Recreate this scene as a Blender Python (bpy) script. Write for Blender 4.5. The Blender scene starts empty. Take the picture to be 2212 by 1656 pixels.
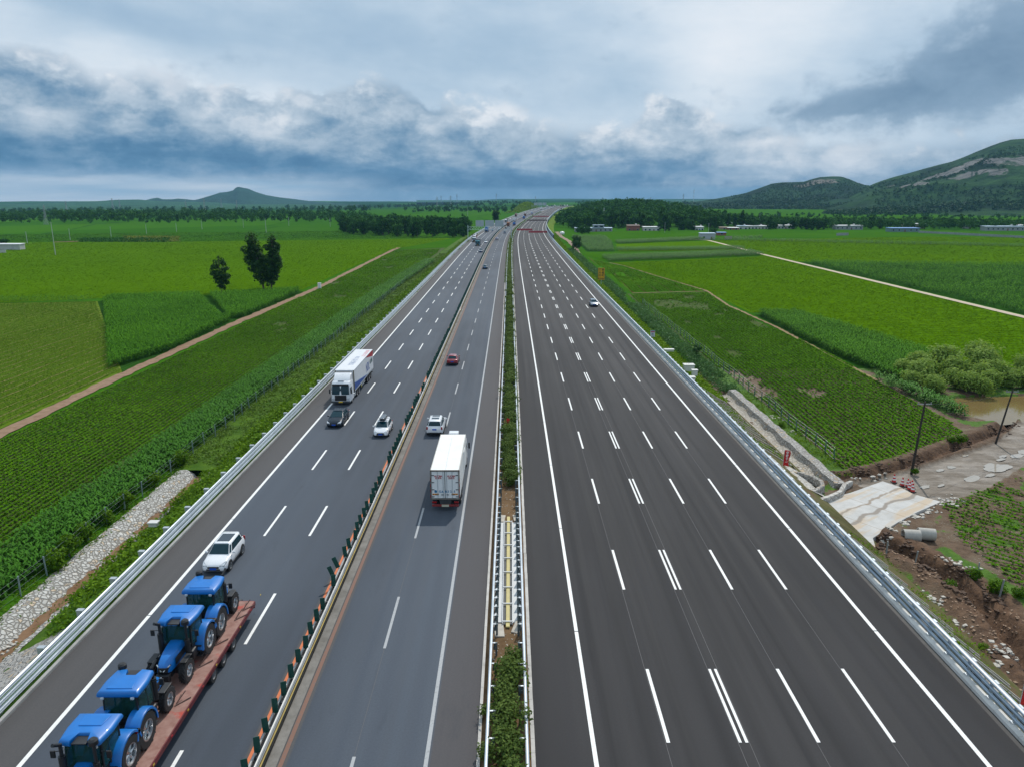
import bpy, bmesh, math, random
import numpy as np
from mathutils import Vector, Matrix

rnd = random.Random(7)
rng = np.random.default_rng(7)
SC = bpy.context.scene
COL = SC.collection
PI = math.pi

# ------------------------------------------------------------ camera
FPX, CX, CY, HORIZ, VPX = 1616.6, 1106.0, 828.0, 424.5, 1102.7   # measured on a 2212 px wide view
PITCH = math.atan((CY - HORIZ) / FPX)
YAW = math.atan((CX - VPX) * math.cos(PITCH) / FPX)
CAMH = 26.38
cd = bpy.data.cameras.new('camera')
cam = bpy.data.objects.new('camera', cd)
COL.objects.link(cam)
cam.location = (0, 0, CAMH)
cam.rotation_euler = (PI / 2 - PITCH, 0, -YAW)
cd.sensor_width = 36
cd.lens = 36 * FPX / 2212
cd.clip_start = 0.5
cd.clip_end = 30000
SC.camera = cam

# ------------------------------------------------------------ exposure
SC.view_settings.view_transform = 'Standard'
SC.view_settings.look = 'None'
SC.view_settings.exposure = 0
SC.view_settings.gamma = 1
SC.cycles.max_bounces = 6
SC.cycles.diffuse_bounces = 2
SC.cycles.glossy_bounces = 2
SC.cycles.transmission_bounces = 4
SC.cycles.transparent_max_bounces = 6
SC.cycles.volume_bounces = 0

# ------------------------------------------------------------ sun
SUN_EL, SUN_AZ = math.radians(50), math.radians(18)      # azimuth clockwise from +Y (ahead)
sd = bpy.data.lights.new('sun', 'SUN')
sd.energy = 3.0
sd.angle = math.radians(0.9)
sd.color = (1.0, 0.95, 0.87)
sun = bpy.data.objects.new('sun', sd)
COL.objects.link(sun)
_d = Vector((math.sin(SUN_AZ) * math.cos(SUN_EL), math.cos(SUN_AZ) * math.cos(SUN_EL), math.sin(SUN_EL)))
sun.rotation_euler = _d.to_track_quat('Z', 'Y').to_euler()
sun.location = (0, 0, 300)


# ------------------------------------------------------------ node helpers
class T:
    """small wrapper that writes shader nodes as expressions"""
    def __init__(s, tree):
        s.t = tree
        s.t.nodes.clear()

    def n(s, typ, **kw):
        nd = s.t.nodes.new(typ)
        for k, v in kw.items():
            setattr(nd, k, v)
        return nd

    def link(s, a, b):
        s.t.links.new(a, b)

    def put(s, sock, v):
        if hasattr(v, 'is_output'):
            s.t.links.new(v, sock)
        elif v is not None:
            if getattr(sock, 'type', '') == 'RGBA' and len(v) == 3:
                v = (*v, 1)
            sock.default_value = v

    def m(s, op, a, b=None, c=None, clamp=False):
        nd = s.n('ShaderNodeMath', operation=op, use_clamp=clamp)
        s.put(nd.inputs[0], a)
        s.put(nd.inputs[1], b)
        s.put(nd.inputs[2], c)
        return nd.outputs[0]

    def add(s, a, b): return s.m('ADD', a, b)
    def sub(s, a, b): return s.m('SUBTRACT', a, b)
    def mul(s, a, b): return s.m('MULTIPLY', a, b)

    def sstep(s, x, a, b, lo=0., hi=1.):
        nd = s.n('ShaderNodeMapRange', interpolation_type='SMOOTHSTEP')
        s.put(nd.inputs[0], x)
        for i, v in enumerate((a, b, lo, hi)):
            s.put(nd.inputs[i + 1], v)
        return nd.outputs[0]

    def lin(s, x, a, b, lo=0., hi=1.):
        nd = s.n('ShaderNodeMapRange')
        s.put(nd.inputs[0], x)
        for i, v in enumerate((a, b, lo, hi)):
            s.put(nd.inputs[i + 1], v)
        return nd.outputs[0]

    def mix(s, f, a, b, mode='MIX'):
        nd = s.n('ShaderNodeMix', data_type='RGBA', blend_type=mode)
        s.put(nd.inputs[0], f)
        s.put(nd.inputs[6], a)
        s.put(nd.inputs[7], b)
        return nd.outputs[2]

    def ramp(s, f, stops, interp='LINEAR'):
        nd = s.n('ShaderNodeValToRGB')
        e = nd.color_ramp.elements
        nd.color_ramp.interpolation = interp
        while len(e) < len(stops):
            e.new(0.5)
        for el, (p, c) in zip(e, stops):
            el.position = p
            el.color = (c, c, c, 1) if isinstance(c, (int, float)) else (*c, 1)
        s.put(nd.inputs[0], f)
        return nd.outputs[0]

    def noise(s, vec, scale=1., detail=4., rough=.5, dist=0., col=False):
        nd = s.n('ShaderNodeTexNoise')
        s.put(nd.inputs['Vector'], vec)
        nd.inputs['Scale'].default_value = scale
        nd.inputs['Detail'].default_value = detail
        nd.inputs['Roughness'].default_value = rough
        nd.inputs['Distortion'].default_value = dist
        return nd.outputs[1 if col else 0]

    def voro(s, vec, scale=1., feature='F1', out=0, rand=1.):
        nd = s.n('ShaderNodeTexVoronoi', feature=feature)
        s.put(nd.inputs['Vector'], vec)
        nd.inputs['Scale'].default_value = scale
        nd.inputs['Randomness'].default_value = rand
        return nd.outputs[out]

    def xyz(s, v):
        nd = s.n('ShaderNodeSeparateXYZ')
        s.put(nd.inputs[0], v)
        return nd.outputs

    def vec(s, x, y, z=0.):
        nd = s.n('ShaderNodeCombineXYZ')
        for i, v in enumerate((x, y, z)):
            s.put(nd.inputs[i], v)
        return nd.outputs[0]

    def map(s, v, scale=(1, 1, 1), rot=(0, 0, 0), loc=(0, 0, 0)):
        nd = s.n('ShaderNodeMapping')
        s.put(nd.inputs[0], v)
        nd.inputs['Scale'].default_value = scale
        nd.inputs['Rotation'].default_value = rot
        nd.inputs['Location'].default_value = loc
        return nd.outputs[0]


def srgb(r, g, b):
    f = lambda c: (c / 255 / 12.92 if c <= 10.3 else ((c / 255 + .055) / 1.055) ** 2.4)
    return (f(r), f(g), f(b))


def azel(px, py):
    """direction (azimuth, elevation in degrees) seen at a point of the 2212 px wide view"""
    a, b = (px - CX) / FPX, (py - CY) / FPX
    fy = math.cos(PITCH) - b * math.sin(PITCH)
    fz = -math.sin(PITCH) - b * math.cos(PITCH)
    x = a * math.cos(YAW) + fy * math.sin(YAW)
    y = fy * math.cos(YAW) - a * math.sin(YAW)
    return math.degrees(math.atan2(x, y)), math.degrees(math.atan2(fz, math.hypot(x, y)))


# ------------------------------------------------------------ sky: daylight behind a broken cloud deck
def build_world():
    w = bpy.data.worlds.new('World')
    SC.world = w
    w.use_nodes = True
    w.cycles.sampling_method = 'MANUAL'
    w.cycles.sample_map_resolution = 512
    t = T(w.node_tree)
    sky = t.n('ShaderNodeTexSky', sky_type='NISHITA')
    sky.sun_disc = False
    sky.sun_elevation = SUN_EL
    sky.sun_rotation = SUN_AZ
    b1 = t.n('ShaderNodeBackground')
    b1.inputs[1].default_value = 0.08
    t.link(sky.outputs[0], b1.inputs[0])
    d = t.n('ShaderNodeTexCoord').outputs['Generated']
    x, y, z = t.xyz(d)
    az = t.mul(t.m('ARCTAN2', x, y), 57.2958)
    el = t.mul(t.m('ARCSINE', z), 57.2958)
    elc = t.m('MAXIMUM', el, 0.0)

    def blob(px, py, sx, sy, rot=0.):
        a0, e0 = azel(px, py)
        da, de = t.sub(az, a0), t.sub(el, e0)
        if rot:
            c, s = math.cos(rot), math.sin(rot)
            da, de = t.add(t.mul(da, c), t.mul(de, s)), t.sub(t.mul(de, c), t.mul(da, s))
        u = t.mul(da, 36. / sx)
        v = t.mul(de, 36. / sy)
        r = t.add(t.mul(u, u), t.mul(v, v))
        return t.m('POWER', 2.718, t.mul(r, -1.0))

    P = t.vec(az, t.mul(el, 1.5), 3.7)
    wob = t.sub(t.noise(P, 0.09, 3, .5), .5)
    # ---- high, thin deck
    Ph = t.vec(t.mul(az, .045), t.mul(t.add(el, t.mul(az, .06)), .16), t.mul(wob, .9))
    hi = t.noise(Ph, 1.0, 8, .58)
    n1h = t.noise(P, .16, 9, .55)
    f = t.add(t.add(t.mul(t.sub(hi, .5), 2.1), t.mul(t.sub(n1h, .5), .9)), -.02)
    for px, py, sx, sy, k, rot in ((430, 250, 420, 90, .75, -.2), (60, 60, 300, 60, .35, -.2), (1620, 110, 240, 140, .9, .5), (1480, 60, 150, 120, .35, 0), (930, 90, 420, 90, -.55, -.12), (250, 30, 300, 40, -.35, -.2),
                                 (1320, 190, 260, 55, -.5, -.1), (2000, 290, 260, 40, .3, .1), (1180, 180, 200, 40, .25, 0), (700, 240, 160, 40, .3, 0)):
        f = t.add(f, t.mul(blob(px, py, sx, sy, rot), k))
    high = t.ramp(t.lin(f, -1.0, 1.0), [(0, srgb(150, 180, 208)), (.3, srgb(176, 200, 221)), (.52, srgb(199, 217, 233)), (.75, srgb(223, 234, 244)), (1, srgb(240, 245, 251))])
    # ---- cumulus bank with a ragged top
    tops = [(-300, 80), (0, 86), (90, 92), (140, 110), (200, 140), (235, 146), (300, 134), (360, 150), (420, 178), (470, 196), (520, 190), (580, 205), (640, 186), (700, 196), (760, 170), (800, 162), (860, 178), (905, 190), (930, 215),
            (975, 196), (1030, 200), (1090, 215), (1150, 240), (1230, 258), (1300, 268), (1360, 262), (1410, 206), (1490, 215), (1560, 262), (1640, 250), (1700, 285), (1760, 296), (1840, 282), (1960, 310), (2212, 320), (2500, 300)]
    stops = []
    for px, py in tops[:32]:
        a, e = azel(px, py)
        stops.append(((a + 50) / 100, max(0.02, e / 16)))
    top = t.mul(t.ramp(t.lin(az, -50, 50), stops), 16)
    n1 = t.noise(P, .34, 12, .58, .15)
    n2 = t.noise(P, .13, 4, .5)
    n3 = t.noise(P, .95, 10, .62, .1)
    vor = t.voro(t.vec(t.add(az, t.mul(t.sub(n1, .5), 5)), t.add(t.mul(el, 1.5), t.mul(t.sub(n3, .5), 2.2)), 1), .42, 'SMOOTH_F1')
    puff = t.sub(.5, vor)
    edge = t.add(t.mul(t.sub(n1, .5), 3.0), t.add(t.mul(puff, .9), t.mul(t.sub(n3, .5), 1.1)))
    dtop = t.sub(t.add(top, edge), el)
    soft = t.lin(t.noise(P, .12, 3), .35, .65, .18, 1.5)
    bank = t.sstep(dtop, 0, soft)
    rel = t.m('DIVIDE', elc, t.add(top, .6), clamp=True)
    streak = t.noise(t.vec(t.mul(az, .19), t.mul(el, .62), 4.4), 1.0, 10, .58, .25)
    low = t.sstep(rel, .8, .25)
    s_up = t.add(t.mul(t.sub(n1, .5), 2.9), t.add(t.mul(puff, .9), t.add(t.mul(t.sub(n2, .5), 1.0), t.mul(t.sub(n3, .5), 1.0))))
    s_lo = t.add(t.mul(t.sub(streak, .5), 2.3), t.mul(t.sub(n3, .5), .5))
    sh = t.add(t.mul(s_up, t.lin(low, 0, 1, .9, .35)), t.mul(s_lo, t.lin(low, 0, 1, .15, 1)))
    sh = t.add(sh, t.lin(rel, 0, 1, -.44, .44))
    for px, py, sx, sy, k, rot in ((60, 170, 300, 90, -.10, -.2), (420, 230, 120, 60, -.12, 0), (330, 335, 420, 38, -.42, -.05), (700, 360, 420, 40, -.22, 0), (150, 250, 420, 50, .14, -.1), (1030, 240, 110, 50, .55, 0), (1080, 330, 260, 40, -.05, 0), (860, 190, 55, 28, -.42, 0),
                                 (1150, 395, 420, 32, -.38, 0), (560, 270, 200, 40, .28, 0), (1500, 300, 380, 70, .18, 0), (1800, 350, 300, 50, .45, 0), (1720, 300, 220, 16, .3, .1), (1560, 400, 260, 30, .3, 0), (1370, 235, 90, 40, .15, 0), (600, 385, 260, 18, .2, 0)):
        sh = t.add(sh, t.mul(blob(px, py, sx, sy, rot), k))
    bcol = t.ramp(t.lin(sh, -1, 1), [(0, srgb(50, 104, 146)), (.18, srgb(74, 122, 160)), (.36, srgb(112, 147, 178)), (.54, srgb(154, 177, 198)), (.72, srgb(186, 202, 217)), (.88, srgb(218, 226, 235)), (1, srgb(238, 242, 247))])
    col = t.mix(bank, high, bcol)
    # ---- dark sweep of cloud at the upper right
    arm = t.add(t.mul(blob(1990, 195, 330, 80, .22), 1.1), t.mul(blob(2190, 90, 170, 150, .6), .85))
    arm = t.add(arm, t.mul(blob(1800, 228, 180, 22, .1), .5))
    arm = t.add(t.mul(arm, 1.0), t.add(t.mul(t.sub(n1, .5), 2.2), t.add(t.mul(t.sub(n3, .5), .5), t.mul(t.sub(n2, .5), .6))))
    k = t.sstep(arm, .15, 1.1)
    col = t.mix(t.mul(k, .9), col, t.ramp(t.add(t.mul(n1, .6), t.mul(arm, -.12)), [(.05, srgb(98, 130, 160)), (.38, srgb(152, 178, 202))]))
    # ---- pale gap under the cloud base, left; low blue murk in the middle
    gap = t.mul(t.sstep(t.add(el, t.mul(t.sub(streak, .5), 2.6)), 1.8, .8), t.sstep(t.add(az, t.mul(wob, 6)), -8, -17))
    col = t.mix(gap, col, t.ramp(t.noise(t.vec(t.mul(az, .1), t.mul(el, 1.2), 2), 1, 4), [(.3, srgb(160, 190, 214)), (.7, srgb(216, 226, 236))]))
    gap2 = t.mul(t.sstep(t.add(el, t.mul(t.sub(streak, .5), 1.2)), .75, .35), t.sstep(az, -20, -4))
    col = t.mix(t.mul(gap2, .55), col, srgb(120, 165, 198))
    below = t.sstep(el, 0, -3)
    col = t.mix(below, col, srgb(120, 150, 170))
    up = t.sstep(el, 16, 60, 1.0, 1.12)          # the deck is brighter overhead
    b2 = t.n('ShaderNodeBackground')
    t.link(col, b2.inputs[0])
    t.put(b2.inputs[1], up)
    mx = t.n('ShaderNodeMixShader')
    mx.inputs[0].default_value = .94
    t.link(b1.outputs[0], mx.inputs[1])
    t.link(b2.outputs[0], mx.inputs[2])
    out = t.n('ShaderNodeOutputWorld')
    t.link(mx.outputs[0], out.inputs[0])


build_world()

# ------------------------------------------------------------ placing helpers
GZ = -4.5                                    # field level below the road


def at(px, py, z=GZ):
    """ground point seen at a point of the 2212 px wide view"""
    a, b = (px - CX) / FPX, (py - CY) / FPX
    fy = math.cos(PITCH) - b * math.sin(PITCH)
    fz = -math.sin(PITCH) - b * math.cos(PITCH)
    k = (z - CAMH) / fz
    x, y = a * k, fy * k
    return (x * math.cos(YAW) + y * math.sin(YAW), y * math.cos(YAW) - x * math.sin(YAW))


def zoomed(x0, y0, sc):
    """coordinates read in an enlarged crop of the 4096 px photograph -> 2212 px view"""
    return lambda x, y: ((x0 + x / sc) / 4096 * 2212, (y0 + y / sc) / 4096 * 2212)


# road axis: curvature and slope by distance (fitted to the edge lines)
_S = np.arange(0, 2405, 5.)
_kn = [0, 100, 200, 300, 400, 500, 600, 700, 800, 900, 1000, 1100, 1200, 1300, 1500, 1700]
_k = np.interp(_S, _kn, np.array([-.05, -.11, .01, .26, .64, 1.3, 1.69, 1.62, 1.4, 1.15, .89, .65, .45, .32, .27, .23]) * 1e-4)
_zs = np.interp(_S, _kn + [1900, 2400], np.array([.02, -.1, -.08, .12, -.08, -.44, -.55, -.29, .16, .53, .74, .78, .7, .53, .24, -.1, -.5, -1.2]) * 1e-2)
_psi = np.cumsum(_k) * 5
_X = np.concatenate([[0], np.cumsum(np.sin(_psi))[:-1] * 5])
_Y = np.concatenate([[0], np.cumsum(np.cos(_psi))[:-1] * 5])
_Z = np.concatenate([[0], np.cumsum(_zs)[:-1] * 5])


def road(s, off, dz=0.):
    """point at distance s along the road, off metres to the right of its axis"""
    p = np.interp(s, _S, _psi)
    return (float(np.interp(s, _S, _X) + off * math.cos(p)), float(np.interp(s, _S, _Y) - off * math.sin(p)), float(np.interp(s, _S, _Z)) + dz)


def heading(s):
    return float(np.interp(s, _S, _psi))


def project(p):
    x = p[0] * math.cos(YAW) - p[1] * math.sin(YAW)
    y = p[0] * math.sin(YAW) + p[1] * math.cos(YAW)
    d = y * math.cos(PITCH) + (CAMH - p[2]) * math.sin(PITCH)
    return CX + FPX * x / d, CY + FPX * ((CAMH - p[2]) * math.cos(PITCH) - y * math.sin(PITCH)) / d


def on_road(px, py, dz=0.):
    """(s, off) of the road point seen at a point of the view"""
    best = None
    for s in np.arange(20, 1900, 2.0):
        a, b = project(road(s, -10, dz)), project(road(s, 10, dz))
        off = -10 + 20 * (px - a[0]) / (b[0] - a[0])
        v = project(road(s, off, dz))[1]
        e = abs(v - py)
        if best is None or e < best[0]:
            best = (e, s, off)
    return best[1], best[2]


# ------------------------------------------------------------ mesh helpers
def tag(o, label=None, cat=None, group=None, kind=None):
    if label: o['label'] = label
    if cat: o['category'] = cat
    if group: o['group'] = group
    if kind: o['kind'] = kind
    return o


def empty(name, loc=(0, 0, 0), rz=0., label=None, cat=None, group=None):
    o = bpy.data.objects.new(name, None)
    COL.objects.link(o)
    o.location = loc
    o.rotation_euler = (0, 0, rz)
    o.empty_display_size = .3
    return tag(o, label, cat, group)


class MB:
    def __init__(s):
        s.v, s.f, s.mi = [], [], []
        s.cur = 0

    def add(s, vs, fs):
        b = len(s.v)
        s.v += [tuple(p) for p in vs]
        for f in fs:
            s.f.append([i + b for i in f])
            s.mi.append(s.cur)
        return s

    def box(s, c, d, rz=0., taper=1., shear=(0, 0)):
        hx, hy, hz = d[0] / 2, d[1] / 2, d[2] / 2
        vs = []
        cz, sz = math.cos(rz), math.sin(rz)
        for k, q in ((-1, 1.), (1, taper)):
            for i, j in ((-1, -1), (1, -1), (1, 1), (-1, 1)):
                x, y = i * hx * q, j * hy * q
                if k > 0:
                    x += shear[0]; y += shear[1]
                vs.append((c[0] + x * cz - y * sz, c[1] + x * sz + y * cz, c[2] + k * hz))
        return s.add(vs, [(3, 2, 1, 0), (4, 5, 6, 7), (0, 1, 5, 4), (1, 2, 6, 5), (2, 3, 7, 6), (3, 0, 4, 7)])

    def tube(s, p0, p1, r0, r1=None, n=10, caps=True):
        r1 = r0 if r1 is None else r1
        p0, p1 = Vector(p0), Vector(p1)
        z = (p1 - p0).normalized()
        x = z.orthogonal().normalized()
        y = z.cross(x)
        vs = []
        for p, r in ((p0, r0), (p1, r1)):
            for i in range(n):
                a = 2 * PI * i / n
                vs.append(p + x * (r * math.cos(a)) + y * (r * math.sin(a)))
        fs = [(i, (i + 1) % n, n + (i + 1) % n, n + i) for i in range(n)]
        if caps:
            fs += [tuple(range(n - 1, -1, -1)), tuple(range(n, 2 * n))]
        return s.add(vs, fs)

    def lathe(s, c, axis, prof, n=20, close=True):
        """prof: list of (distance along axis, radius)"""
        z = Vector(axis).normalized()
        x = z.orthogonal().normalized()
        y = z.cross(x)
        c = Vector(c)
        vs = []
        for h, r in prof:
            for i in range(n):
                a = 2 * PI * i / n
                vs.append(c + z * h + x * (r * math.cos(a)) + y * (r * math.sin(a)))
        fs = []
        for k in range(len(prof) - 1):
            for i in range(n):
                j = (i + 1) % n
                fs.append((k * n + i, k * n + j, (k + 1) * n + j, (k + 1) * n + i))
        if close:
            fs.append(tuple(range(n - 1, -1, -1)))
            m = (len(prof) - 1) * n
            fs.append(tuple(range(m, m + n)))
        return s.add(vs, fs)

    def loft(s, rings, caps=True, closed=True):
        n = len(rings[0])
        vs = [p for r in rings for p in r]
        fs = []
        for k in range(len(rings) - 1):
            for i in range(n if closed else n - 1):
                j = (i + 1) % n
                fs.append((k * n + i, k * n + j, (k + 1) * n + j, (k + 1) * n + i))
        if caps and closed:
            fs.append(tuple(range(n - 1, -1, -1)))
            m = (len(rings) - 1) * n
            fs.append(tuple(range(m, m + n)))
        return s.add(vs, fs)

    def prism(s, poly, h, base=0.):
        """poly in xy, extruded in z"""
        n = len(poly)
        return s.add([(x, y, base) for x, y in poly] + [(x, y, base + h) for x, y in poly],
                     [tuple(range(n - 1, -1, -1)), tuple(range(n, 2 * n))] + [(i, (i + 1) % n, n + (i + 1) % n, n + i) for i in range(n)])

    def slab(s, poly3, thick, dirn):
        """polygon in 3-D given a thickness along dirn"""
        n = len(poly3)
        d = Vector(dirn).normalized() * thick
        return s.add(list(poly3) + [tuple(Vector(p) + d) for p in poly3],
                     [tuple(range(n - 1, -1, -1)), tuple(range(n, 2 * n))] + [(i, (i + 1) % n, n + (i + 1) % n, n + i) for i in range(n)])

    def build(s, name, mats, parent=None, bevel=0., smooth=True, angle=35, subsurf=0, fixn=True, seg=2):
        me = bpy.data.meshes.new(name)
        me.from_pydata(s.v, [], s.f)
        mats = mats if isinstance(mats, (list, tuple)) else [mats]
        for m in mats:
            me.materials.append(m)
        if len(mats) > 1:
            me.polygons.foreach_set('material_index', s.mi)
        if fixn:
            bm = bmesh.new()
            bm.from_mesh(me)
            bmesh.ops.recalc_face_normals(bm, faces=bm.faces)
            bm.to_mesh(me)
            bm.free()
        if smooth:
            me.polygons.foreach_set('use_smooth', [True] * len(me.polygons))
            me.set_sharp_from_angle(angle=math.radians(angle))
        me.update()
        o = bpy.data.objects.new(name, me)
        COL.objects.link(o)
        if parent:
            o.parent = parent
        if bevel:
            b = o.modifiers.new('bevel', 'BEVEL')
            b.width = bevel
            b.segments = seg
            b.limit_method = 'ANGLE'
            b.angle_limit = math.radians(40)
        if subsurf:
            b = o.modifiers.new('sub', 'SUBSURF')
            b.levels = b.render_levels = subsurf
        return o


def copy_tree(o, parent=None):
    c = o.copy()
    COL.objects.link(c)
    c.parent = parent
    for ch in o.children:
        copy_tree(ch, c)
    return c


def npmesh(name, V, Fq, mat, tint=None, uv=None, parent=None, smooth=False):
    """V (n,3), Fq (m,k) arrays of equal-sided faces"""
    me = bpy.data.meshes.new(name)
    V = np.ascontiguousarray(V, np.float32)
    Fq = np.ascontiguousarray(Fq, np.int32)
    m, k = Fq.shape
    me.vertices.add(len(V))
    me.vertices.foreach_set('co', V.ravel())
    me.loops.add(m * k)
    me.loops.foreach_set('vertex_index', Fq.ravel())
    me.polygons.add(m)
    me.polygons.foreach_set('loop_start', np.arange(0, m * k, k, dtype=np.int32))
    if smooth:
        me.polygons.foreach_set('use_smooth', np.ones(m, bool))
    me.update(calc_edges=True)
    if tint is not None:
        a = me.attributes.new('tint', 'FLOAT', 'FACE')
        a.data.foreach_set('value', np.ascontiguousarray(tint, np.float32))
    if uv is not None:
        l = me.uv_layers.new(name='UVMap')
        l.data.foreach_set('uv', np.ascontiguousarray(uv[Fq.ravel()], np.float32).ravel())
    for mm in (mat if isinstance(mat, (list, tuple)) else [mat]):
        me.materials.append(mm)
    o = bpy.data.objects.new(name, me)
    COL.objects.link(o)
    if parent: o.parent = parent
    return o


def leaf_quads(C, size, tint, up=.4, elong=1.7, outward=None, k_out=0., droop=None):
    """rhombic leaves at centres C (n,3) with sizes (n,), returns V, F, tint"""
    n = len(C)
    nrm = rng.normal(size=(n, 3))
    nrm /= np.linalg.norm(nrm, axis=1)[:, None]
    nrm[:, 2] = np.abs(nrm[:, 2])
    nrm[:, 2] += up
    if outward is not None:
        nrm += outward * k_out
    nrm /= np.linalg.norm(nrm, axis=1)[:, None]
    r = rng.normal(size=(n, 3))
    a = np.cross(nrm, r)
    a /= np.linalg.norm(a, axis=1)[:, None] + 1e-9
    b = np.cross(nrm, a)
    sz = np.asarray(size)[:, None]
    V = np.empty((n, 4, 3))
    V[:, 0] = C - a * sz * elong * .5
    V[:, 1] = C + b * sz * .5
    V[:, 2] = C + a * sz * elong * .5
    V[:, 3] = C - b * sz * .5
    F = np.arange(n * 4).reshape(n, 4)
    return V.reshape(-1, 3), F, np.asarray(tint)


def merge(parts):
    Vs, Fs, Ts, b = [], [], [], 0
    for V, F, t in parts:
        Vs.append(V); Fs.append(F + b); Ts.append(t)
        b += len(V)
    return np.concatenate(Vs), np.concatenate(Fs), np.concatenate(Ts)


def inside(P, poly):
    x, y = P[:, 0], P[:, 1]
    r = np.zeros(len(P), bool)
    n = len(poly)
    for i in range(n):
        x0, y0 = poly[i]
        x1, y1 = poly[(i + 1) % n]
        c = ((y0 > y) != (y1 > y)) & (x < (x1 - x0) * (y - y0) / (y1 - y0 + 1e-12) + x0)
        r ^= c
    return r


def scatter(poly, step, jit=.5):
    """jittered grid points inside a polygon"""
    a = np.array(poly)
    lo, hi = a.min(0), a.max(0)
    gx, gy = np.meshgrid(np.arange(lo[0], hi[0], step), np.arange(lo[1], hi[1], step))
    P = np.stack([gx.ravel(), gy.ravel()], 1)
    P = P + rng.uniform(-jit, jit, P.shape) * step
    return P[inside(P, poly)]


# ------------------------------------------------------------ materials
def new_mat(name):
    m = bpy.data.materials.new(name)
    m.use_nodes = True
    return m, T(m.node_tree)


def finish(t, col, rough=.6, metal=0., bump=None, bstr=.3, bdist=.05, spec=.5, coat=0., alpha=None, trans=0.):
    p = t.n('ShaderNodeBsdfPrincipled')
    t.put(p.inputs['Base Color'], col)
    t.put(p.inputs['Roughness'], rough)
    t.put(p.inputs['Metallic'], metal)
    p.inputs['Specular IOR Level'].default_value = spec
    p.inputs['Coat Weight'].default_value = coat
    p.inputs['Coat Roughness'].default_value = .05
    p.inputs['Transmission Weight'].default_value = trans
    if bump is not None:
        b = t.n('ShaderNodeBump')
        b.inputs['Strength'].default_value = bstr
        b.inputs['Distance'].default_value = bdist
        t.link(bump, b.inputs['Height'])
        t.link(b.outputs[0], p.inputs['Normal'])
    out = t.n('ShaderNodeOutputMaterial')
    t.link(p.outputs[0], out.inputs[0])
    return p, out


_PM = {}


def pmat(name, col, rough=.5, metal=0., var=.12, scale=2., coat=0., spec=.5, bump=0., dirt=0.):
    if name in _PM: return _PM[name]
    m, t = new_mat(name)
    c = t.n('ShaderNodeTexCoord').outputs['Object']
    n = t.noise(c, scale, 5, .6)
    lo = tuple(x * (1 - var) for x in col)
    hi = tuple(min(1, x * (1 + var)) for x in col)
    cc = t.mix(t.lin(n, .3, .7), lo, hi)
    if dirt:
        cc = t.mix(t.mul(t.sstep(t.noise(c, scale * .6, 6, .7), .45, .75), dirt), cc, (.12, .10, .08))
    finish(t, cc, t.lin(n, .3, .7, max(.02, rough - .08), min(1, rough + .08)), metal, n if bump else None, bump, .02, spec, coat)
    _PM[name] = m
    return m


def leaf_mat(name, dark, light, trans=.25, rough=.55, patch=None, spec=.1, vary=0.):
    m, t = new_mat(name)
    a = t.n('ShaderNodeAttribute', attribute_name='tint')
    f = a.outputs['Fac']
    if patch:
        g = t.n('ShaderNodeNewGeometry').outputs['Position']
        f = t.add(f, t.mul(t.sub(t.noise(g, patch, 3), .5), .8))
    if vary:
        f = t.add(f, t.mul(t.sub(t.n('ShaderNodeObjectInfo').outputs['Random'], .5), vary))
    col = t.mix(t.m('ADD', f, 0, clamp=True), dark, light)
    p = t.n('ShaderNodeBsdfPrincipled')
    t.link(col, p.inputs['Base Color'])
    p.inputs['Roughness'].default_value = rough
    p.inputs['Specular IOR Level'].default_value = spec
    tr = t.n('ShaderNodeBsdfTranslucent')
    t.link(t.mix(.5, col, (light[0] * 1.3, light[1] * 1.3, light[2] * .6)), tr.inputs[0])
    mx = t.n('ShaderNodeMixShader')
    mx.inputs[0].default_value = trans
    t.link(p.outputs[0], mx.inputs[1])
    t.link(tr.outputs[0], mx.inputs[2])
    out = t.n('ShaderNodeOutputMaterial')
    t.link(mx.outputs[0], out.inputs[0])
    return m


PAL = dict(
    white=(.78, .79, .80), black=(.012, .012, .014), rubber=(.018, .018, .019), steel=(.42, .45, .48), chrome=(.7, .72, .74), darksteel=(.06, .065, .07))
M_white = pmat('white paint', PAL['white'], .35, var=.05, coat=.4, dirt=.06)
M_black = pmat('black plastic', PAL['black'], .45, var=.3)
M_rubber = pmat('tyre rubber', PAL['rubber'], .85, var=.3)
M_alloy = pmat('alloy', (.5, .52, .54), .3, .9, var=.1)
M_galv = pmat('galvanised steel', (.50, .54, .57), .42, .55, var=.14, scale=1.2)
M_dark = pmat('dark steel', PAL['darksteel'], .6, .3, var=.3)
M_glass = pmat('tinted glass', (.004, .030, .042), .10, 0, var=.2, spec=.35)
M_lens = pmat('lamp lens', (.62, .65, .68), .12, .3, var=.1)
M_red = pmat('red lens', (.30, .012, .015), .2, 0, var=.2)
M_plate = pmat('blue plate', (.01, .09, .50), .4, var=.1)
M_platey = pmat('yellow plate', (.75, .48, .02), .4, var=.1)
M_conc = pmat('concrete', (.46, .45, .42), .85, var=.16, scale=.8, bump=.2, dirt=.2)
M_conc2 = pmat('pale concrete', (.60, .58, .53), .85, var=.14, scale=.8, bump=.2, dirt=.15)

# ============================================================ LAND
def sm(x, a, b):
    t = np.clip((x - a) / (b - a), 0, 1)
    return t * t * (3 - 2 * t)


def axis_off(x, y):
    return np.asarray(x) - np.interp(y, _Y, _X)


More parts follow.
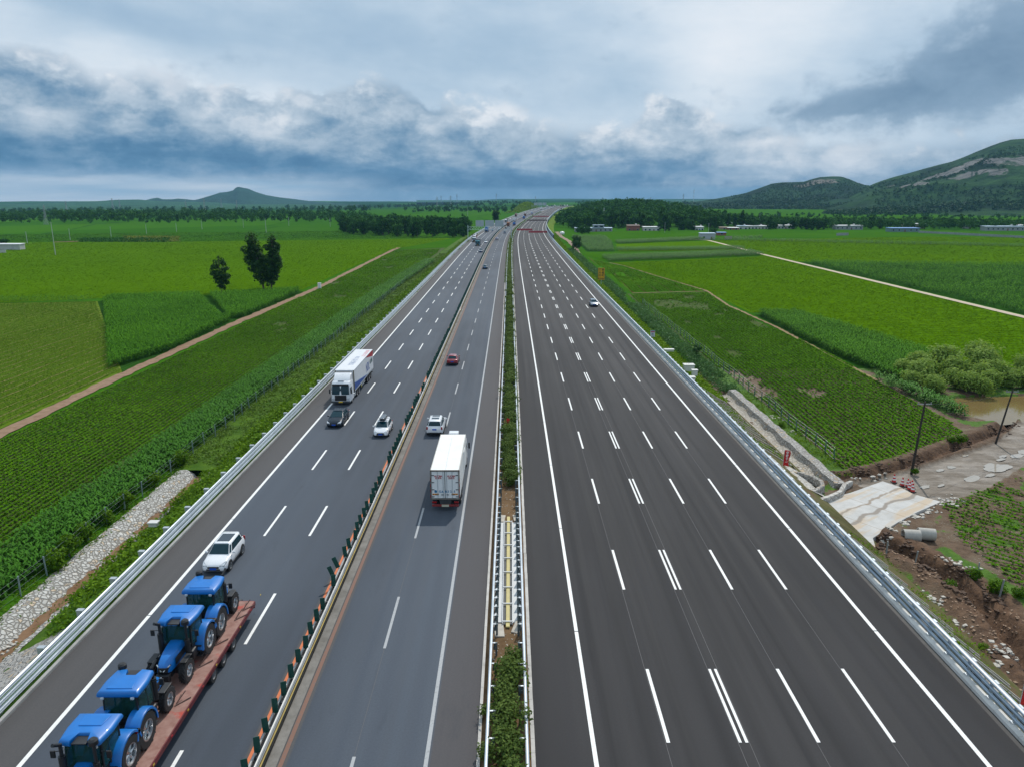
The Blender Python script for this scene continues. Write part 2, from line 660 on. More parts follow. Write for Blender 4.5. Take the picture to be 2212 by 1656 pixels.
def gz(x, y):
    x = np.asarray(x, float); y = np.asarray(y, float)
    z = np.full(np.broadcast(x, y).shape, GZ)
    off = axis_off(x, y)
    # wooded rise right of the road, cutting bank left of it far off
    z = z + 15 * np.exp(-.5 * (((x - 165) / 70) ** 2 + ((y - 1080) / 170) ** 2)) * sm(off, 32, 85)
    z = z + 19 * np.exp(-.5 * (((off + 52) / 14) ** 2 + ((y - 1600) / 110) ** 2)) * sm(-off, 28, 40)
    r = np.hypot(x, y)
    z = z - 27 * sm(r, 950, 4200) * sm(-off, 150, 900)          # the plain sinks towards the left hills
    z = z + sm(r, 1300, 4500) * (3.0 * np.sin(x / 410 + 1) * np.sin(y / 630) + 2 * np.sin(x / 170 + y / 260)) * sm(np.abs(off), 60, 300)
    return z


def build_ground():
    xs = np.unique(np.concatenate([np.arange(-7000, -600, 200), np.arange(-600, -100, 25), np.arange(-100, 260, 10), np.arange(260, 700, 25), np.arange(700, 7200, 200),
                                   [-38.4, -38.3, 27.0, 27.2, 99.8, 100.0, -32, -31.9]]).astype(float))
    ys = np.unique(np.concatenate([np.arange(-600, 0, 100), np.arange(0, 600, 25), np.arange(600, 2000, 40), np.arange(2000, 9200, 250), [12.0, 12.2, 83.8, 84.0, 134.8, 135.0]]).astype(float))
    X, Y = np.meshgrid(xs, ys)
    Z = gz(X, Y)
    # sunk under the ditch and under the separately modelled roadside ground
    Z[(X > -38.35) & (X < -31.95) & (Y > 12.1) & (Y < 83.9)] = -9
    Z[(X > 27.1) & (X < 99.9) & (Y > 12.1) & (Y < 134.9)] = -10
    nx, ny = len(xs), len(ys)
    i = np.arange(nx * ny).reshape(ny, nx)
    F = np.stack([i[:-1, :-1], i[:-1, 1:], i[1:, 1:], i[1:, :-1]], -1).reshape(-1, 4)
    m, t = new_mat('farmland')
    g = t.n('ShaderNodeNewGeometry').outputs['Position']
    x, y, z = t.xyz(g)
    gx = t.vec(t.mul(x, .006), t.mul(y, .0033), 0)
    c1 = t.voro(gx, 1.0, 'F1', 1)
    fld = t.ramp(t.xyz(c1)[0], [(0, (.026, .095, .008)), (.3, (.040, .130, .007)), (.55, (.028, .105, .012)), (.8, (.052, .150, .008)), (1, (.026, .088, .012))])
    edge = t.voro(gx, 1.0, 'DISTANCE_TO_EDGE', 0)
    ditch = t.mul(t.sstep(t.add(edge, t.mul(t.noise(g, .02, 4), .02)), .028, .012), t.sstep(t.noise(g, .012, 2), .42, .55))
    fld = t.mix(t.mul(ditch, .7), fld, (.012, .05, .012))
    n = t.noise(t.vec(t.mul(x, .02), t.mul(y, .05), 0), 1, 6, .6)
    fld = t.mix(t.lin(n, .3, .7, 0, .45), fld, (.05, .13, .010))
    rr = t.m('SQRT', t.add(t.mul(x, x), t.mul(y, y)))
    wood = t.mul(t.sstep(rr, 1500, 3200), t.sstep(t.noise(t.vec(t.mul(x, .0016), t.mul(y, .0007), 5), 1, 5, .6), .40, .52))
    fld = t.mix(t.mul(wood, .85), fld, (.012, .045, .016))
    finish(t, fld, .95, spec=.0, bump=t.noise(g, .5, 4), bstr=.4, bdist=.6)
    o = npmesh('ground', np.stack([X.ravel(), Y.ravel(), Z.ravel()], 1), F, m, smooth=True)
    tag(o, 'green farmland stretching on both sides of the motorway to the hills', 'ground', kind='structure')


build_ground()


# ---- carpets of crops: one sheet per field, following the ground
def field(name, poly, mat, lift, label, step=25.):
    bm = bmesh.new()
    vs = [bm.verts.new((x, y, 0)) for x, y in poly]
    bm.faces.new(vs)
    a = np.array(poly)
    lo, hi = a.min(0), a.max(0)
    for ax in (0, 1):
        k = lo[ax] + step
        while k < hi[ax]:
            no = (1, 0, 0) if ax == 0 else (0, 1, 0)
            co = (k, 0, 0) if ax == 0 else (0, k, 0)
            bmesh.ops.bisect_plane(bm, geom=bm.verts[:] + bm.edges[:] + bm.faces[:], plane_co=co, plane_no=no)
            k += step
    for v in bm.verts:
        v.co.z = float(gz(v.co.x, v.co.y)) + lift
    bmesh.ops.recalc_face_normals(bm, faces=bm.faces)
    if sum(f.normal.z for f in bm.faces) < 0:
        bmesh.ops.reverse_faces(bm, faces=bm.faces)
    me = bpy.data.meshes.new(name)
    bm.to_mesh(me)
    bm.free()
    me.materials.append(mat)
    o = bpy.data.objects.new(name, me)
    COL.objects.link(o)
    return tag(o, label, 'field', kind='structure')


def dirt_mat(name, a, b, grass=.0, wet=0.):
    m, t = new_mat(name)
    g = t.n('ShaderNodeNewGeometry').outputs['Position']
    n = t.noise(g, .9, 8, .65)
    col = t.mix(t.lin(n, .3, .7), a, b)
    if grass:
        k = t.sstep(t.noise(g, .35, 6, .6), 1 - grass - .05, 1 - grass + .06)
        col = t.mix(k, col, (.045, .11, .012))
    finish(t, col, .95, spec=.15, bump=n, bstr=.6, bdist=.12)
    return m


def crop_mat(name, dark, light, soil=None, ang=0., row=None, rowdepth=.6, soilamt=.3, big=.02, gaps=0.):
    """a low crop: mottled green, with soil showing between rows where row spacing is given"""
    m, t = new_mat(name)
    g = t.n('ShaderNodeNewGeometry').outputs['Position']
    gr = t.map(g, rot=(0, 0, ang))
    x, y, z = t.xyz(gr)
    n1 = t.noise(g, big, 5, .6)
    n2 = t.noise(t.vec(t.mul(x, .9), t.mul(y, .25), 0), 1.0, 5, .65)
    f = t.add(t.mul(t.sub(n1, .5), 1.5), t.mul(t.sub(n2, .5), 1.6))
    col = t.mix(t.lin(f, -.6, .6), dark, light)
    h = n2
    if soil:
        wob = t.mul(t.sub(t.noise(g, .06, 3), .5), 1.4)
        w = t.m('SINE', t.mul(t.add(x, wob), 2 * PI / row))
        patchy = t.noise(t.vec(t.mul(x, .35), t.mul(y, .03), 3), 1.0, 4, .6)
        k = t.mul(t.sstep(t.add(w, t.mul(t.sub(n2, .5), 1.2)), 1 - 2 * soilamt, 1.1 - soilamt), t.lin(patchy, .3, .65, rowdepth * .25, rowdepth))
        if gaps:
            k = t.m('MAXIMUM', k, t.sstep(t.noise(t.vec(t.mul(x, .12), t.mul(y, .02), 7), 1, 5, .65), 1 - gaps, 1.06 - gaps))
        col = t.mix(k, col, soil)
        h = t.sub(n2, k)
    finish(t, col, .95, spec=.0, bump=h, bstr=.6, bdist=.25)
    return m


SOIL = (.115, .062, .034)
CM_soy = crop_mat('young soy', (.056, .134, .002), (.092, .190, .003), (.022, .062, .004), math.radians(86), 2.6, .55, .2, .012)
CM_soy2 = crop_mat('young soy, cool', (.028, .100, .005), (.058, .155, .007), (.016, .058, .006), math.radians(88), 3.6, .5, .2, .02)
CM_bean = crop_mat('beans in rows', (.030, .105, .006), (.066, .165, .010), SOIL, 0., .62, .8, .34)
CM_beanR = crop_mat('beans in rows, right', (.032, .115, .006), (.066, .18, .010), SOIL, math.radians(2), .65, .8, .3)
CM_stripe = crop_mat('pale bean rows', (.072, .130, .010), (.12, .19, .018), (.26, .20, .10), math.radians(-1), 2.2, .75, .16)
CM_corn = crop_mat('corn floor', (.014, .055, .007), (.030, .10, .012), (.03, .03, .012), 0, .8, .6, .4)
CM_furrow = crop_mat('furrowed green', (.034, .118, .006), (.066, .175, .010), (.10, .055, .032), math.radians(2), 4.4, .9, .12)

CM_floor = dirt_mat('soil under the beans', (.034, .072, .006), (.068, .088, .016), .4)
# left of the road
field('bean_field', [(-45.4, 25), (-67.0, 25), (-66.8, 100), (-67, 200), (-66, 262), (-68.5, 448), (-40, 470), (-40, 380), (-45.4, 250)], CM_floor, .04,
      'dark green bean field in long rows between the dirt track and the roadside corn')
field('striped_field', [(-69.5, 60), (-260, 60), (-260, 212), (-152, 222.0), (-125, 226), (-70.3, 132)], CM_stripe, .05,
      'pale green field with tan seed rows left of the dirt track')
field('corn_field', [(-125, 226), (-124.6, 233), (-97, 239), (-71.5, 253), (-68.0, 248), (-69.9, 190), (-70.2, 132)], CM_corn, .06,
      'leafy corn plot by the dirt track in front of the three lone trees')
field('soy_field', [(-260, 212), (-152, 223.5), (-125, 234.5), (-97, 240.5), (-71, 256), (-71, 452), (-42, 578), (-100, 560), (-240, 530), (-420, 520), (-420, 215)], CM_soy, .07,
      'wide smooth light green soy field behind the three lone trees')
field('soy_field', [(-42, 582), (-160, 700), (-420, 640), (-560, 560), (-420, 524), (-240, 534), (-100, 564)], CM_soy2, .07,
      'bluish green soy field with utility poles beyond the light green one')
field('meadow', [(-40, 470), (-68.5, 452), (-44, 576), (-33, 600), (-33, 470)], CM_soy2, .08, 'narrow green field beside the motorway embankment below the gantry')
# right of the road
field('bean_field', [(38, 135.3), (38, 244), (64.5, 248), (62.5, 217), (63, 180), (63.5, 135.3)], CM_floor, .04,
      'green bean field in long rows right of the motorway, up to the thin dirt line')
field('furrowed_field', [(40, 247.5), (64.8, 251.5), (57, 300), (47, 358), (40, 400)], CM_furrow, .05, 'field with widely spaced dark furrows behind the thin dirt line')
field('corn_field', [(65.7, 199.7), (77.5, 201.3), (84.8, 141.3), (78, 135.3), (66, 135.3), (64.2, 150)], CM_corn, .06, 'wedge of tall leafy corn right of the bean rows')
field('soy_field', [(65.6, 203), (79, 203.5), (86.5, 141), (92, 135.3), (133.3, 135.3), (133.6, 196), (136.6, 421), (137.2, 402), (49, 362), (58, 302), (65.8, 252)], CM_soy, .07,
      'smooth light green soy field between the bean rows and the pale path')
field('soy_field', [(139.0, 370), (320, 330), (600, 330), (600, 560), (330, 600), (144, 545), (141, 440)], CM_soy, .07,
      'wide light green soy field right of the pale path near the village')
field('corn_field', [(138.2, 195), (140, 365), (260, 345), (330, 300), (330, 190)], CM_corn, .06, 'broad leafy corn strip along the right side of the pale path')
field('soy_field', [(41, 405), (48, 366), (135.5, 406), (138, 440), (60, 432), (42, 430)], CM_soy2, .07, 'narrow soy plot in front of the lone round tree beside the embankment')
field('soy_field', [(62, 436), (139, 446), (141.5, 545), (70, 505)], CM_soy, .07, 'light green soy plot cut by dark hedgerows before the village')
field('corn_field', [(44, 436), (60, 436), (70, 520), (75, 600), (47, 600)], CM_corn, .06, 'low corn plot between the embankment and the village')
field('soy_field', [(76, 512), (330, 606), (420, 640), (420, 680), (60, 680), (60, 610)], CM_soy2, .07, 'green strip of soy right in front of the village houses')
field('far_field', [(250, 1500), (260, 1000), (700, 1030), (1500, 1800), (1500, 2400), (900, 2200), (520, 2350), (400, 1900)], CM_soy2, .3, 'bright green field at the foot of the rocky mountain', 120)


# ---- tracks and paths
def ribbon(name, pts, w, mat, lift, label, cat, wj=.25, kind='structure', step=2.):
    pts = np.array(pts, float)
    d = np.concatenate([[0], np.cumsum(np.hypot(*np.diff(pts, axis=0).T))])
    s = np.arange(0, d[-1], step)
    x = np.interp(s, d, pts[:, 0]); y = np.interp(s, d, pts[:, 1])
    tx, ty = np.gradient(x), np.gradient(y)
    l = np.hypot(tx, ty); nx, ny = ty / l, -tx / l
    wl = w / 2 * (1 + rng.uniform(-wj, wj, len(s))); wr = w / 2 * (1 + rng.uniform(-wj, wj, len(s)))
    V = np.empty((len(s), 2, 3))
    V[:, 0, 0] = x - nx * wl; V[:, 0, 1] = y - ny * wl
    V[:, 1, 0] = x + nx * wr; V[:, 1, 1] = y + ny * wr
    V[:, :, 2] = gz(V[:, :, 0], V[:, :, 1]) + lift
    i = np.arange(len(s) - 1) * 2
    o = npmesh(name, V.reshape(-1, 3), np.stack([i, i + 1, i + 3, i + 2], 1), mat)
    return tag(o, label, cat, kind=kind)


DM_track = dirt_mat('dirt track', (.20, .125, .078), (.31, .205, .135), .33)
DM_path = dirt_mat('pale path', (.44, .36, .26), (.56, .47, .36), .0)
DM_thin = dirt_mat('thin dirt line', (.20, .14, .07), (.30, .22, .12), .3)
ribbon('dirt_track', [(-68.2, 40), (-68.3, 94), (-69, 123), (-69.0, 185), (-66.9, 261), (-69.6, 448), (-69, 470)], 2.4, DM_track, .12,
       'reddish dirt track with a grassy middle running past the white marker pillar', 'track')
ribbon('pale_path', [(134.6, 120), (135.2, 196), (138.2, 421), (140.5, 480), (142.4, 547), (120, 575)], 2.6, DM_path, .13, 'pale concrete farm path leading to the village', 'path', .06)
ribbon('dirt_line', [(40, 245.4), (64.8, 250), (66, 252)], .8, DM_thin, .14, 'thin dirt line across the bean rows', 'path', .4, step=1)
ribbon('dirt_line', [(66, 252), (63.4, 217), (64.6, 180), (63.9, 150), (63.2, 125)], .8, DM_thin, .14, 'weedy dirt line along the right edge of the bean rows', 'path', .5, step=1)
ribbon('dirt_line', [(66, 252), (58, 302), (52, 345), (47, 362)], .7, DM_thin, .14, 'dirt line along the right edge of the furrowed field', 'path', .5, step=1)


# ---- embankment of the motorway
def sweep(name, s_arr, prof, mat, parent=None, uvs=True, smooth=False, closed=False):
    """prof: [(off, dz)], dz may be ('abs', z)"""
    S_ = np.asarray(s_arr, float)
    px, py, pz, ps = np.interp(S_, _S, _X), np.interp(S_, _S, _Y), np.interp(S_, _S, _Z), np.interp(S_, _S, _psi)
    n, k = len(S_), len(prof)
    V = np.empty((n, k, 3)); UV = np.empty((n, k, 2))
    for j, (o_, dz) in enumerate(prof):
        V[:, j, 0] = px + o_ * np.cos(ps)
        V[:, j, 1] = py - o_ * np.sin(ps)
        V[:, j, 2] = dz[1] if isinstance(dz, tuple) else pz + dz
        UV[:, j, 0] = o_; UV[:, j, 1] = S_
    i = np.arange(n * k).reshape(n, k)
    if closed:
        i = np.concatenate([i, i[:, :1]], 1)
    F = np.stack([i[:-1, :-1], i[:-1, 1:], i[1:, 1:], i[1:, :-1]], -1).reshape(-1, 4)
    o = npmesh(name, V.reshape(-1, 3), F, mat, uv=UV.reshape(-1, 2), parent=parent, smooth=smooth)
    return o


SS = np.concatenate([np.arange(8, 300, 4.), np.arange(300, 2200, 10.)])


def verge_mat(name, a, b, soil=.0):
    m, t = new_mat(name)
    g = t.n('ShaderNodeNewGeometry').outputs['Position']
    n = t.noise(g, .5, 7, .65)
    col = t.mix(t.lin(n, .3, .7), a, b)
    col = t.mix(t.sstep(t.noise(g, .12, 5, .6), .52, .68), col, (a[0] * .8, a[1] * .65, a[2]))
    if soil:
        col = t.mix(t.sstep(t.noise(g, .3, 5, .6), 1 - soil, 1.05 - soil), col, (.13, .085, .05))
    finish(t, col, .9, spec=.1, bump=n, bstr=.8, bdist=.3)
    return m


VM_l = verge_mat('embankment grass', (.038, .090, .006), (.080, .150, .010), .22)
VM_r = verge_mat('embankment grass, yellowish', (.08, .15, .003), (.13, .215, .006))
o = sweep('embankment_slope', SS[SS > 80], [(-26.6, -.02), (-27.4, -.1), (-30.8, ('a', -2.4)), (-34.4, ('a', -4.45)), (-36.0, ('a', -4.46))], VM_l)
tag(o, 'grassy slope falling from the left edge of the motorway', 'slope', kind='structure')
o = sweep('embankment_slope', np.arange(8, 85, 4.), [(-26.6, -.02), (-27.4, -.1), (-30.8, ('a', -2.4)), (-34.4, ('a', -4.40))], VM_l)
tag(o, 'grassy slope between the left guardrail and the stone ditch', 'slope', kind='structure')
VM_d = verge_mat('rough slope soil', (.075, .085, .02), (.14, .115, .06), .45)
o = sweep('embankment_slope', np.arange(8, 113, 4.), [(25.9, -.03), (26.6, -.1), (30.0, ('a', -2.6)), (33.2, ('a', -4.5)), (33.8, ('a', -4.6))], VM_d)
tag(o, 'patchy soil slope below the right guardrail near the viewer', 'slope', kind='structure')
o = sweep('embankment_slope', SS[SS > 107], [(25.9, -.03), (26.6, -.1), (30.0, ('a', -2.6)), (33.2, ('a', -4.5)), (33.8, ('a', -4.6))], VM_r)
tag(o, 'grassy slope falling from the right edge of the motorway', 'slope', kind='structure')
o = sweep('roadside_strip', np.arange(82, 620, 6.), [(-34.2, ('a', -4.42)), (-37, ('a', -4.40)), (-39.9, ('a', -4.42))], verge_mat('rough grass', (.038, .095, .006), (.085, .16, .012), .2))
tag(o, 'rough grass strip at the foot of the left slope', 'verge', kind='structure')


# ---- stone paved ditch on the left
def rubble_mat(name, scale=2.2, a=(.50, .47, .42), b=(.74, .72, .68), mortar=(.27, .24, .21), mud=0.):
    m, t = new_mat(name)
    g = t.n('ShaderNodeNewGeometry').outputs['Position']
    gw = t.add(0, 0)
    wv = t.n('ShaderNodeVectorMath', operation='ADD')
    t.put(wv.inputs[0], g)
    sc = t.n('ShaderNodeVectorMath', operation='SCALE')
    t.put(sc.inputs[0], t.noise(g, 1.5, 2, .5, col=True))
    sc.inputs['Scale'].default_value = .35
    t.put(wv.inputs[1], sc.outputs[0])
    v = wv.outputs[0]
    e = t.voro(v, scale, 'DISTANCE_TO_EDGE', 0)
    c = t.xyz(t.voro(v, scale, 'F1', 1))[0]
    st = t.mix(c, a, b)
    st = t.mix(t.mul(t.sstep(c, .86, .92), .7), st, (.5, .34, .17))
    st = t.mix(t.lin(t.noise(g, 7, 4), .3, .7, 0, .35), st, a)
    col = t.mix(t.sstep(e, .05, .12), mortar, st)
    if mud:
        col = t.mix(t.sstep(t.noise(g, .5, 5, .6), 1 - mud, 1.1 - mud), col, (.20, .135, .08))
    finish(t, col, .85, spec=.25, bump=t.sstep(e, .0, .2), bstr=.9, bdist=.08)
    return m


RM = rubble_mat('stone pitching', 2.9, (.40, .39, .365), (.64, .63, .60), (.24, .225, .20), .12)
RM2 = rubble_mat('grey stone pitching', 2.6, (.34, .325, .30), (.52, .50, .47), (.24, .22, .2), .12)
MUD = dirt_mat('ditch mud', (.15, .085, .045), (.24, .145, .085), .12)
sD = np.arange(14, 82.5, .5)


def wob_sweep(name, s_arr, prof, mat, amp, label, cat):
    o = sweep(name, s_arr, prof, mat)
    me = o.data
    n = len(me.vertices)
    co = np.empty(n * 3, np.float32)
    me.vertices.foreach_get('co', co)
    co = co.reshape(-1, 3)
    co[:, 0] += rng.normal(0, amp, n)
    co[:, 2] += rng.normal(0, amp * .5, n)
    me.vertices.foreach_set('co', co.ravel())
    me.update()
    return tag(o, label, cat, kind='structure')


wob_sweep('stone_ditch', sD, [(-38.6, ('a', -4.44)), (-37.9, ('a', -4.38)), (-37.5, ('a', -4.42)), (-37.0, ('a', -4.8)), (-36.4, ('a', -5.25))], RM, .06,
          'ditch side of white rubble stones set in mortar at the foot of the left slope', 'ditch')
wob_sweep('ditch_bed', sD, [(-36.5, ('a', -5.14)), (-36.1, ('a', -5.17)), (-35.7, ('a', -5.12)), (-35.3, ('a', -5.1))], MUD, .08, 'brown muddy bed of the stone ditch', 'ditch bed')
wob_sweep('stone_ditch', sD, [(-35.5, ('a', -5.2)), (-35.0, ('a', -4.75)), (-34.7, ('a', -4.36)), (-34.2, ('a', -4.3))], RM, .06,
          'narrow rubble lip of the ditch on the side towards the motorway', 'ditch')
wob_sweep('stone_slope', np.arange(12, 46, .5), [(-26.9, ('a', -.02)), (-28.5, ('a', -.93)), (-30.8, ('a', -2.33)), (-33, ('a', -3.6)), (-34.5, ('a', -4.32))], RM2, .04,
          'grey stone pitching on the left slope under the guardrail', 'slope')


# ---- local ground right of the road: drain, apron, muddy road, trenches, pond
def poly_mask(P, poly, soft=0):
    return inside(P, poly).astype(float)


def seg_dist(P, pts):
    d = np.full(len(P), 1e9)
    for (x0, y0), (x1, y1) in zip(pts[:-1], pts[1:]):
        v = np.array([x1 - x0, y1 - y0]); L = v @ v
        w = P - np.array([x0, y0])
        k = np.clip((w @ v) / L, 0, 1)
        d = np.minimum(d, np.hypot(w[:, 0] - k * v[0], w[:, 1] - k * v[1]))
    return d


def vnoise(x, y, seed=0):
    """cheap smooth value noise"""
    r = np.random.default_rng(seed).random((64, 64))
    xi, yi = np.floor(x).astype(int), np.floor(y).astype(int)
    fx, fy = x - xi, y - yi
    fx = fx * fx * (3 - 2 * fx); fy = fy * fy * (3 - 2 * fy)
    g = lambda a, b: r[b % 64, a % 64]
    return (g(xi, yi) * (1 - fx) + g(xi + 1, yi) * fx) * (1 - fy) + (g(xi, yi + 1) * (1 - fx) + g(xi + 1, yi + 1) * fx) * fy


def fbm(x, y, seed=0, oct=4):
    s, a = 0, .5
    for i in range(oct):
        s = s + a * vnoise(x, y, seed + i); x = x * 2.03; y = y * 2.03; a *= .5
    return s


APRON = [(31.6, 72.4), (36.5, 75.0), (41.5, 78.3), (42.6, 76.6), (43.0, 74.6), (44.8, 72.5), (41, 69.9), (37.7, 67.4), (33.7, 64.0), (32.6, 60.8), (31.2, 60.6)]
MUDR = [(37.6, 77.6), (42, 79.6), (46.4, 81.8), (54, 86.5), (62.0, 91.3), (66.5, 95.6), (71, 100.5), (100, 120), (100, 108), (73, 92), (61.0, 83.7), (55.5, 79.2), (51.9, 76.2), (44.8, 72.3), (41, 75)]
POND = [(67.2, 104.5), (67.0, 109), (66.5, 113.5), (74, 116), (84, 116.5), (92, 113), (90, 106), (80, 104), (73.1, 101.8), (68.4, 100.4)]
TR_N = [(36.8, 79.2), (40.8, 80.3), (47.1, 83.8), (57.2, 90.6), (66, 96.8), (70.5, 101)]
TR_S = [(33.6, 64.2), (34.9, 61.8), (36.6, 57.0), (36.9, 53.0), (35.5, 45), (32, 33)]
PUDDLES = [(57.2, 83.0, 2.3, 1.2), (52.3, 79.6, 1.6, .6), (52.0, 83.2, .7, .4), (50.2, 82.2, .7, .35), (62.4, 87.2, 1.4, .55), (60.5, 87.0, .8, .3), (59.6, 85.9, .9, .35),
           (64.5, 88.8, 1.6, .6), (45.6, 77.1, .8, .4), (68.5, 92.5, 1.8, .6), (56, 87.3, .6, .3), (47.6, 77.5, .7, .25), (55.0, 80.6, 1.0, .35)]


def land_height(P):
    x, y = P[:, 0], P[:, 1]
    z = np.full(len(P), GZ)
    n = fbm(x * .5, y * .5, 3, 5) - .48
    inR1 = sm(x, 38.2, 39.2) * sm(y, 80, 84) * (1 - sm(x - (y - 80) * .05, 62.5, 64.5))
    z += .5 * n * (1 - inR1 * .8)
    fine = (fbm(x * 1.9, y * 1.9, 13, 3) - .44)
    dN = seg_dist(P, TR_N)
    z -= 1.0 * np.exp(-(dN / .55) ** 2) * (.7 + .6 * n) + fine * .5 * np.exp(-(dN / 1.5) ** 2)
    side = sm(dN, .5, 1.2) * (1 - sm(dN, 1.6, 3))
    z += .35 * side
    dS = seg_dist(P, TR_S)
    z -= 1.1 * np.exp(-(dS / .6) ** 2) + fine * .6 * np.exp(-(dS / 3.) ** 2)
    z += .55 * sm(dS, .6, 1.3) * (1 - sm(dS, 2.0, 3.6)) * (x < 38)
    mr = inside(P, MUDR)
    rut = .035 * np.sin((x * .62 - y * .78) * 2.1 + n * 3)
    z[mr] = GZ - .05 + rut[mr] + .12 * n[mr]
    for a, b, rx, ry in PUDDLES:
        d = ((x - a) * .85 + (y - b) * .52) ** 2 / rx ** 2 + (-(x - a) * .52 + (y - b) * .85) ** 2 / ry ** 2
        z -= .22 * np.exp(-d * 1.1)
    ap = inside(P, APRON)
    z[ap] = GZ - .3
    z[inside(P, POND)] -= 1.0
    z -= .45 * (sm(x, 33.2, 33.7) * (1 - sm(x, 34.9, 35.4))) * sm(y, 76, 77) * (1 - sm(y, 118, 119))
    return z


def build_roadside():
    xs = np.arange(27.0, 100.2, .36); ys = np.arange(12.0, 135.2, .36)
    X, Y = np.meshgrid(xs, ys)
    P = np.stack([X.ravel(), Y.ravel()], 1)
    z = land_height(P)
    b = np.minimum.reduce([P[:, 0] - 27, 100.1 - P[:, 0], P[:, 1] - 12, 135.1 - P[:, 1]])
    z = GZ + (z - GZ) * sm(b, 0, 1.5)
    nx, ny = len(xs), len(ys)
    i = np.arange(nx * ny).reshape(ny, nx)
    F = np.stack([i[:-1, :-1], i[:-1, 1:], i[1:, 1:], i[1:, :-1]], -1).reshape(-1, 4)
    x, y = P[:, 0], P[:, 1]
    n = fbm(x * .35, y * .35, 11, 4)
    mud = inside(P, MUDR).astype(float)
    dig = np.exp(-(seg_dist(P, TR_S) / 2.6) ** 2) * (y < 66) + np.exp(-(seg_dist(P, TR_N) / 1.3) ** 2)
    dig = np.clip(dig * 1.5, 0, 1)
    grass = sm(n, .42, .60) * .55
    corner = (y < 82) & (x > 39) & (mud < .5)                  # thin crop and weeds
    grass = np.where(corner, sm(n, .46, .62) * .55, grass)
    grass = np.maximum(grass, np.exp(-(seg_dist(P, [(38.8, 61.5), (40.3, 56.0), (40.6, 50), (38.5, 40)]) / 1.1) ** 2) * .9)
    grass = np.maximum(grass, sm(x, 35.6, 36.6) * (1 - sm(x, 38.6, 39.4)) * sm(y, 79, 82) * .95)
    r1 = sm(x, 38.8, 39.4) * sm(y, 82, 86) * (1 - sm(x, 63, 64))
    grass = np.where(r1 > .5, np.clip((n - .40) * 2.2, 0, 1) * .8 * sm(y, 84, 104), grass)
    grass = np.where((x > 63.5) & (y > 100), sm(n, .3, .5), grass)
    grass = np.maximum(grass, (x < 33.5) * (y > 35) * .6)
    grass *= (1 - mud) * (1 - dig)
    m, t = new_mat('roadside soil')
    g = t.n('ShaderNodeNewGeometry').outputs['Position']
    A = lambda nm: t.n('ShaderNodeAttribute', attribute_name=nm).outputs['Fac']
    n1 = t.noise(g, 1.3, 8, .68); n2 = t.noise(g, .3, 5, .6)
    soil = t.mix(t.lin(n1, .3, .7), (.075, .045, .027), (.165, .108, .068))
    soil = t.mix(t.sstep(n2, .45, .65), soil, (.16, .12, .08))
    pebb = t.voro(g, 5.0, 'F1', 0)
    soil = t.mix(t.mul(t.sstep(pebb, .16, .10), t.sstep(n2, .42, .55)), soil, (.46, .43, .38))
    digc = t.mix(t.lin(n1, .35, .65), (.055, .030, .018), (.155, .088, .05))
    col = t.mix(A('dig'), soil, digc)
    mudc = t.mix(t.lin(t.noise(t.map(g, (.25, 1.1, 1), (0, 0, math.radians(-32))), 1.0, 7, .65), .32, .68), (.12, .095, .07), (.27, .23, .19))
    col = t.mix(A('mud'), col, mudc)
    gk = t.sstep(t.add(A('grass'), t.mul(t.sub(n1, .5), .9)), .35, .55)
    col = t.mix(gk, col, t.mix(t.lin(n1, .3, .7), (.035, .095, .008), (.085, .17, .014)))
    rough = t.lin(t.mul(A('mud'), t.sstep(n2, .45, .6)), 0, 1, .95, .5)
    finish(t, col, rough, spec=.3, bump=t.add(n1, t.mul(n2, 1.5)), bstr=1., bdist=.22)
    o = npmesh('roadside_ground', np.stack([x, y, z], 1), F, m, smooth=True)
    for nm, v in (('mud', mud), ('dig', dig), ('grass', grass)):
        a = o.data.attributes.new(nm, 'FLOAT', 'POINT')
        a.data.foreach_set('value', np.ascontiguousarray(v, np.float32))
    tag(o, 'bare brown soil, dug trenches and muddy farm road right of the motorway', 'ground', kind='structure')
    # puddles and pond
    mw, t = new_mat('muddy water')
    g = t.n('ShaderNodeNewGeometry').outputs['Position']
    finish(t, t.mix(t.noise(g, .4, 3), (.30, .265, .215), (.40, .36, .305)), .03, spec=.6, bump=t.noise(g, 2.5, 2), bstr=.04, bdist=.02)
    k = 0
    for a, b_, rx, ry in PUDDLES:
        mb = MB()
        ring = []
        for j in range(40):
            th = 2 * PI * j / 40
            r = 1 + .3 * (fbm(np.array([a + 2.2 * math.cos(th)]), np.array([b_ + 2.2 * math.sin(th)]), 5, 3)[0] - .45) * 3
            u, v = rx * .95 * r * math.cos(th), ry * .95 * r * math.sin(th)
            ring.append((a + .85 * u - .52 * v, b_ + .52 * u + .85 * v, 0))
        zc = GZ - .06
        mb.add([(p[0], p[1], zc) for p in ring], [tuple(range(40))])
        o = mb.build('puddle', mw, smooth=False)
        tag(o, 'puddle of muddy rainwater lying on the muddy farm road', 'puddle', 'puddles on the muddy farm road', kind='structure')
    mb = MB()
    mb.add([(p[0], p[1], GZ - .3) for p in POND], [tuple(range(len(POND)))])
    m2, t = new_mat('brown pond water')
    g = t.n('ShaderNodeNewGeometry').outputs['Position']
    finish(t, t.mix(t.noise(g, .3, 4), (.15, .105, .04), (.23, .16, .065)), .08, spec=.35, bump=t.noise(g, 1.5, 3), bstr=.06, bdist=.03)
    tag(mb.build('pond', m2, smooth=False), 'small brown pond below the willow bushes', 'pond', kind='structure')
    # concrete apron
    m3, t = new_mat('apron concrete')
    g = t.n('ShaderNodeNewGeometry').outputs['Position']
    gr = t.map(g, rot=(0, 0, math.radians(-36)))
    x_, y_, z_ = t.xyz(gr)
    n = t.noise(g, .8, 6, .6)
    c = t.mix(t.lin(n, .3, .7), (.42, .41, .39), (.55, .54, .52))
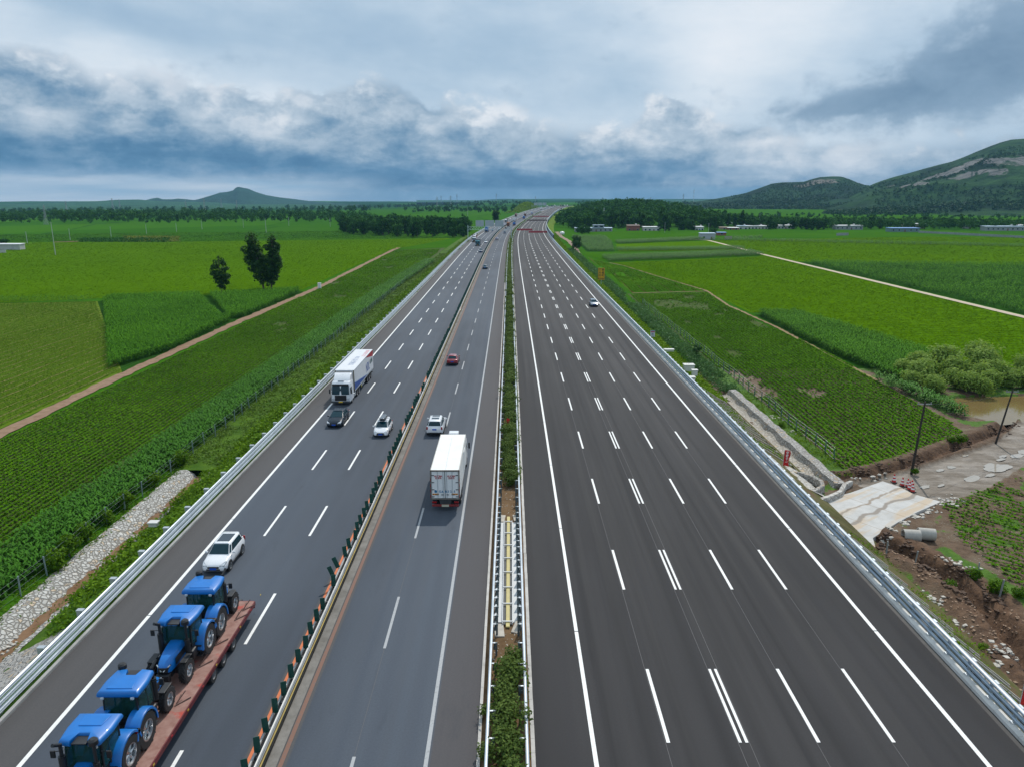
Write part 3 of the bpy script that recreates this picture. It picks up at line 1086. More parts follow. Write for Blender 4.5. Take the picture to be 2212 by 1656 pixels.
    st = t.noise(t.vec(t.mul(x_, .12), t.mul(y_, .8), 0), 1, 5, .6)
    c = t.mix(t.sstep(st, .47, .62, 0, .75), c, (.50, .38, .25))
    wet = t.add(t.m('ABSOLUTE', t.sub(y_, t.add(35.0, t.mul(t.sub(t.noise(t.vec(t.mul(x_, .25), 0, 0), 1, 2), .5), 2.6)))), t.mul(t.sub(n, .5), .35))
    c = t.mix(t.sstep(wet, .32, .12), c, (.27, .235, .20))
    wet2 = t.add(t.m('ABSOLUTE', t.sub(y_, t.add(36.8, t.mul(t.sub(t.noise(t.vec(t.mul(x_, .3), 5, 0), 1, 2), .5), 3.0)))), t.mul(t.sub(n, .5), .5))
    c = t.mix(t.sstep(wet2, .25, .08), c, (.30, .25, .20))
    j1 = t.m('PINGPONG', x_, 2.4)
    c = t.mix(t.sstep(j1, .035, .015), c, (.25, .17, .10))
    finish(t, c, .8, spec=.25, bump=n, bstr=.15, bdist=.03)
    mb = MB()
    mb.prism(APRON, .55, GZ - .42)
    tag(mb.build('concrete_apron', m3, bevel=.03), 'pale concrete apron with brown water stains at the mouth of the muddy farm road', 'apron', kind='structure')


build_roadside()

# ============================================================ ROAD
def asphalt(name, base, tone, lanes, lane_w, dark=.75, shoulder=None, rough=.78):
    """base/tone: two greys; lanes: offsets of lane centres, polished wheel tracks beside them"""
    m, t = new_mat(name)
    uv = t.n('ShaderNodeUVMap').outputs[0]
    u, v, _ = t.xyz(uv)
    fine = t.noise(t.vec(u, v, 0), 9.0, 4, .7)
    long_ = t.noise(t.vec(t.mul(u, 1.1), t.mul(v, .012), 0), 1.0, 6, .6)
    broad = t.noise(t.vec(t.mul(u, .12), t.mul(v, .02), 2), 1.0, 4, .55)
    col = t.mix(t.lin(t.add(t.mul(long_, .6), t.mul(broad, .8)), .5, .92), base, tone)
    patch = t.noise(t.vec(t.mul(u, .055), t.mul(v, .014), 5), 1.0, 5, .6)
    col = t.mix(t.sstep(patch, .42, .62, 0, .5), col, tuple(x * .62 for x in base))
    tr = None
    for c in lanes:
        d = t.m('ABSOLUTE', t.sub(t.m('ABSOLUTE', t.sub(t.add(u, t.mul(t.sub(broad, .5), .3)), c)), .92))
        k = t.sstep(d, .55, .05)
        tr = k if tr is None else t.m('MAXIMUM', tr, k)
    col = t.mix(t.mul(tr, t.lin(long_, .3, .7, .25, .75)), col, tuple(x * dark for x in base))
    if shoulder:
        for (a, b, c) in shoulder:
            k = t.mul(t.sstep(u, a - .08, a + .08), t.sstep(u, b + .08, b - .08))
            col = t.mix(t.mul(k, .85), col, t.mix(t.lin(long_, .35, .65), tuple(x * .9 for x in c), tuple(x * 1.12 for x in c)))
    col = t.mix(t.lin(fine, .3, .7, 0, .35), col, tuple(x * .6 for x in base))
    stain = t.sstep(t.noise(t.vec(t.mul(u, .5), t.mul(v, .1), 8), 1.0, 6, .7), .58, .76)
    col = t.mix(t.mul(stain, .42), col, tuple(x * .55 for x in base))
    finish(t, col, t.lin(long_, .3, .7, rough - .08, rough + .08), spec=.28, bump=fine, bstr=.25, bdist=.012)
    return m


A_old = asphalt('worn asphalt', (.056, .068, .088), (.090, .108, .134), [-21.6, -17.95, -14.3, -9.4, -5.9], 3.7, 1.16,
                [(-27, -23.6, (.088, .080, .075)), (-3.9, -1.0, (.082, .072, .070)), (-12.9, -10.75, (.10, .092, .086))])
A_new = asphalt('fresh asphalt', (.022, .0215, .0235), (.048, .0455, .048), [5.98, 9.73, 13.5, 17.2, 21.0], 3.75, .74)
SR = np.concatenate([np.arange(8, 300, 6.), np.arange(300, 2200, 10.)])
tag(sweep('road', SR, [(-26.25, 0), (-20, 0), (-12.7, 0), (-10.9, 0), (-6, 0), (-1.5, 0)], A_old), 'grey carriageways of the old motorway with a steel divider between them', 'road', kind='structure')
tag(sweep('road', SR, [(1.0, 0), (8, 0), (16, 0), (25.3, 0)], A_new), 'newly surfaced dark carriageway with five empty lanes', 'road', kind='structure')


def mark_mat(name, c, wear=.2):
    m, t = new_mat(name)
    g = t.n('ShaderNodeNewGeometry').outputs['Position']
    n = t.noise(g, 6, 5, .7)
    k = t.mul(t.sstep(n, .5, .72), wear)
    finish(t, t.mix(k, c, (.12, .12, .125)), .6, spec=.3)
    return m


W_new = mark_mat('fresh white paint', (.80, .80, .78), .3)
W_old = mark_mat('worn grey paint', (.36, .37, .38), .5)
W_or = mark_mat('faded orange paint', (.20, .105, .075), .7)


def strips(name, items, mat, label, lift=.012):
    """items: (s0, s1, off, width)"""
    V, F = [], []
    for s0, s1, off, w in items:
        n = max(1, int((s1 - s0) / 8))
        b = len(V)
        for k in range(n + 1):
            s = s0 + (s1 - s0) * k / n
            V += [road(s, off - w / 2, lift), road(s, off + w / 2, lift)]
        for k in range(n):
            F.append([b + 2 * k, b + 2 * k + 1, b + 2 * k + 3, b + 2 * k + 2])
    o = npmesh(name, np.array(V), np.array(F), mat)
    return tag(o, label, 'road marking', kind='structure')


def cuts(s0, s1, off, w, first):
    r = []
    s = first
    while s < s1:
        r.append((s + .04, min(s + 15 - .04, s1), off, w)); s += 15
    return r


it = []
for off in (7.86, 11.45, 11.78, 15.36, 19.11):
    it += [(s, s + 6, off, .18 if off not in (11.45, 11.78) else .15) for s in np.arange(31.83 - 15, 1750, 15)]
strips('lane_dashes', it, W_new, 'fresh white lane dashes on the new carriageway')
strips('edge_line', cuts(12, 1800, 4.11, .22, 11.7) + cuts(12, 1800, 22.86, .24, 11.7), W_new, 'solid white edge lines of the new carriageway')
strips('lane_dashes', [(s, s + 6, off, .19) for off in (-19.77, -16.14) for s in np.arange(10.35, 1750, 15)], W_new, 'white lane dashes on the oncoming carriageway')
strips('edge_line', cuts(12, 1800, -23.48, .24, 13.6), W_new, 'solid white edge line beside the left shoulder')
strips('lane_dashes', [(s, s + 6, -7.6, .17) for s in np.arange(9.9, 1750, 15)], W_old, 'worn grey lane dashes on the middle carriageway')
strips('edge_line', [(12, 1800, -4.07, .2)], W_old, 'worn grey edge line beside the planted median')
strips('lane_scars', [(12, 700, o_, .022) for o_ in (7.72, 11.34, 11.9, 15.25, 19.0, -7.6)], mark_mat('thin setting-out line', (.10, .10, .105), .6), 'thin pale setting-out lines along the lanes', .007)
strips('divider_line', [(12, 1800, -11.02, .22)], W_or, 'faded orange line right of the steel divider')
strips('divider_line', [(12, 1800, -12.62, .24)], mark_mat('orange paint', (.62, .17, .06), .15), 'orange line left of the steel divider')
sweep_k = sweep('divider_strip', np.arange(12, 900, 6.), [(-11.75, .02), (-11.2, .018)], dirt_mat('dirty concrete strip', (.15, .14, .125), (.27, .255, .235)))
tag(sweep_k, 'dirty grey concrete strip along the foot of the steel divider', 'strip', kind='structure')
sweep_k = sweep('divider_strip', np.arange(12, 900, 3.), [(-12.05, .03), (-11.72, .03)], dirt_mat('tar strip', (.03, .028, .025), (.085, .075, .06)))
tag(sweep_k, 'dark tarred strip under the steel divider', 'strip', kind='structure')

_strip_s = on_road(*zoomed(1850, 870, 7.886)(1150, 742))[0]
for a_, b_ in ((-26.0, -12.8), (-10.8, -1.7)):  # one narrow dark strip laid across each old carriageway
    o = npmesh('cross_strip', np.array([road(_strip_s - .3, a_, .010), road(_strip_s - .3, b_, .010), road(_strip_s + .3, b_, .010), road(_strip_s + .3, a_, .010)]), np.array([[0, 1, 2, 3]]), pmat('dark road strip', (.03, .03, .032), .8))
    tag(o, 'dark strip across the old carriageways short of the gantry', 'road joint', 'dark strips', kind='structure')
# kerbs
KM = pmat('kerb stone', (.52, .50, .47), .85, var=.2, scale=.7, dirt=.3)
def kerb(s0, s1, off, w, h, label, name='kerb', wob=0.0, mat=KM, L=1.0, gap=.015):
    mb = MB()
    s = s0
    while s < s1:
        l = L if s < 200 else 6.0
        e = s + l - gap
        j = rnd.uniform(-wob, wob)
        a = [road(s, off - w / 2 + j), road(s, off + w / 2 + j), road(e, off + w / 2 + j), road(e, off - w / 2 + j)]
        mb.add([(p[0], p[1], p[2] - .1) for p in a] + [(p[0], p[1], p[2] + h) for p in a],
               [(4, 5, 6, 7), (0, 1, 5, 4), (1, 2, 6, 5), (2, 3, 7, 6), (3, 0, 4, 7)])
        s += l
    o = mb.build(name, mat, smooth=False)
    return tag(o, label, 'kerb', kind='structure')


kerb(12, 1500, -1.56, .16, .16, 'pale kerb on the left side of the planted median')
kerb(12, 1500, 1.10, .20, .14, 'white kerb blocks on the right side of the planted median', wob=.01)
kerb(12, 1500, 25.62, .42, .20, 'white concrete kerb under the right guardrail', L=2.0, mat=pmat('pale kerb', (.62, .60, .56), .85, var=.15, scale=.6, dirt=.2), gap=.02)
kerb(12, 1500, -26.42, .20, .12, 'grey concrete kerb under the left guardrail', L=3.0, mat=pmat('grey kerb', (.36, .36, .35), .85, var=.2, scale=.6, dirt=.3), gap=.01)
o = sweep('gutter', SR, [(25.1, .004), (25.43, .004)], pmat('wet gutter', (.02, .02, .022), .6, var=.3))
tag(o, 'dark gutter along the right kerb', 'gutter', kind='structure')
# median soil
soilM = dirt_mat('median soil', (.10, .06, .03), (.20, .125, .065), .12)
o = sweep('median_soil', np.concatenate([np.arange(12, 100, .5), np.arange(100, 1500, 10)]), [(-1.5, .08), (-.9, .12), (-.3, .16), (.3, .15), (.8, .11), (1.02, .06)], soilM)
me = o.data
co = np.empty(len(me.vertices) * 3, np.float32); me.vertices.foreach_get('co', co); co = co.reshape(-1, 3)
co[:, 2] += rng.normal(0, .025, len(co)); me.vertices.foreach_set('co', co.ravel())
tag(o, 'brown soil of the planted median with litter', 'soil', kind='structure')


# ============================================================ GUARDRAILS
def wbeam(off, z, side, depth=.09, h=.31):
    """corrugated beam, traffic face towards side (+1 = right)"""
    d = depth * side
    return [(off, z - h / 2), (off + d, z - h / 2 + .06), (off + d, z - h / 2 + .10), (off + d * .15, z - .02), (off + d * .15, z + .02), (off + d, z + h / 2 - .10),
            (off + d, z + h / 2 - .06), (off, z + h / 2), (off - .02 * side, z + h / 2), (off - .02 * side, z - h / 2)]


def tubebeam(off, z, w, h):
    return [(off - w / 2, z - h / 2), (off + w / 2, z - h / 2), (off + w / 2, z + h / 2), (off - w / 2, z + h / 2)]


def rail_posts(root, spots, make, pmats, limit=100):
    """first posts as parts of their own, the far rest as one part"""
    near, far = spots[:limit], spots[limit:]
    proto = None
    for s, off in near:
        if proto is None:
            mb = MB(); make(mb)
            proto = mb.build('post', pmats, root, smooth=False)
            q = proto
        else:
            q = proto.copy(); COL.objects.link(q)
        q.location = road(s, off)
        q.rotation_euler = (0, 0, -heading(s))
    if far:
        base = MB(); make(base)
        bv = np.array(base.v)
        mb = MB()
        for s, off in far:
            p = road(s, off); a = -heading(s)
            c, sn = math.cos(a), math.sin(a)
            mb.add(np.stack([p[0] + bv[:, 0] * c - bv[:, 1] * sn, p[1] + bv[:, 0] * sn + bv[:, 1] * c, p[2] + bv[:, 2]], 1).tolist(), base.f)
        mb.mi = base.mi * len(far)
        q = mb.build('post', pmats, root, smooth=False)
        q['kind'] = 'stuff'


SG = np.concatenate([np.arange(10, 400, 4.), np.arange(400, 1700, 10.)])
M_beam = pmat('bright galvanised beam', (.60, .65, .69), .36, .35, var=.12, scale=.6)
M_beamb = pmat('bluish galvanised beam', (.36, .44, .51), .36, .45, var=.15, scale=.6)


def guardrail_left():
    r = empty('guardrail', road(20, -26.6), 0, 'triple beam silver guardrail along the left edge of the motorway', 'guardrail')
    def P(o):
        o.parent = r
        o.matrix_parent_inverse = Matrix.Translation(-Vector(r.location))
    for z in (.42, .80, 1.18):
        P(sweep('beam', SG, wbeam(-26.62, z, 1, .10, .27), M_beam, closed=True))
    def mk(mb):
        mb.box((0, 0, .52), (.12, .12, 1.5))
        mb.box((-.02, 0, 1.36), (.42, .30, .08)); mb.box((-.08, 0, 1.16), (.26, .26, .36))
        for z in (.42, .80): mb.box((.09, 0, z), (.12, .16, .2))
    fix_posts(r, [(s, -26.86) for s in np.arange(14, 900, 4.)], mk)
    return r


def fix_posts(r, spots, mk, pmats=None):
    n0 = set(o.name for o in bpy.data.objects)
    rail_posts(None, spots, mk, pmats or M_galv)
    inv = Matrix.Translation(-Vector(r.location))
    for o in list(bpy.data.objects):
        if o.name not in n0:
            o.parent = r
            o.matrix_parent_inverse = inv


guardrail_left()


def guardrail_right():
    r = empty('guardrail', road(20, 25.6), 0, 'blue-grey guardrail with two tube rails and a bright top rail along the right kerb', 'guardrail')
    def P(o):
        o.parent = r
        o.matrix_parent_inverse = Matrix.Translation(-Vector(r.location))
    P(sweep('top_rail', SG, tubebeam(25.78, 1.22, .22, .14), M_beam, closed=True))
    P(sweep('beam', SG, tubebeam(25.72, .88, .14, .16), M_beamb, closed=True))
    P(sweep('beam', SG, tubebeam(25.68, .55, .14, .16), M_beamb, closed=True))
    def mk(mb):
        mb.box((0, 0, .65), (.12, .16, 1.1)); mb.box((.12, 0, 1.12), (.34, .34, .10)); mb.box((-.02, 0, .22), (.26, .30, .06))
    fix_posts(r, [(s, 25.84) for s in np.arange(13, 900, 2.)], mk)


guardrail_right()


def guardrail_median(off, side, label):
    r = empty('guardrail', road(20, off), 0, label, 'guardrail')
    def P(o):
        o.parent = r
        o.matrix_parent_inverse = Matrix.Translation(-Vector(r.location))
    P(sweep('top_rail', SG, tubebeam(off, .98, .15, .12), M_beam, closed=True))
    P(sweep('beam', SG, wbeam(off + .03 * side, .62, side, .07, .26), M_beamb, closed=True))
    def mk(mb):
        i = -side
        mb.box((i * .30, 0, .48), (.12, .10, 1.0))
        mb.cur = 1
        mb.box((i * .17, 0, .95), (.26, .09, .05)); mb.cur = 0
        mb.box((i * .22, 0, .62), (.2, .12, .18)); mb.box((i * .22, .06, .80), (.14, .05, .3))
    sp = list(np.arange(13, 42, 2.)) + list(np.arange(42, 58, 1.05)) + list(np.arange(59, 900, 2.))
    fix_posts(r, [(s, off) for s in sp], mk, [pmat('dark post', (.10, .13, .14), .6, .2, var=.2), M_galv])


guardrail_median(-1.14, -1, 'white topped guardrail on the left side of the planted median')
guardrail_median(.78, 1, 'white topped guardrail on the right side of the planted median')


def steel_divider():
    r = empty('steel_divider', road(20, -11.9), 0, 'steel barrier with green glare boards dividing the two old carriageways', 'barrier')
    inv = Matrix.Translation(-Vector(r.location))
    def P(o):
        o.parent = r
        o.matrix_parent_inverse = inv
        return o
    P(sweep('beam', SG, wbeam(-11.84, .72, 1, .09, .32), pmat('dull beam', (.42, .42, .41), .5, .3, var=.2, scale=.8), closed=True))
    P(sweep('beam', SG, wbeam(-12.10, .72, -1, .09, .32), pmat('dull beam', (.42, .42, .41), .5), closed=True))
    P(sweep('stripe', SG, [(-11.80, .50), (-11.70, .50), (-11.70, .46), (-11.80, .46)], pmat('yellow stripe', (.34, .25, .06), .6, var=.25), closed=True))
    P(sweep('base', SG, [(-12.05, 0), (-12.05, .34), (-11.82, .34), (-11.74, 0)], pmat('grimy base', (.055, .05, .045), .8, var=.4, scale=1.), closed=True))
    # anti-glare boards
    gm = pmat('green board', (.004, .060, .046), .45, var=.25, scale=1.5)
    boards, k = [], 0
    s = 16.
    gaps = [(24.5, 26), (43.2, 44.8), (47.4, 48.6), (66, 68), (79, 82), (95, 97), (101, 102.5)]
    while s < 900:
        if not any(a < s < b for a, b in gaps) and rnd.random() > (.10 if s < 120 else .02):
            boards.append(s)
        s += 1.42
    def mk(mb):
        mb.box((0, 0, 1.26), (.30, .035, .86)); mb.tube((0, .05, .66), (0, .05, 1.3), .02, n=6)
    proto = None
    for s in boards[:100]:
        if proto is None:
            mb = MB(); mk(mb)
            q = proto = mb.build('glare_board', gm, bevel=.02, smooth=False)
        else:
            q = proto.copy(); COL.objects.link(q)
        q.location = road(s, -12.0)
        q.rotation_euler = (rnd.gauss(0, .03), rnd.gauss(0, .04), rnd.gauss(.38, .12))
        if 47 < s < 50: q.rotation_euler[1] = -.35
        q.parent = r; q.matrix_parent_inverse = inv
    base = MB(); mk(base)
    mb = MB()
    for s in boards[100:]:
        p = road(s, -12.0); a = rnd.gauss(.38, .1); c, sn = math.cos(a), math.sin(a)
        mb.add([(p[0] + x * c - y * sn, p[1] + x * sn + y * c, p[2] + z) for x, y, z in base.v], base.f)
    q = P(mb.build('glare_board', gm, smooth=False)); q['kind'] = 'stuff'
    pm = MB(); pm.box((0, 0, .33), (.1, .12, .7)); pm.box((0, 0, .72), (.2, .16, .1))
    pv = pm
    proto = None
    for i, s in enumerate(np.arange(14, 214, 2.)):
        if proto is None: q = proto = pv.build('post', M_dark, smooth=False)
        else: q = proto.copy(); COL.objects.link(q)
        q.location = road(s, -11.97)
        q.parent = r; q.matrix_parent_inverse = inv


steel_divider()


def median_deck():
    """concrete slab with a cable tray over the bridge gap in the median"""
    wm = pmat('white deck', (.62, .63, .63), .7, var=.1, scale=.7, dirt=.12)
    r = empty('cable_tray', road(50, -.2), 0, 'white framed cable tray with a yellow duct lying along the bare part of the median', 'cable tray')
    L0, L1 = 42.4, 57.4
    mb = MB(); mb.prism([(-1.04, L0), (.66, L0), (.66, L1), (-1.04, L1)], .14, .08)
    slab = mb.build('concrete_deck', wm, bevel=.02)
    tag(slab, 'white concrete slab across the median carrying the cable tray', 'slab', kind='structure')
    def part(n, mb, m, **k):
        o = mb.build(n, m, None, **k)
        o.parent = r; o.matrix_parent_inverse = Matrix.Translation(-Vector(r.location))
        return o
    mb = MB(); mb.box((-.20, 49.7, .235), (.60, 15.2, .02)); part('mesh_floor', mb, pmat('dark mesh', (.05, .055, .06), .6, var=.4, scale=12), smooth=False)
    mb = MB(); mb.box((-.18, 50, .30), (.25, 16.6, .10)); part('duct', mb, pmat('yellow duct', (.50, .42, .17), .6, var=.15, scale=1.), bevel=.02)
    mb = MB(); mb.box((-.52, 49.7, .32), (.05, 15.3, .16)); part('side_rail', mb, wm, smooth=False)
    mb = MB(); mb.box((.12, 49.7, .32), (.05, 15.3, .16)); part('side_rail', mb, wm, smooth=False)
    for i in range(8):
        mb = MB(); mb.box((-.2, 42.2 + 2.14 * i, .415), (.68, .09, .04)); part('rung', mb, wm, smooth=False)
    # broken slabs at either end
    for (x, y, a, sz, lab) in ((-.72, 41.5, .08, (.6, 1.3), 'tan broken paving slab at the near left end of the cable tray'), (.42, 41.9, -.25, (.5, 1.3), 'grey broken paving slab at the near right end of the cable tray'),
                          (-.75, 58.2, -.1, (.55, 1.2), 'tan paving slab at the far left end of the cable tray'), (.42, 58.3, .1, (.4, 1.1), 'white paving slab at the far right end of the cable tray')):
        mb = MB(); mb.box((0, 0, .05), (*sz, .09))
        o = mb.build('paving_slab', pmat('tan slab', (.46, .42, .36), .85, var=.2), bevel=.015)
        o.location = (x, y, .15); o.rotation_euler = (.05, .04, a)
        tag(o, lab, 'paving slab', 'broken slabs around the cable tray')


median_deck()


# litter in the median: small stones and scraps
V, F = [], []
def median_litter():
    pts = []
    for s0, s1, n in ((37, 42.2, 170), (57.8, 65.5, 170)):
        for i in range(n):
            pts.append((rng.uniform(-1.0, .65), rng.uniform(s0, s1)))
    C = np.array([(x, y, .17) for x, y in pts])
    V, F, t = leaf_quads(C, rng.uniform(.02, .09, len(C)), rng.random(len(C)), 2.5, 2.0)
    m, tt = new_mat('pale scraps')
    a = tt.n('ShaderNodeAttribute', attribute_name='tint').outputs['Fac']
    finish(tt, tt.mix(a, (.16, .10, .05), (.62, .58, .50)), .9)
    o = npmesh('litter', V, F, m, t)
    tag(o, 'straw, chips and scraps scattered on the bare median soil', 'litter', kind='stuff')


median_litter()

# ============================================================ PLANTS
L_bean = leaf_mat('bean leaves', (.040, .122, .002), (.108, .250, .005), .2, .8, .05, .03)
L_corn = leaf_mat('corn leaves', (.010, .050, .004), (.066, .200, .014), .18, .6, .08, .08)
L_slope = leaf_mat('embankment weeds', (.036, .100, .003), (.150, .270, .006), .2, .7, .12)
L_slopeR = leaf_mat('embankment weeds, yellowish', (.066, .145, .002), (.185, .30, .004), .2, .75, .1)
L_reed = leaf_mat('bluish tall weeds', (.034, .095, .026), (.12, .235, .085), .25, .6, .1)
L_med = leaf_mat('median shrub leaves', (.034, .070, .012), (.145, .205, .042), .2, .7, .3)
L_tree = leaf_mat('poplar leaves', (.007, .036, .005), (.048, .120, .014), .2, .6)
L_wood = leaf_mat('woodland leaves', (.009, .048, .008), (.050, .145, .022), .15, .8, .012, .03, .6)
L_willow = leaf_mat('willow leaves', (.11, .195, .025), (.30, .42, .10), .35, .7, .25)
L_scrub = leaf_mat('hill scrub leaves', (.007, .036, .010), (.036, .105, .020), .1, .7, .004)


def dist_to_cam(P):
    return np.hypot(P[:, 0], P[:, 1])


def rows_crop(name, poly, ang, spacing, size, label, mat=L_bean, k=5, d0=170., h=.28, bare=.0, fill=1., seed=1, wobble=.12, up=1.3):
    """plants in rows; ang = heading of the rows from +Y, clockwise"""
    a = np.array(poly); c, s = math.cos(ang), math.sin(ang)
    U = a[:, 0] * c - a[:, 1] * s                    # across
    W = a[:, 0] * s + a[:, 1] * c                    # along
    us = np.arange(U.min(), U.max(), spacing)
    ws = np.arange(W.min(), W.max(), .26)
    gu, gw = np.meshgrid(us, ws)
    gu = gu.ravel(); gw = gw.ravel() + rng.uniform(-.12, .12, gu.size)
    P = np.stack([gu * c + gw * s, -gu * s + gw * c], 1)
    P = P[inside(P, poly)]
    P[:, 0] += (fbm(P[:, 1] * .03, P[:, 1] * 0 + 3, seed, 2) - .45) * .8
    d = dist_to_cam(P)
    keep = np.minimum(1, (d0 / d) ** 1.25)
    n = fbm(P[:, 0] * .11, P[:, 1] * .05, seed + 4, 4)
    dens = np.where(n < bare, .12, 1.) if bare else np.ones(len(P))
    m = rng.random(len(P)) < keep * dens * fill
    P, kp, n = P[m], keep[m], n[m]
    sc = size * (kp ** -.5) ** .9
    C = np.repeat(np.stack([P[:, 0], P[:, 1], gz(P[:, 0], P[:, 1])], 1), k, 0)
    sc = np.repeat(sc, k); nn = np.repeat(n, k)
    du = rng.normal(0, 1, len(C)) * np.minimum(sc * .42, spacing * .165) * wobble / .12
    dw = rng.normal(0, 1, len(C)) * sc * .7
    C[:, 0] += du * c + dw * s
    C[:, 1] += -du * s + dw * c
    hh = rng.uniform(.25, 1, len(C))
    C[:, 2] += hh * h + .06
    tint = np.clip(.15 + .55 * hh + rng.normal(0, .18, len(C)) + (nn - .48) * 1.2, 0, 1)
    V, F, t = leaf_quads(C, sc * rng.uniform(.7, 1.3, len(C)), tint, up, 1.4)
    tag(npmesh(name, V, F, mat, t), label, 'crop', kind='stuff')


rows_crop('bean_plants', [(-45.8, 28), (-66.6, 28), (-66.4, 100), (-66.6, 200), (-65.8, 262), (-68.3, 446), (-42, 460), (-41, 380), (-45.8, 250)], 0, .72, .20,
          'bean plants in long dark green rows left of the motorway', bare=.24, k=6)
rows_crop('bean_plants', [(39.2, 81.5), (41, 81.8), (47, 85.2), (57, 92), (61.5, 96.2), (63.2, 123), (64.4, 150), (63.4, 180), (63, 217), (64.6, 246), (38.6, 242), (38.8, 100)],
          math.radians(2), .78, .25, 'bean plants in long rows right of the motorway', bare=.27, k=6)
rows_crop('furrow_plants', [(40.5, 249), (64.6, 252.5), (57, 300), (47, 357), (41, 380)], math.radians(2), 1.1, .3, 'low plants of the furrowed field', d0=200, bare=.2)
rows_crop('thin_crop', [(44.5, 71.5), (53, 76.8), (75, 92), (75, 40), (40.8, 40), (41.2, 58), (41.8, 64)], math.radians(-40), .9, .20,
          'thin young crop in rows on the bare soil at the lower right', k=6, bare=.47, fill=.8, seed=9)
rows_crop('pale_bean_plants', [(-69.9, 62), (-175, 62), (-175, 215), (-125.3, 225.6), (-70.6, 132)], math.radians(-1), .8, .17, 'pale green bean rows left of the dirt track',
          leaf_mat('pale bean leaves', (.062, .125, .010), (.12, .215, .022), .2, .8, .05, .0), k=4, d0=190, wobble=.2, h=.18)


L_soy = leaf_mat('soy leaves', (.056, .128, .001), (.104, .208, .003), .15, .85, .02, .0)
L_soy2 = leaf_mat('cool soy leaves', (.014, .062, .004), (.060, .170, .010), .2, .8, .02, .03)
rows_crop('soy_plants', [(66.5, 203), (79, 204), (87.5, 141), (92, 136), (132.8, 136), (133.2, 196), (136.2, 400), (49, 361), (58, 302), (66.3, 252)], math.radians(86), 1.0, .24, 'low soy plants of the smooth field right of the bean rows', L_soy, 4, 170., .18, fill=.5, seed=13, wobble=.2, up=3.5)
rows_crop('soy_plants', [(-260, 214), (-152, 224.5), (-125, 235.5), (-97, 241.5), (-71, 257), (-71, 450), (-45, 570), (-100, 556), (-240, 526), (-340, 520), (-300, 215)], math.radians(84), 1.5, .30, 'low soy plants of the wide left field behind the lone trees', L_soy, 3, 230., .2, fill=.4, seed=15, wobble=.2, up=3.5)
rows_crop('soy_plants', [(140.5, 372), (320, 332), (520, 332), (560, 560), (330, 598), (145, 544)], math.radians(88), 2.2, .4, 'low soy plants of the wide right field near the village', L_soy, 3, 300., .25, fill=.35, seed=17, wobble=.2, up=3.5)
rows_crop('soy_plants', [(-45, 584), (-160, 698), (-420, 636), (-480, 560), (-420, 527), (-240, 537), (-100, 567)], math.radians(88), 2.6, .5, 'low soy plants of the bluish field beyond', L_soy2, 3, 400., .3, fill=.35, seed=19, wobble=.2, up=3.5)


def corn(name, poly, step, label, h=2.1, d0=130., mat=L_corn, seed=3, kleaf=9):
    P = scatter(poly, step, .42)
    d = dist_to_cam(P)
    keep = np.minimum(1, (d0 / d) ** 1.1)
    m = rng.random(len(P)) < keep
    P, kp = P[m], keep[m]
    n = len(P)
    sc = kp ** -.3
    hh = h * rng.uniform(.8, 1.08, n) * (.8 + .4 * fbm(P[:, 0] * .12, P[:, 1] * .12, seed, 3))
    z0 = gz(P[:, 0], P[:, 1])
    parts = []
    for j in range(kleaf):
        a = rng.uniform(0, 2 * PI, n)
        z = z0 + hh * (.22 + .72 * j / kleaf)
        L = (.62 + .2 * rng.random(n)) * (1 - .25 * abs(j / kleaf - .5)) * sc
        w = .15 * sc * (1 + .3 * rng.random(n))
        dx, dy = np.cos(a), np.sin(a)
        nx, ny = -dy, dx
        V = np.empty((n, 6, 3))
        for q, (r, rise, ww) in enumerate(((.03, 0, .6), (.5, .26, 1.), (1., .10, .15))):
            cx = P[:, 0] + dx * L * r; cy = P[:, 1] + dy * L * r
            cz = z + L * rise * (1.2 if j > kleaf * .6 else .7) - (L * .26 if q == 2 else 0)
            V[:, 2 * q, 0] = cx - nx * w * ww * .5; V[:, 2 * q, 1] = cy - ny * w * ww * .5; V[:, 2 * q, 2] = cz
            V[:, 2 * q + 1, 0] = cx + nx * w * ww * .5; V[:, 2 * q + 1, 1] = cy + ny * w * ww * .5; V[:, 2 * q + 1, 2] = cz
        b = np.arange(n)[:, None] * 6
        F = np.concatenate([b + np.array([[0, 1, 3, 2]]), b + np.array([[2, 3, 5, 4]])])
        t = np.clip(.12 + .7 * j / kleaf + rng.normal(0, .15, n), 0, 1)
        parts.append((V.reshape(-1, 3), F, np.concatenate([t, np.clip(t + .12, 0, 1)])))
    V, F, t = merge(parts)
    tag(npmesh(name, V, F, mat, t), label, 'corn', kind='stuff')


corn('corn_plants', [(-39.8, 26), (-45.0, 26), (-45.0, 250), (-41.5, 370), (-36.8, 370), (-39.6, 250)], .46, 'strip of leafy corn along the fence on the left', h=1.75)
L_corn2 = leaf_mat('bright corn leaves', (.008, .052, .003), (.078, .220, .010), .15, .7, .05, .03)
corn('corn_plants', [(-123.5, 227), (-123.4, 232.5), (-99, 237.5), (-98.2, 236), (-74.4, 191), (-71.2, 191), (-70, 152), (-73.6, 134)], .62, 'leafy corn plot left of the dirt track', d0=160, mat=L_corn2)
corn('corn_plants', [(-96, 238.5), (-71.8, 252), (-69.4, 247), (-70.2, 193), (-73.2, 192.5)], .62, 'smaller corn plot by the dirt track beyond the dark gap', d0=160, mat=L_corn2)
corn('corn_plants', [(66.2, 199), (77.3, 200.6), (84.4, 141.5), (77.5, 131), (66.5, 124), (64.8, 150)], .6, 'wedge of tall corn right of the bean rows', d0=150, mat=L_corn2)
corn('corn_plants', [(138.4, 190), (140.6, 362), (255, 343), (270, 190)], .95, 'broad corn strip right of the pale path', d0=150, mat=L_corn2, kleaf=7, h=2.2)
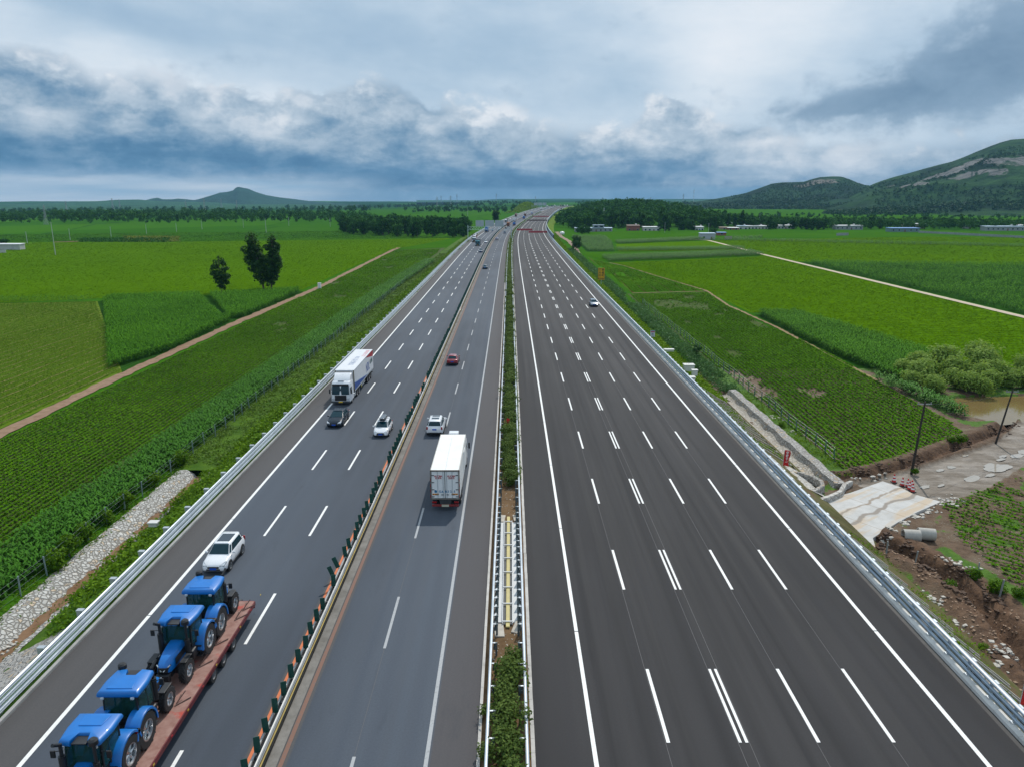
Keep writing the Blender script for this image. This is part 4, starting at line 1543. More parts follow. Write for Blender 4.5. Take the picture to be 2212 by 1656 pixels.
corn('corn_plants', [(62.5, 126), (64.5, 122), (66.5, 108), (66, 103), (64.2, 104)], .5, 'scattered corn plants in front of the pond', d0=110)
for p, lab in (([(-152.3, 222.4), (-126, 225.6), (-126, 227), (-260, 214), (-260, 212)], 'dark hedge row at the top of the striped field'),
               ([(48, 366), (136, 406), (137, 432), (47, 390)], 'dark green corn plot behind the furrowed field'),
               ([(62, 437), (139, 448), (139, 462), (62, 450)], 'low hedge row in front of the plot below the village'),
               ([(72, 503), (141, 548), (141, 572), (72, 524)], 'low hedge row beside the pale path near the village'),
               ([(144, 548), (330, 470), (420, 440), (420, 445), (330, 477), (146, 553)], 'long dark hedge row across the wide green field')):
    corn('hedge_row', p, .8, lab, d0=330, h=2.5, kleaf=7)
corn('corn_plants', [(45, 437), (59.5, 437), (69, 520), (74, 598), (48, 598)], 1.1, 'corn plot between the lone round tree and the village', d0=330, h=2.2, kleaf=7)


def clumps(name, P, z, size, k, label, mat, spread=.5, h=.5, tintb=.2, cat='weeds', kind='stuff', up=.5, elong=1.7):
    n = len(P)
    C = np.repeat(np.stack([P[:, 0], P[:, 1], z], 1), k, 0)
    sz = np.repeat(size, k) if np.ndim(size) else np.full(len(C), size)
    sp = np.repeat(spread, k) if np.ndim(spread) else spread
    hp = np.repeat(h, k) if np.ndim(h) else h
    r = rng.normal(0, 1, (len(C), 2))
    C[:, 0] += r[:, 0] * sp * .5; C[:, 1] += r[:, 1] * sp * .5
    hh = rng.random(len(C)) * np.exp(-.5 * (r ** 2).sum(1) * .6)
    C[:, 2] += hh * hp
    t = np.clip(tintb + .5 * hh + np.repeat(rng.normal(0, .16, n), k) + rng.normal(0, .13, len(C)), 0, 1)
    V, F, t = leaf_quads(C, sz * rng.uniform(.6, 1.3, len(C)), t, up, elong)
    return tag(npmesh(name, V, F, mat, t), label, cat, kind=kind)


def strip_points(s0, s1, o0, o1, dens, d0):
    n = int((s1 - s0) * abs(o1 - o0) * dens)
    s = rng.uniform(s0, s1, n); o = rng.uniform(min(o0, o1), max(o0, o1), n)
    kp = np.minimum(1, (d0 / s) ** 1.3)
    m = rng.random(n) < kp
    s, o, kp = s[m], o[m], kp[m]
    ps = np.interp(s, _S, _psi)
    return np.stack([np.interp(s, _S, _X) + o * np.cos(ps), np.interp(s, _S, _Y) - o * np.sin(ps)], 1), s, o, kp


# left slope
P, s, o, kp = strip_points(45, 560, -27.3, -34.5, 9, 70)
z = np.interp(o, [-34.4, -30.8, -27.4], [-4.45, -2.4, -.1])
nn = fbm(P[:, 0] * .3, P[:, 1] * .18, 21, 4)
m = (nn > .3) & ~((s > 82) & (nn < .38) & (o < -33))
clumps('slope_weeds', P[m], z[m], .19 * kp[m] ** -.45, 9, 'thick green weeds covering the left slope below the guardrail', L_slope, .55 * kp[m] ** -.45, (.25 + 1.6 * np.clip(nn[m] - .36, 0, .4) * 2.2))
# right slope
P, s, o, kp = strip_points(112, 620, 26.9, 33.6, 6.0, 90)
z = np.interp(o, [26.6, 30, 33.2], [-.1, -2.6, -4.5])
nn = fbm(P[:, 0] * .3, P[:, 1] * .16, 23, 4)
clumps('slope_weeds', P, z, .2 * kp ** -.45, 7, 'yellow-green weeds covering the right slope below the guardrail', L_slopeR, .6 * kp ** -.45, .3 + 1.2 * np.clip(nn - .4, 0, .4))
P, s, o, kp = strip_points(78, 114, 26.9, 32.6, 5.0, 90)
z = np.interp(o, [26.6, 30, 33.2], [-.1, -2.6, -4.5])
nn = fbm(P[:, 0] * .35, P[:, 1] * .3, 29, 4)
m = (nn > .47) & (s > 84)
clumps('slope_grass', P[m], z[m], .13, 7, 'patchy young grass between the stone channels on the right slope', L_slopeR, .5, .22)
P, s, o, kp = strip_points(30, 62, 27.0, 32.6, 5.0, 90)
z = np.interp(o, [26.6, 30, 33.2], [-.1, -2.6, -4.5])
nn = fbm(P[:, 0] * .35, P[:, 1] * .3, 31, 4)
m = nn > .5
clumps('slope_grass', P[m], z[m], .10, 7, 'patchy bright grass on the right slope at the lower right corner', L_slopeR, .4, .15)
# bluish tall weeds along the right fence and left fence foot
P, s, o, kp = strip_points(118, 460, 34.0, 37.6, 5.5, 110)
nn = fbm(P[:, 0] * .25, P[:, 1] * .08, 37, 3)
m = nn > .26
clumps('tall_weeds', P[m], np.full(m.sum(), GZ), .17 * kp[m] ** -.45, 9, 'bluish green tall weeds at the foot of the right slope', L_reed, .6 * kp[m] ** -.4, 1.0 + 2.4 * np.clip(nn[m] - .35, 0, .4), up=.0, elong=2.6)
P, s, o, kp = strip_points(80, 118, 36.6, 39.2, 5, 100)
clumps('ditch_grass', P, np.full(len(P), GZ), .12, 8, 'bright grass between the stone wall and the bean rows', L_slopeR, .5, .45)
P, s, o, kp = strip_points(24, 90, -37.9, -39.6, 6, 70)
clumps('ditch_grass', P, np.full(len(P), GZ), .12, 8, 'green creeping weeds between the stone ditch and the fence', L_slope, .5, .25)
P, s, o, kp = strip_points(24, 82, -36.4, -35.0, 1.1, 100)
clumps('ditch_weeds', P, np.full(len(P), -5.1), .10, 8, 'weeds growing in the muddy bed of the stone ditch', L_slope, .4, .3)
P, s, o, kp = strip_points(84, 420, -34.0, -39.4, 6, 90)
nn = fbm(P[:, 0] * .3, P[:, 1] * .15, 41, 4)
m = nn > .24
clumps('fence_weeds', P[m], np.full(m.sum(), GZ), .15 * kp[m] ** -.4, 8, 'rough weeds at the foot of the left slope by the fence', leaf_mat('dull weeds', (.040, .095, .006), (.13, .215, .02), .2), .6, .5)
# far grass banks beside the road
P, s, o, kp = strip_points(1380, 1760, -30, -72, .25, 4000)
clumps('bank_grass', P, gz(P[:, 0], P[:, 1]), 1.6, 5, 'yellow-green scrub on the cutting bank far along the motorway', L_slopeR, 3, 1.)
# green verge in the median right of the rail
P, s, o, kp = strip_points(66, 900, .84, 1.0, 30, 120)
clumps('median_grass', P, np.full(len(P), .1) + np.interp(s, _S, _Z), .09 * kp ** -.5, 6, 'narrow line of bright grass along the right kerb of the median', L_slopeR, .12, .2)
P, s, o, kp = strip_points(24, 37, .82, 1.0, 14, 120)
clumps('median_grass', P, np.full(len(P), .1), .05, 6, 'thin grass by the kerb at the near end of the median', L_slope, .1, .12)


# ---- shrubs as things
def shrub_mesh(name, r, h, n, mat, size, seed, dens=3, elong=1.7):
    g = np.random.default_rng(seed)
    # several clumps on a few stems
    cl = []
    for i in range(dens):
        a = g.uniform(0, 2 * PI); q = g.uniform(0, .55) * r
        cl.append((q * math.cos(a), q * math.sin(a), h * g.uniform(.35, .8), r * g.uniform(.45, .75), h * g.uniform(.2, .38)))
    idx = g.integers(0, dens, n)
    c = np.array(cl)[idx]
    u = g.normal(size=(n, 3)); u /= np.linalg.norm(u, axis=1)[:, None]
    rad = g.uniform(.45, 1.05, n) ** .6
    C = np.stack([c[:, 0] + u[:, 0] * rad * c[:, 3], c[:, 1] + u[:, 1] * rad * c[:, 3], c[:, 2] + u[:, 2] * rad * c[:, 4]], 1)
    C[:, 2] = np.maximum(C[:, 2], .04)
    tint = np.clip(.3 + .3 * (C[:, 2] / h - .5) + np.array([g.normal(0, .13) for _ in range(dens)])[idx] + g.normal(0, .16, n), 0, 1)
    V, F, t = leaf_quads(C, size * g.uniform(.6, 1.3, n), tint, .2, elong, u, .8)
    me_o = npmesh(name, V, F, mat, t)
    return me_o


def plant(name, r, h, n, mat, size, seed, dens=4, stem=.02, cat='shrub', elong=1.7):
    root = empty(name, (0, 0, 0), 0, None, cat)
    f = shrub_mesh('foliage', r, h, n, mat, size, seed, dens, elong)
    f.parent = root
    mb = MB()
    g = random.Random(seed)
    for i in range(3):
        a = g.uniform(0, 6.28)
        mb.tube((0, 0, -.1), (math.cos(a) * r * .35, math.sin(a) * r * .35, h * .6), stem, stem * .4, 5)
    b = mb.build('stem', pmat('bark', (.09, .07, .05), .9, var=.3), root, smooth=False)
    return root


def put(proto, first, loc, rz, sc, label, group=None):
    o = proto if first else copy_tree(proto)
    o.location = loc
    o.rotation_euler = (0, 0, rz)
    o.scale = (sc, sc, sc)
    o['label'] = label
    if group: o['group'] = group
    elif 'group' in o: del o['group']
    return o


class Pool:
    """prototypes of a kind; the first use places a prototype itself, later uses copy it"""
    def __init__(s, makers):
        s.p = [m() for m in makers]
        s.used = [False] * len(s.p)

    def place(s, i, loc, rz, sc, label, group=None):
        o = put(s.p[i], not s.used[i], loc, rz, sc, label, group)
        s.used[i] = True
        return o


med = Pool([lambda i=i: plant('median_shrub', 1.05, 1.5, 620, L_med, .125, 100 + i, 7) for i in range(4)])
sh = []
s = 23.5
while s < 38.2:
    sh.append((s, rng.uniform(-.35, .3), rng.uniform(.75, 1.0))); s += .85
for s_, o_, k_ in ((27, -1.2, .6), (30.5, -1.25, .6), (33.5, -1.15, .55), (36.2, -.2, .75)):
    sh.append((s_, o_, k_))
s = 65.5
while s < 235:
    sh.append((s, rng.uniform(-.38, .22), rng.uniform(.72, 1.08))); s += rng.uniform(.75, 1.0)
for s_, o_, k_ in sh:
    near = s_ < 45
    med.place(rng.integers(4), road(s_, o_, .1), rng.uniform(0, 6.28), k_,
              'green shrub of the near end of the median hedge, before the bare soil' if near else 'green shrub in the clipped median hedge beyond the bare soil',
              'shrubs at the near end of the median' if near else 'shrubs of the long median hedge')
# far hedge as one mass
P, s, o, kp = strip_points(235, 1250, -1.3, .75, 8, 300)
clumps('median_hedge', P, np.interp(s, _S, _Z) + .15, .2 * kp ** -.5, 9, 'far continuation of the dense median hedge', L_med, .6, 1.15, .28, 'hedge')

bush = Pool([lambda i=i: plant('bush', 1.0, 1.7, 520, L_slope, .16, 200 + i, 6) for i in range(3)])
bushL = [(-38.9, 83.5, 1.25, 'round bush beside the fence at the far end of the stone ditch'), (-39.2, 77.4, 1.0, 'leafy bush by a fence post, second from the far end of the ditch'),
         (-39.4, 71.5, 1.1, 'climbing bush around a fence post above the ditch'), (-39.3, 67.6, .9, 'low bush right of the corn above the ditch'), (-39.2, 63.6, 1.15, 'dark bush between two fence posts by the corn'),
         (-38.9, 60.6, 1.2, 'broad bush at the widest part of the stone ditch'), (-38.7, 58.3, 1.15, 'bush hanging over the left edge of the stone ditch'),
         (-39.6, 50.2, 1.2, 'bush beside the lowest fence post in view'), (-39.4, 47.4, 1.1, 'bush at the left edge of the picture above the ditch')]
for i, (x, y, k, lab) in enumerate(bushL):
    bush.place(i % 3, (x, y, GZ), i * 1.3, k, lab)
bushR = [(35.6, 54.8, .62, 'small bush in the lower right corner of the dug soil'), (38.4, 56.2, .75, 'bush beside the leaning fence post at the lower right'), (38.9, 54.2, .85, 'larger bush behind the fence post at the lower right'),
         (40.3, 53.4, .7, 'bush at the lower right edge of the thin crop'), (46.3, 80.6, .55, 'grass tuft at the foot of the dark utility pole'), (37.4, 98.9, .6, 'bush at the fence near the stone wall, beyond the flag'),
         (58.2, 91.8, .9, 'weedy bush on the bank of the trench between the two dark poles'), (56.8, 91.6, .7, 'low weedy bush on the trench bank, beside a larger one'), (33.0, 46.2, .5, 'lone green bush in the rubble at the lower right')]
for i, (x, y, k, lab) in enumerate(bushR):
    bush.place((i + 1) % 3, (x, y, GZ - .1), i * 2.1, k, lab)
wil = Pool([lambda i=i: plant('willow_bush', 2.7, 3.9, 1500, L_willow, .24, 300 + i, 22, .05, elong=2.6) for i in range(3)])
W = [(66.5, 121, .7), (69.5, 118, .62), (70, 124, .95), (74, 120.5, .8), (76.5, 126, 1.1), (79, 119.8, .8), (82, 124, 1.0), (86, 120.5, .9), (84.5, 130, 1.2), (90, 126, 1.1), (92, 118.6, .85), (73, 131, 1.0), (79, 134, 1.15), (88, 137, 1.2), (96, 131, 1.1),
     (95, 122, 1.0), (100, 126, 1.0)]
for _i in range(34):
    W.append((rng.uniform(67, 112), 115.5 + abs(rng.normal(0, 7)) + max(0, (_i % 5 - 3)) * 2, rng.uniform(.55, 1.05)))
for i, (x, y, k) in enumerate(W):
    wil.place(i % 3, (x, y, GZ), i * 1.1, k, 'pale olive willow bush in the thicket behind the brown pond', 'willow bushes behind the brown pond')


# ---- trees
def bark():
    return pmat('bark', (.09, .07, .05), .9, var=.3)


def tree(name, h, w, trunk_h, n, leaf, mat, seed, form='round', cl=14, r_tr=.28, cat='tree', shift=0.):
    g = np.random.default_rng(seed)
    root = empty(name, (0, 0, 0), 0, None, cat)
    mb = MB()
    lean = g.normal(0, .02, 2)
    lean[0] += shift / h
    top = (lean[0] * h, lean[1] * h, h * .82)
    pts = [(0, 0, -.4), (top[0] * .3, top[1] * .3, h * .3), (top[0] * .7, top[1] * .7, h * .6), top]
    rr = [r_tr, r_tr * .75, r_tr * .45, r_tr * .12]
    for a, b, r0, r1 in zip(pts[:-1], pts[1:], rr[:-1], rr[1:]):
        mb.tube(a, b, r0, r1, 7, False)
    cs = []
    for i in range(cl):
        q = (i + .5) / cl
        if form == 'poplar':
            z = trunk_h + (h - trunk_h) * q
            rad = w / 2 * (math.sin(PI * min(1, q * .92 + .12)) ** .6)
            a = i * 2.4 + g.normal(0, .3)
            q3 = g.uniform(.3, .75)
            c = (rad * q3 * math.cos(a) + shift * min(1, q * 1.6), rad * q3 * math.sin(a), z)
            s = (rad * .48 * g.uniform(.7, 1.2), (h - trunk_h) * g.uniform(.06, .11))
        else:
            a = i * 2.4 + g.normal(0, .4)
            z = trunk_h + (h - trunk_h) * g.uniform(.12, .88)
            prof = math.sqrt(max(.05, 1 - ((z - trunk_h) / (h - trunk_h) * 2 - .9) ** 2 * .75))
            rad = w / 2 * prof
            q2 = g.uniform(.25, .72)
            c = (rad * q2 * math.cos(a), rad * q2 * math.sin(a), z)
            s = (w * g.uniform(.17, .27), (h - trunk_h) * g.uniform(.11, .2))
        cs.append((*c, *s))
        k = max(.15, min(.8, (z - h * .12) / h))
        st = (top[0] * k, top[1] * k, max(trunk_h * .8, z - h * .14))
        mb.tube(st, c, r_tr * .28, r_tr * .07, 5, False)
    tr = mb.build('trunk', bark(), root, smooth=False)
    cs = np.array(cs)
    wt = cs[:, 3] ** 2; wt /= wt.sum()
    idx = g.choice(cl, n, p=wt)
    c = cs[idx]
    u = g.normal(size=(n, 3)); u /= np.linalg.norm(u, axis=1)[:, None]
    rad = g.uniform(.3, 1.08, n) ** .5 * (1 + .25 * g.normal(size=n) * (g.random(n) < .2))
    C = c[:, :3] + u * rad[:, None] * np.stack([c[:, 3], c[:, 3], c[:, 4]], 1)
    ct = g.normal(0, .17, cl)[idx]
    tint = np.clip(.38 + ct + g.normal(0, .14, n), 0, 1)
    V, F, t = leaf_quads(C, leaf * g.uniform(.6, 1.35, n), tint, .25, 1.6, u, .7)
    f = npmesh('crown', V, F, mat, t)
    f.parent = root
    return root


def lone(maker, loc, label, sc=1., rz=0.):
    o = maker()
    o.location = loc
    o.rotation_euler = (0, 0, rz)
    o.scale = (sc,) * 3
    o['label'] = label
    return o


lone(lambda: tree('poplar_tree', 20.2, 7.6, 2.6, 4300, .46, L_tree, 1, 'poplar', 40, .36, shift=-3.0), (*at(571, 628), GZ), 'tall dark poplar, left trunk of the touching pair in the soy field')
lone(lambda: tree('poplar_tree', 19.2, 6.4, 3.0, 3900, .46, L_tree, 2, 'poplar', 36, .33, shift=1.6), (*at(586.5, 627.5), GZ), 'tall dark poplar, right trunk of the touching pair in the soy field')
lone(lambda: tree('poplar_tree', 12.2, 6.6, 1.6, 2000, .44, L_tree, 5, 'poplar', 22, .30), (*at(479.5, 632.8), GZ), 'smaller dark tree with a ragged crown standing alone left of the tall poplar pair')
lone(lambda: tree('willow_tree', 9.5, 6.8, .8, 1800, .55, L_reed, 8, 'round', 16, .22), (*at(1244, 541), GZ), 'lone bluish green tree at the foot of the right slope before the village')
lone(lambda: tree('sapling', 3.6, 1.9, .5, 380, .26, L_reed, 9, 'poplar', 9, .06), (36.2, 142.5, GZ), 'young bluish sapling in the tall weeds right of the white cabinets')
lone(lambda: tree('broad_tree', 15, 11, 3.0, 1500, .85, L_tree, 12, 'round', 20, .3), (*at(1071, 484), GZ), 'dark tree standing alone behind the sign gantry')
lone(lambda: tree('round_bush', 5.0, 9.0, .3, 1300, .5, L_wood, 13, 'round', 18, .2, 'bush'), (*at(1540, 507), GZ), 'round dark bush between the white pump house and the blue roofed shed')
lone(lambda: tree('round_bush', 5.5, 11.0, .3, 900, .6, L_wood, 14, 'round', 14, .2, 'bush'), (*at(5, 536), GZ), 'dark bush behind the white wall at the left edge of the picture')

# woods: nearest trees are things, the rest one mass per wood
wood = Pool([lambda i=i: tree(['broad_tree', 'broad_tree', 'broad_tree', 'tall_tree', 'tall_tree'][i], [12, 10.5, 13, 15, 14][i], [10, 9.5, 12, 7, 6][i], [1.0, .8, 1.2, 1.4, 1.4][i], [460, 420, 500, 420, 420][i], 1.0, L_wood, 400 + i,
                              ['round', 'round', 'round', 'poplar', 'poplar'][i], 13) for i in range(5)])


def px_poly(pts):
    return [at(x, y) for x, y in pts]


WOODS = []


def woodland(poly, step, label, group, sc=(.7, 1.2), lab2=None):
    P = scatter(poly, step, .45)
    z = gz(P[:, 0], P[:, 1])
    for (x, y), zz in zip(P, z):
        WOODS.append((math.hypot(x, y), x, y, float(zz), rng.uniform(*sc), label, group))


woodland([(-30, 585), (-36, 620), (-40, 760), (-150, 900), (-190, 880), (-165, 720), (-135, 640), (-75, 590)], 11, 'leafy tree in the dark wood left of the sign gantry', 'trees of the wood left of the gantry', (.5, 1.15))
woodland(px_poly([(0, 484), (330, 486), (640, 482), (800, 484), (800, 470), (640, 465), (300, 462), (0, 462)]), 19, 'dark tree in the long wood beyond the left fields', 'trees of the wood beyond the left fields', (.45, 1.2))
woodland([(52, 722), (110, 722), (228, 724), (232, 960), (210, 1260), (130, 1300), (78, 1150), (66, 1000), (52, 850)], 11.5, 'leafy tree in the wood behind the village', 'trees of the wood behind the village', (.8, 1.3))
woodland([(228, 724), (330, 724), (440, 708), (640, 704), (640, 780), (420, 880), (232, 920)], 8.5, 'leafy tree in the lower wood behind the middle of the village', 'trees of the lower wood behind the village', (.5, .85))
woodland([(60, 640), (66, 636), (72, 700), (56, 700)], 6, 'small tree between the embankment and the village', 'small trees by the embankment', (.35, .6))
# village trees stand between the houses
for x, y, k in ((1390, 499, .8), (1402, 500, .75), (1425, 501, 1.0), (1437, 501, .9), (1444, 501, 1.0), (1470, 500, .75), (1476, 500, .75), (1486, 499, .9), (1495, 500, .9), (1545, 497, 1.0), (1557, 497, .8), (1610, 493, .95), (1662, 498, .95), (1668, 497, .9),
                (1730, 497, .9), (1742, 497, 1.0), (1755, 498, 1.0), (1768, 497, .9), (1780, 497, 1.0), (1880, 495, 1.0), (1900, 495, .9), (1995, 494, 1.0), (2050, 494, 1.0), (2075, 494, 1.0), (2118, 494, .9)):
    X_, Y_ = at(x, y)
    WOODS.append((100, X_, Y_, GZ, k, 'garden tree standing among the village houses', 'garden trees of the village'))
WOODS.sort(key=lambda w: w[0])
for d_, x, y, z, k, lab, grp in WOODS[:270]:
    wood.place(int(rng.integers(5)), (x, y, z), rng.uniform(0, 6.28), k, lab, grp)


def wood_mass(items, name, label, leaf=1.5, n=90, mat=L_wood, hh=12., ww=10.):
    it = np.array(items)
    N = len(it)
    cl = 7
    cc = rng.normal(0, 1, (N, cl, 3))
    cc /= np.linalg.norm(cc, axis=2)[:, :, None]
    cc *= np.array([ww * .28, ww * .28, hh * .26])
    cc[:, :, 2] += hh * .58
    idx = rng.integers(0, cl, (N, n))
    c = np.take_along_axis(cc, idx[:, :, None], 1)
    u = rng.normal(0, 1, (N, n, 3)); u /= np.linalg.norm(u, axis=2)[:, :, None]
    C = c + u * np.array([ww * .24, ww * .24, hh * .2]) * rng.uniform(.5, 1.05, (N, n, 1))
    C = C * it[:, None, 3:4] + it[:, None, :3]
    t = np.clip(.4 + rng.normal(0, .16, (N, 1)) + np.take_along_axis(rng.normal(0, .14, (N, cl)), idx, 1) + rng.normal(0, .1, (N, n)), 0, 1)
    V, F, t = leaf_quads(C.reshape(-1, 3), np.repeat(leaf * it[:, 3], n) * rng.uniform(.6, 1.3, N * n), t.ravel(), .25, 1.5, u.reshape(-1, 3), .7)
    tag(npmesh(name, V, F, mat, t), label, 'wood', kind='stuff')


rest = [(x, y, z, k) for d_, x, y, z, k, lab, grp in WOODS[270:]]
wood_mass(rest, 'woods', 'far trees of the woods closing together into one dark green mass')
# hazy tree belts towards the horizon
belt = []
for pts, step, k0, k1 in (([(0, 452), (1000, 456), (1130, 452), (1130, 444), (1000, 446), (400, 446), (0, 447)], 60, .7, 1.25),
                          ([(1020, 446), (1160, 445), (1160, 438), (900, 438), (700, 440)], 60, .8, 1.4),
                          ([(0, 449), (1130, 450), (1130, 440), (600, 441), (0, 442)], 95, .8, 1.5),
                          ([(560, 462), (1120, 462), (1120, 456), (700, 455)], 34, .7, 1.15),
                          ([(1240, 446), (1600, 446), (2212, 449), (2212, 443), (1600, 441), (1240, 440)], 70, .8, 1.5),
                          ([(1400, 470), (2212, 476), (2212, 470), (1700, 466), (1400, 464)], 26, .35, .65)):
    P = scatter(px_poly(pts), step, .5)
    keep = fbm(P[:, 0] * .004, P[:, 1] * .004, 77, 3) > .42
    P = P[keep]
    if len(P) > 1700: P = P[rng.choice(len(P), 1700, False)]
    for (x, y), zz in zip(P, gz(P[:, 0], P[:, 1])):
        belt.append((x, y, zz, rng.uniform(k0, k1)))
wood_mass(belt, 'far_woods', 'far belts of trees along the flat horizon', 2.4, 46)


# ============================================================ HILLS
def hill_mat(name, lo, hi, rock=None, rocks=(), scale=.02):
    m, t = new_mat(name)
    g = t.n('ShaderNodeNewGeometry').outputs['Position']
    n = t.noise(g, scale, 8, .68)
    n2 = t.noise(g, scale * .2, 5, .6)
    col = t.mix(t.lin(n, .36, .66), lo, hi)
    col = t.mix(t.sstep(n2, .45, .68), col, tuple(c * .62 for c in lo))
    h = n
    if rock:
        k = None
        for (c, r, p) in rocks:
            d = t.n('ShaderNodeVectorMath', operation='DISTANCE')
            t.put(d.inputs[0], t.map(g, (1, 1, 2.2)))
            d.inputs[1].default_value = (c[0], c[1], c[2] * 2.2)
            kk = t.mul(t.sstep(t.add(d.outputs['Value'], t.mul(t.sub(t.noise(t.map(g, (1, 1, 2.5)), .022, 6, .7), .5), r * 2.6)), r, r * .82), p)
            k = kk if k is None else t.m('MAXIMUM', k, kk)
        crack = t.voro(t.map(g, (1, 1, 1.6), (0, .4, 0)), .022, 'DISTANCE_TO_EDGE', 0)
        rc = t.mix(t.lin(t.noise(g, .03, 6, .6), .35, .65), rock, tuple(min(1, c * 1.6) for c in rock))
        rc = t.mix(t.sstep(crack, .05, .0), rc, (.05, .06, .05))
        k = t.mul(k, t.sstep(t.noise(t.map(g, (1, 1, 2.2)), .014, 7, .7), .38, .46))
        col = t.mix(k, col, rc)
    finish(t, col, .95, spec=.05, bump=h, bstr=1., bdist=12 * .02 / scale)
    return m


def hill(name, crest, d_foot, d_crest, d_back, zfoot, mat, label, rough=.08, seed=1, shoulder=None, step_px=5, nd=46, cat='hill'):
    """crest: [(px, py)] outline seen from the road, built as ground rising from d_foot to d_crest and falling to d_back"""
    px = np.arange(crest[0][0], crest[-1][0] + .1, step_px)
    py = np.interp(px, [c[0] for c in crest], [c[1] for c in crest])
    ae = np.array([azel(a, b) for a, b in zip(px, py)])
    az, el = np.radians(ae[:, 0]), np.radians(ae[:, 1])
    zc = CAMH + d_crest * np.tan(el)
    ds = np.concatenate([np.linspace(d_foot, d_crest, nd), np.linspace(d_crest, d_back, 16)[1:]])
    V = np.empty((len(px), len(ds), 3))
    for j, d in enumerate(ds):
        if d <= d_crest:
            q = (d - d_foot) / (d_crest - d_foot)
            f = (q ** 1.35) if shoulder is None else np.interp(q, [a for a, b in shoulder], [b for a, b in shoulder])
        else:
            f = 1 - sm((d - d_crest) / (d_back - d_crest), 0, 1)
        x, y = d * np.sin(az), d * np.cos(az)
        n = fbm(x / d_crest * 16 + 40, y / d_crest * 16 + 40, seed, 6) - .49
        env = math.sin(PI * min(1, max(0, f))) ** .7 if 0 < f < 1 else 0
        z = zfoot + (zc - zfoot) * f + n * rough * (zc - zfoot).max() * 4 * env
        V[:, j] = np.stack([x, y, z], 1)
    nx, ny = len(px), len(ds)
    i = np.arange(nx * ny).reshape(nx, ny)
    F = np.stack([i[:-1, :-1], i[1:, :-1], i[1:, 1:], i[:-1, 1:]], -1).reshape(-1, 4)
    o = npmesh(name, V.reshape(-1, 3), F, mat or [], smooth=True)
    return tag(o, label, cat, kind='structure'), V


def world_at(px, py, d):
    a, e = azel(px, py)
    a, e = math.radians(a), math.radians(e)
    return (d * math.sin(a), d * math.cos(a), CAMH + d * math.tan(e))


H_dark = hill_mat('hazy far hill', (.018, .060, .040), (.032, .085, .050), scale=.008)
H_low = hill_mat('far low ridge', (.026, .085, .040), (.045, .125, .05), scale=.006)
hill('hills', [(-260, 446), (-100, 443), (0, 440.5), (60, 440), (120, 438), (190, 436.5), (255, 432), (300, 431.5), (325, 434), (370, 436), (430, 437), (520, 440), (760, 444)], 3300, 4700, 5600, -32, H_low,
     'low green ridge on the left horizon', .03, 3)
hill('hills', [(290, 446), (310, 434), (330, 429), (340, 427.5), (352, 431), (372, 431), (385, 429.5), (402, 431), (420, 433), (432, 430), (452, 424), (476, 416.5), (492, 415), (503, 412), (510, 405.5), (516, 404), (524, 406), (536, 408), (552, 415), (575, 422), (605, 427), (640, 431), (668, 435), (720, 439), (820, 446)],
     4300, 5300, 6200, -32, H_dark, 'dark blue hill with a pointed summit on the left horizon', .05, 5, step_px=3)
hill('hills', [(900, 445), (1100, 440), (1240, 437), (1330, 436), (1420, 434.5), (1500, 433), (1560, 432), (1700, 436)], 4200, 5600, 6500, -6, H_low, 'faint low ridge on the horizon behind the wooded rise', .03, 7)
H_r1 = hill_mat('wooded hill', (.006, .030, .014), (.024, .075, .020), (.16, .145, .125), [(world_at(1768, 392, 2560), 55, .75), (world_at(1742, 398, 2540), 45, .6)], .03)
_, HV1 = hill('hills', [(1440, 446), (1500, 437), (1545, 430), (1580, 424), (1612, 417), (1640, 407), (1668, 397), (1690, 394.5), (1715, 394), (1737, 393), (1752, 388), (1772, 383), (1800, 381.5), (1818, 382), (1836, 388), (1852, 395), (1868, 400), (1900, 404), (1990, 425), (2060, 446)],
     1950, 2650, 3300, -6, H_r1, 'wooded hill with a bald stony top left of the mountain', .05, 9, step_px=4)
o, HV = hill('mountain', [(1780, 450), (1820, 436), (1850, 418), (1870, 406), (1886, 398), (1905, 391), (1930, 383), (1965, 374), (2000, 364), (2030, 356), (2055, 350), (2082, 340), (2110, 328), (2140, 316), (2162, 308), (2185, 302), (2215, 300), (2260, 304), (2320, 318), (2420, 340), (2600, 372), (2800, 410)],
     1350, 2500, 3300, -6, None, 'steep green mountain with bare pinkish rock faces on the right', .10, 11, shoulder=[(0, 0), (.15, .035), (.32, .14), (.5, .36), (.62, .58), (.70, .70), (.78, .74), (.9, .92), (1, 1)], step_px=5, nd=60, cat='mountain')

_fl = HV[:, :58].reshape(-1, 3)
_uv = np.array([project(p) for p in _fl])
_rocks = []
for px_, py_, r_ in ((2086, 357, 62), (2106, 350, 45), (2062, 372, 48), (2040, 381, 36), (2180, 351, 50), (2208, 347, 52), (2150, 373, 32), (2000, 386, 32), (1985, 396, 26), (2020, 377, 28), (1955, 403, 22), (2122, 373, 28), (2090, 381, 42), (1925, 400, 18)):
    dd = np.hypot(_uv[:, 0] - px_, _uv[:, 1] - py_)
    _rocks.append((tuple(_fl[int(np.argmin(dd + np.hypot(_fl[:, 0], _fl[:, 1]) * .004))]), r_ * .8, .85))
o.data.materials.append(hill_mat('mountain side', (.006, .032, .012), (.034, .090, .020), (.15, .145, .14), _rocks, .028))


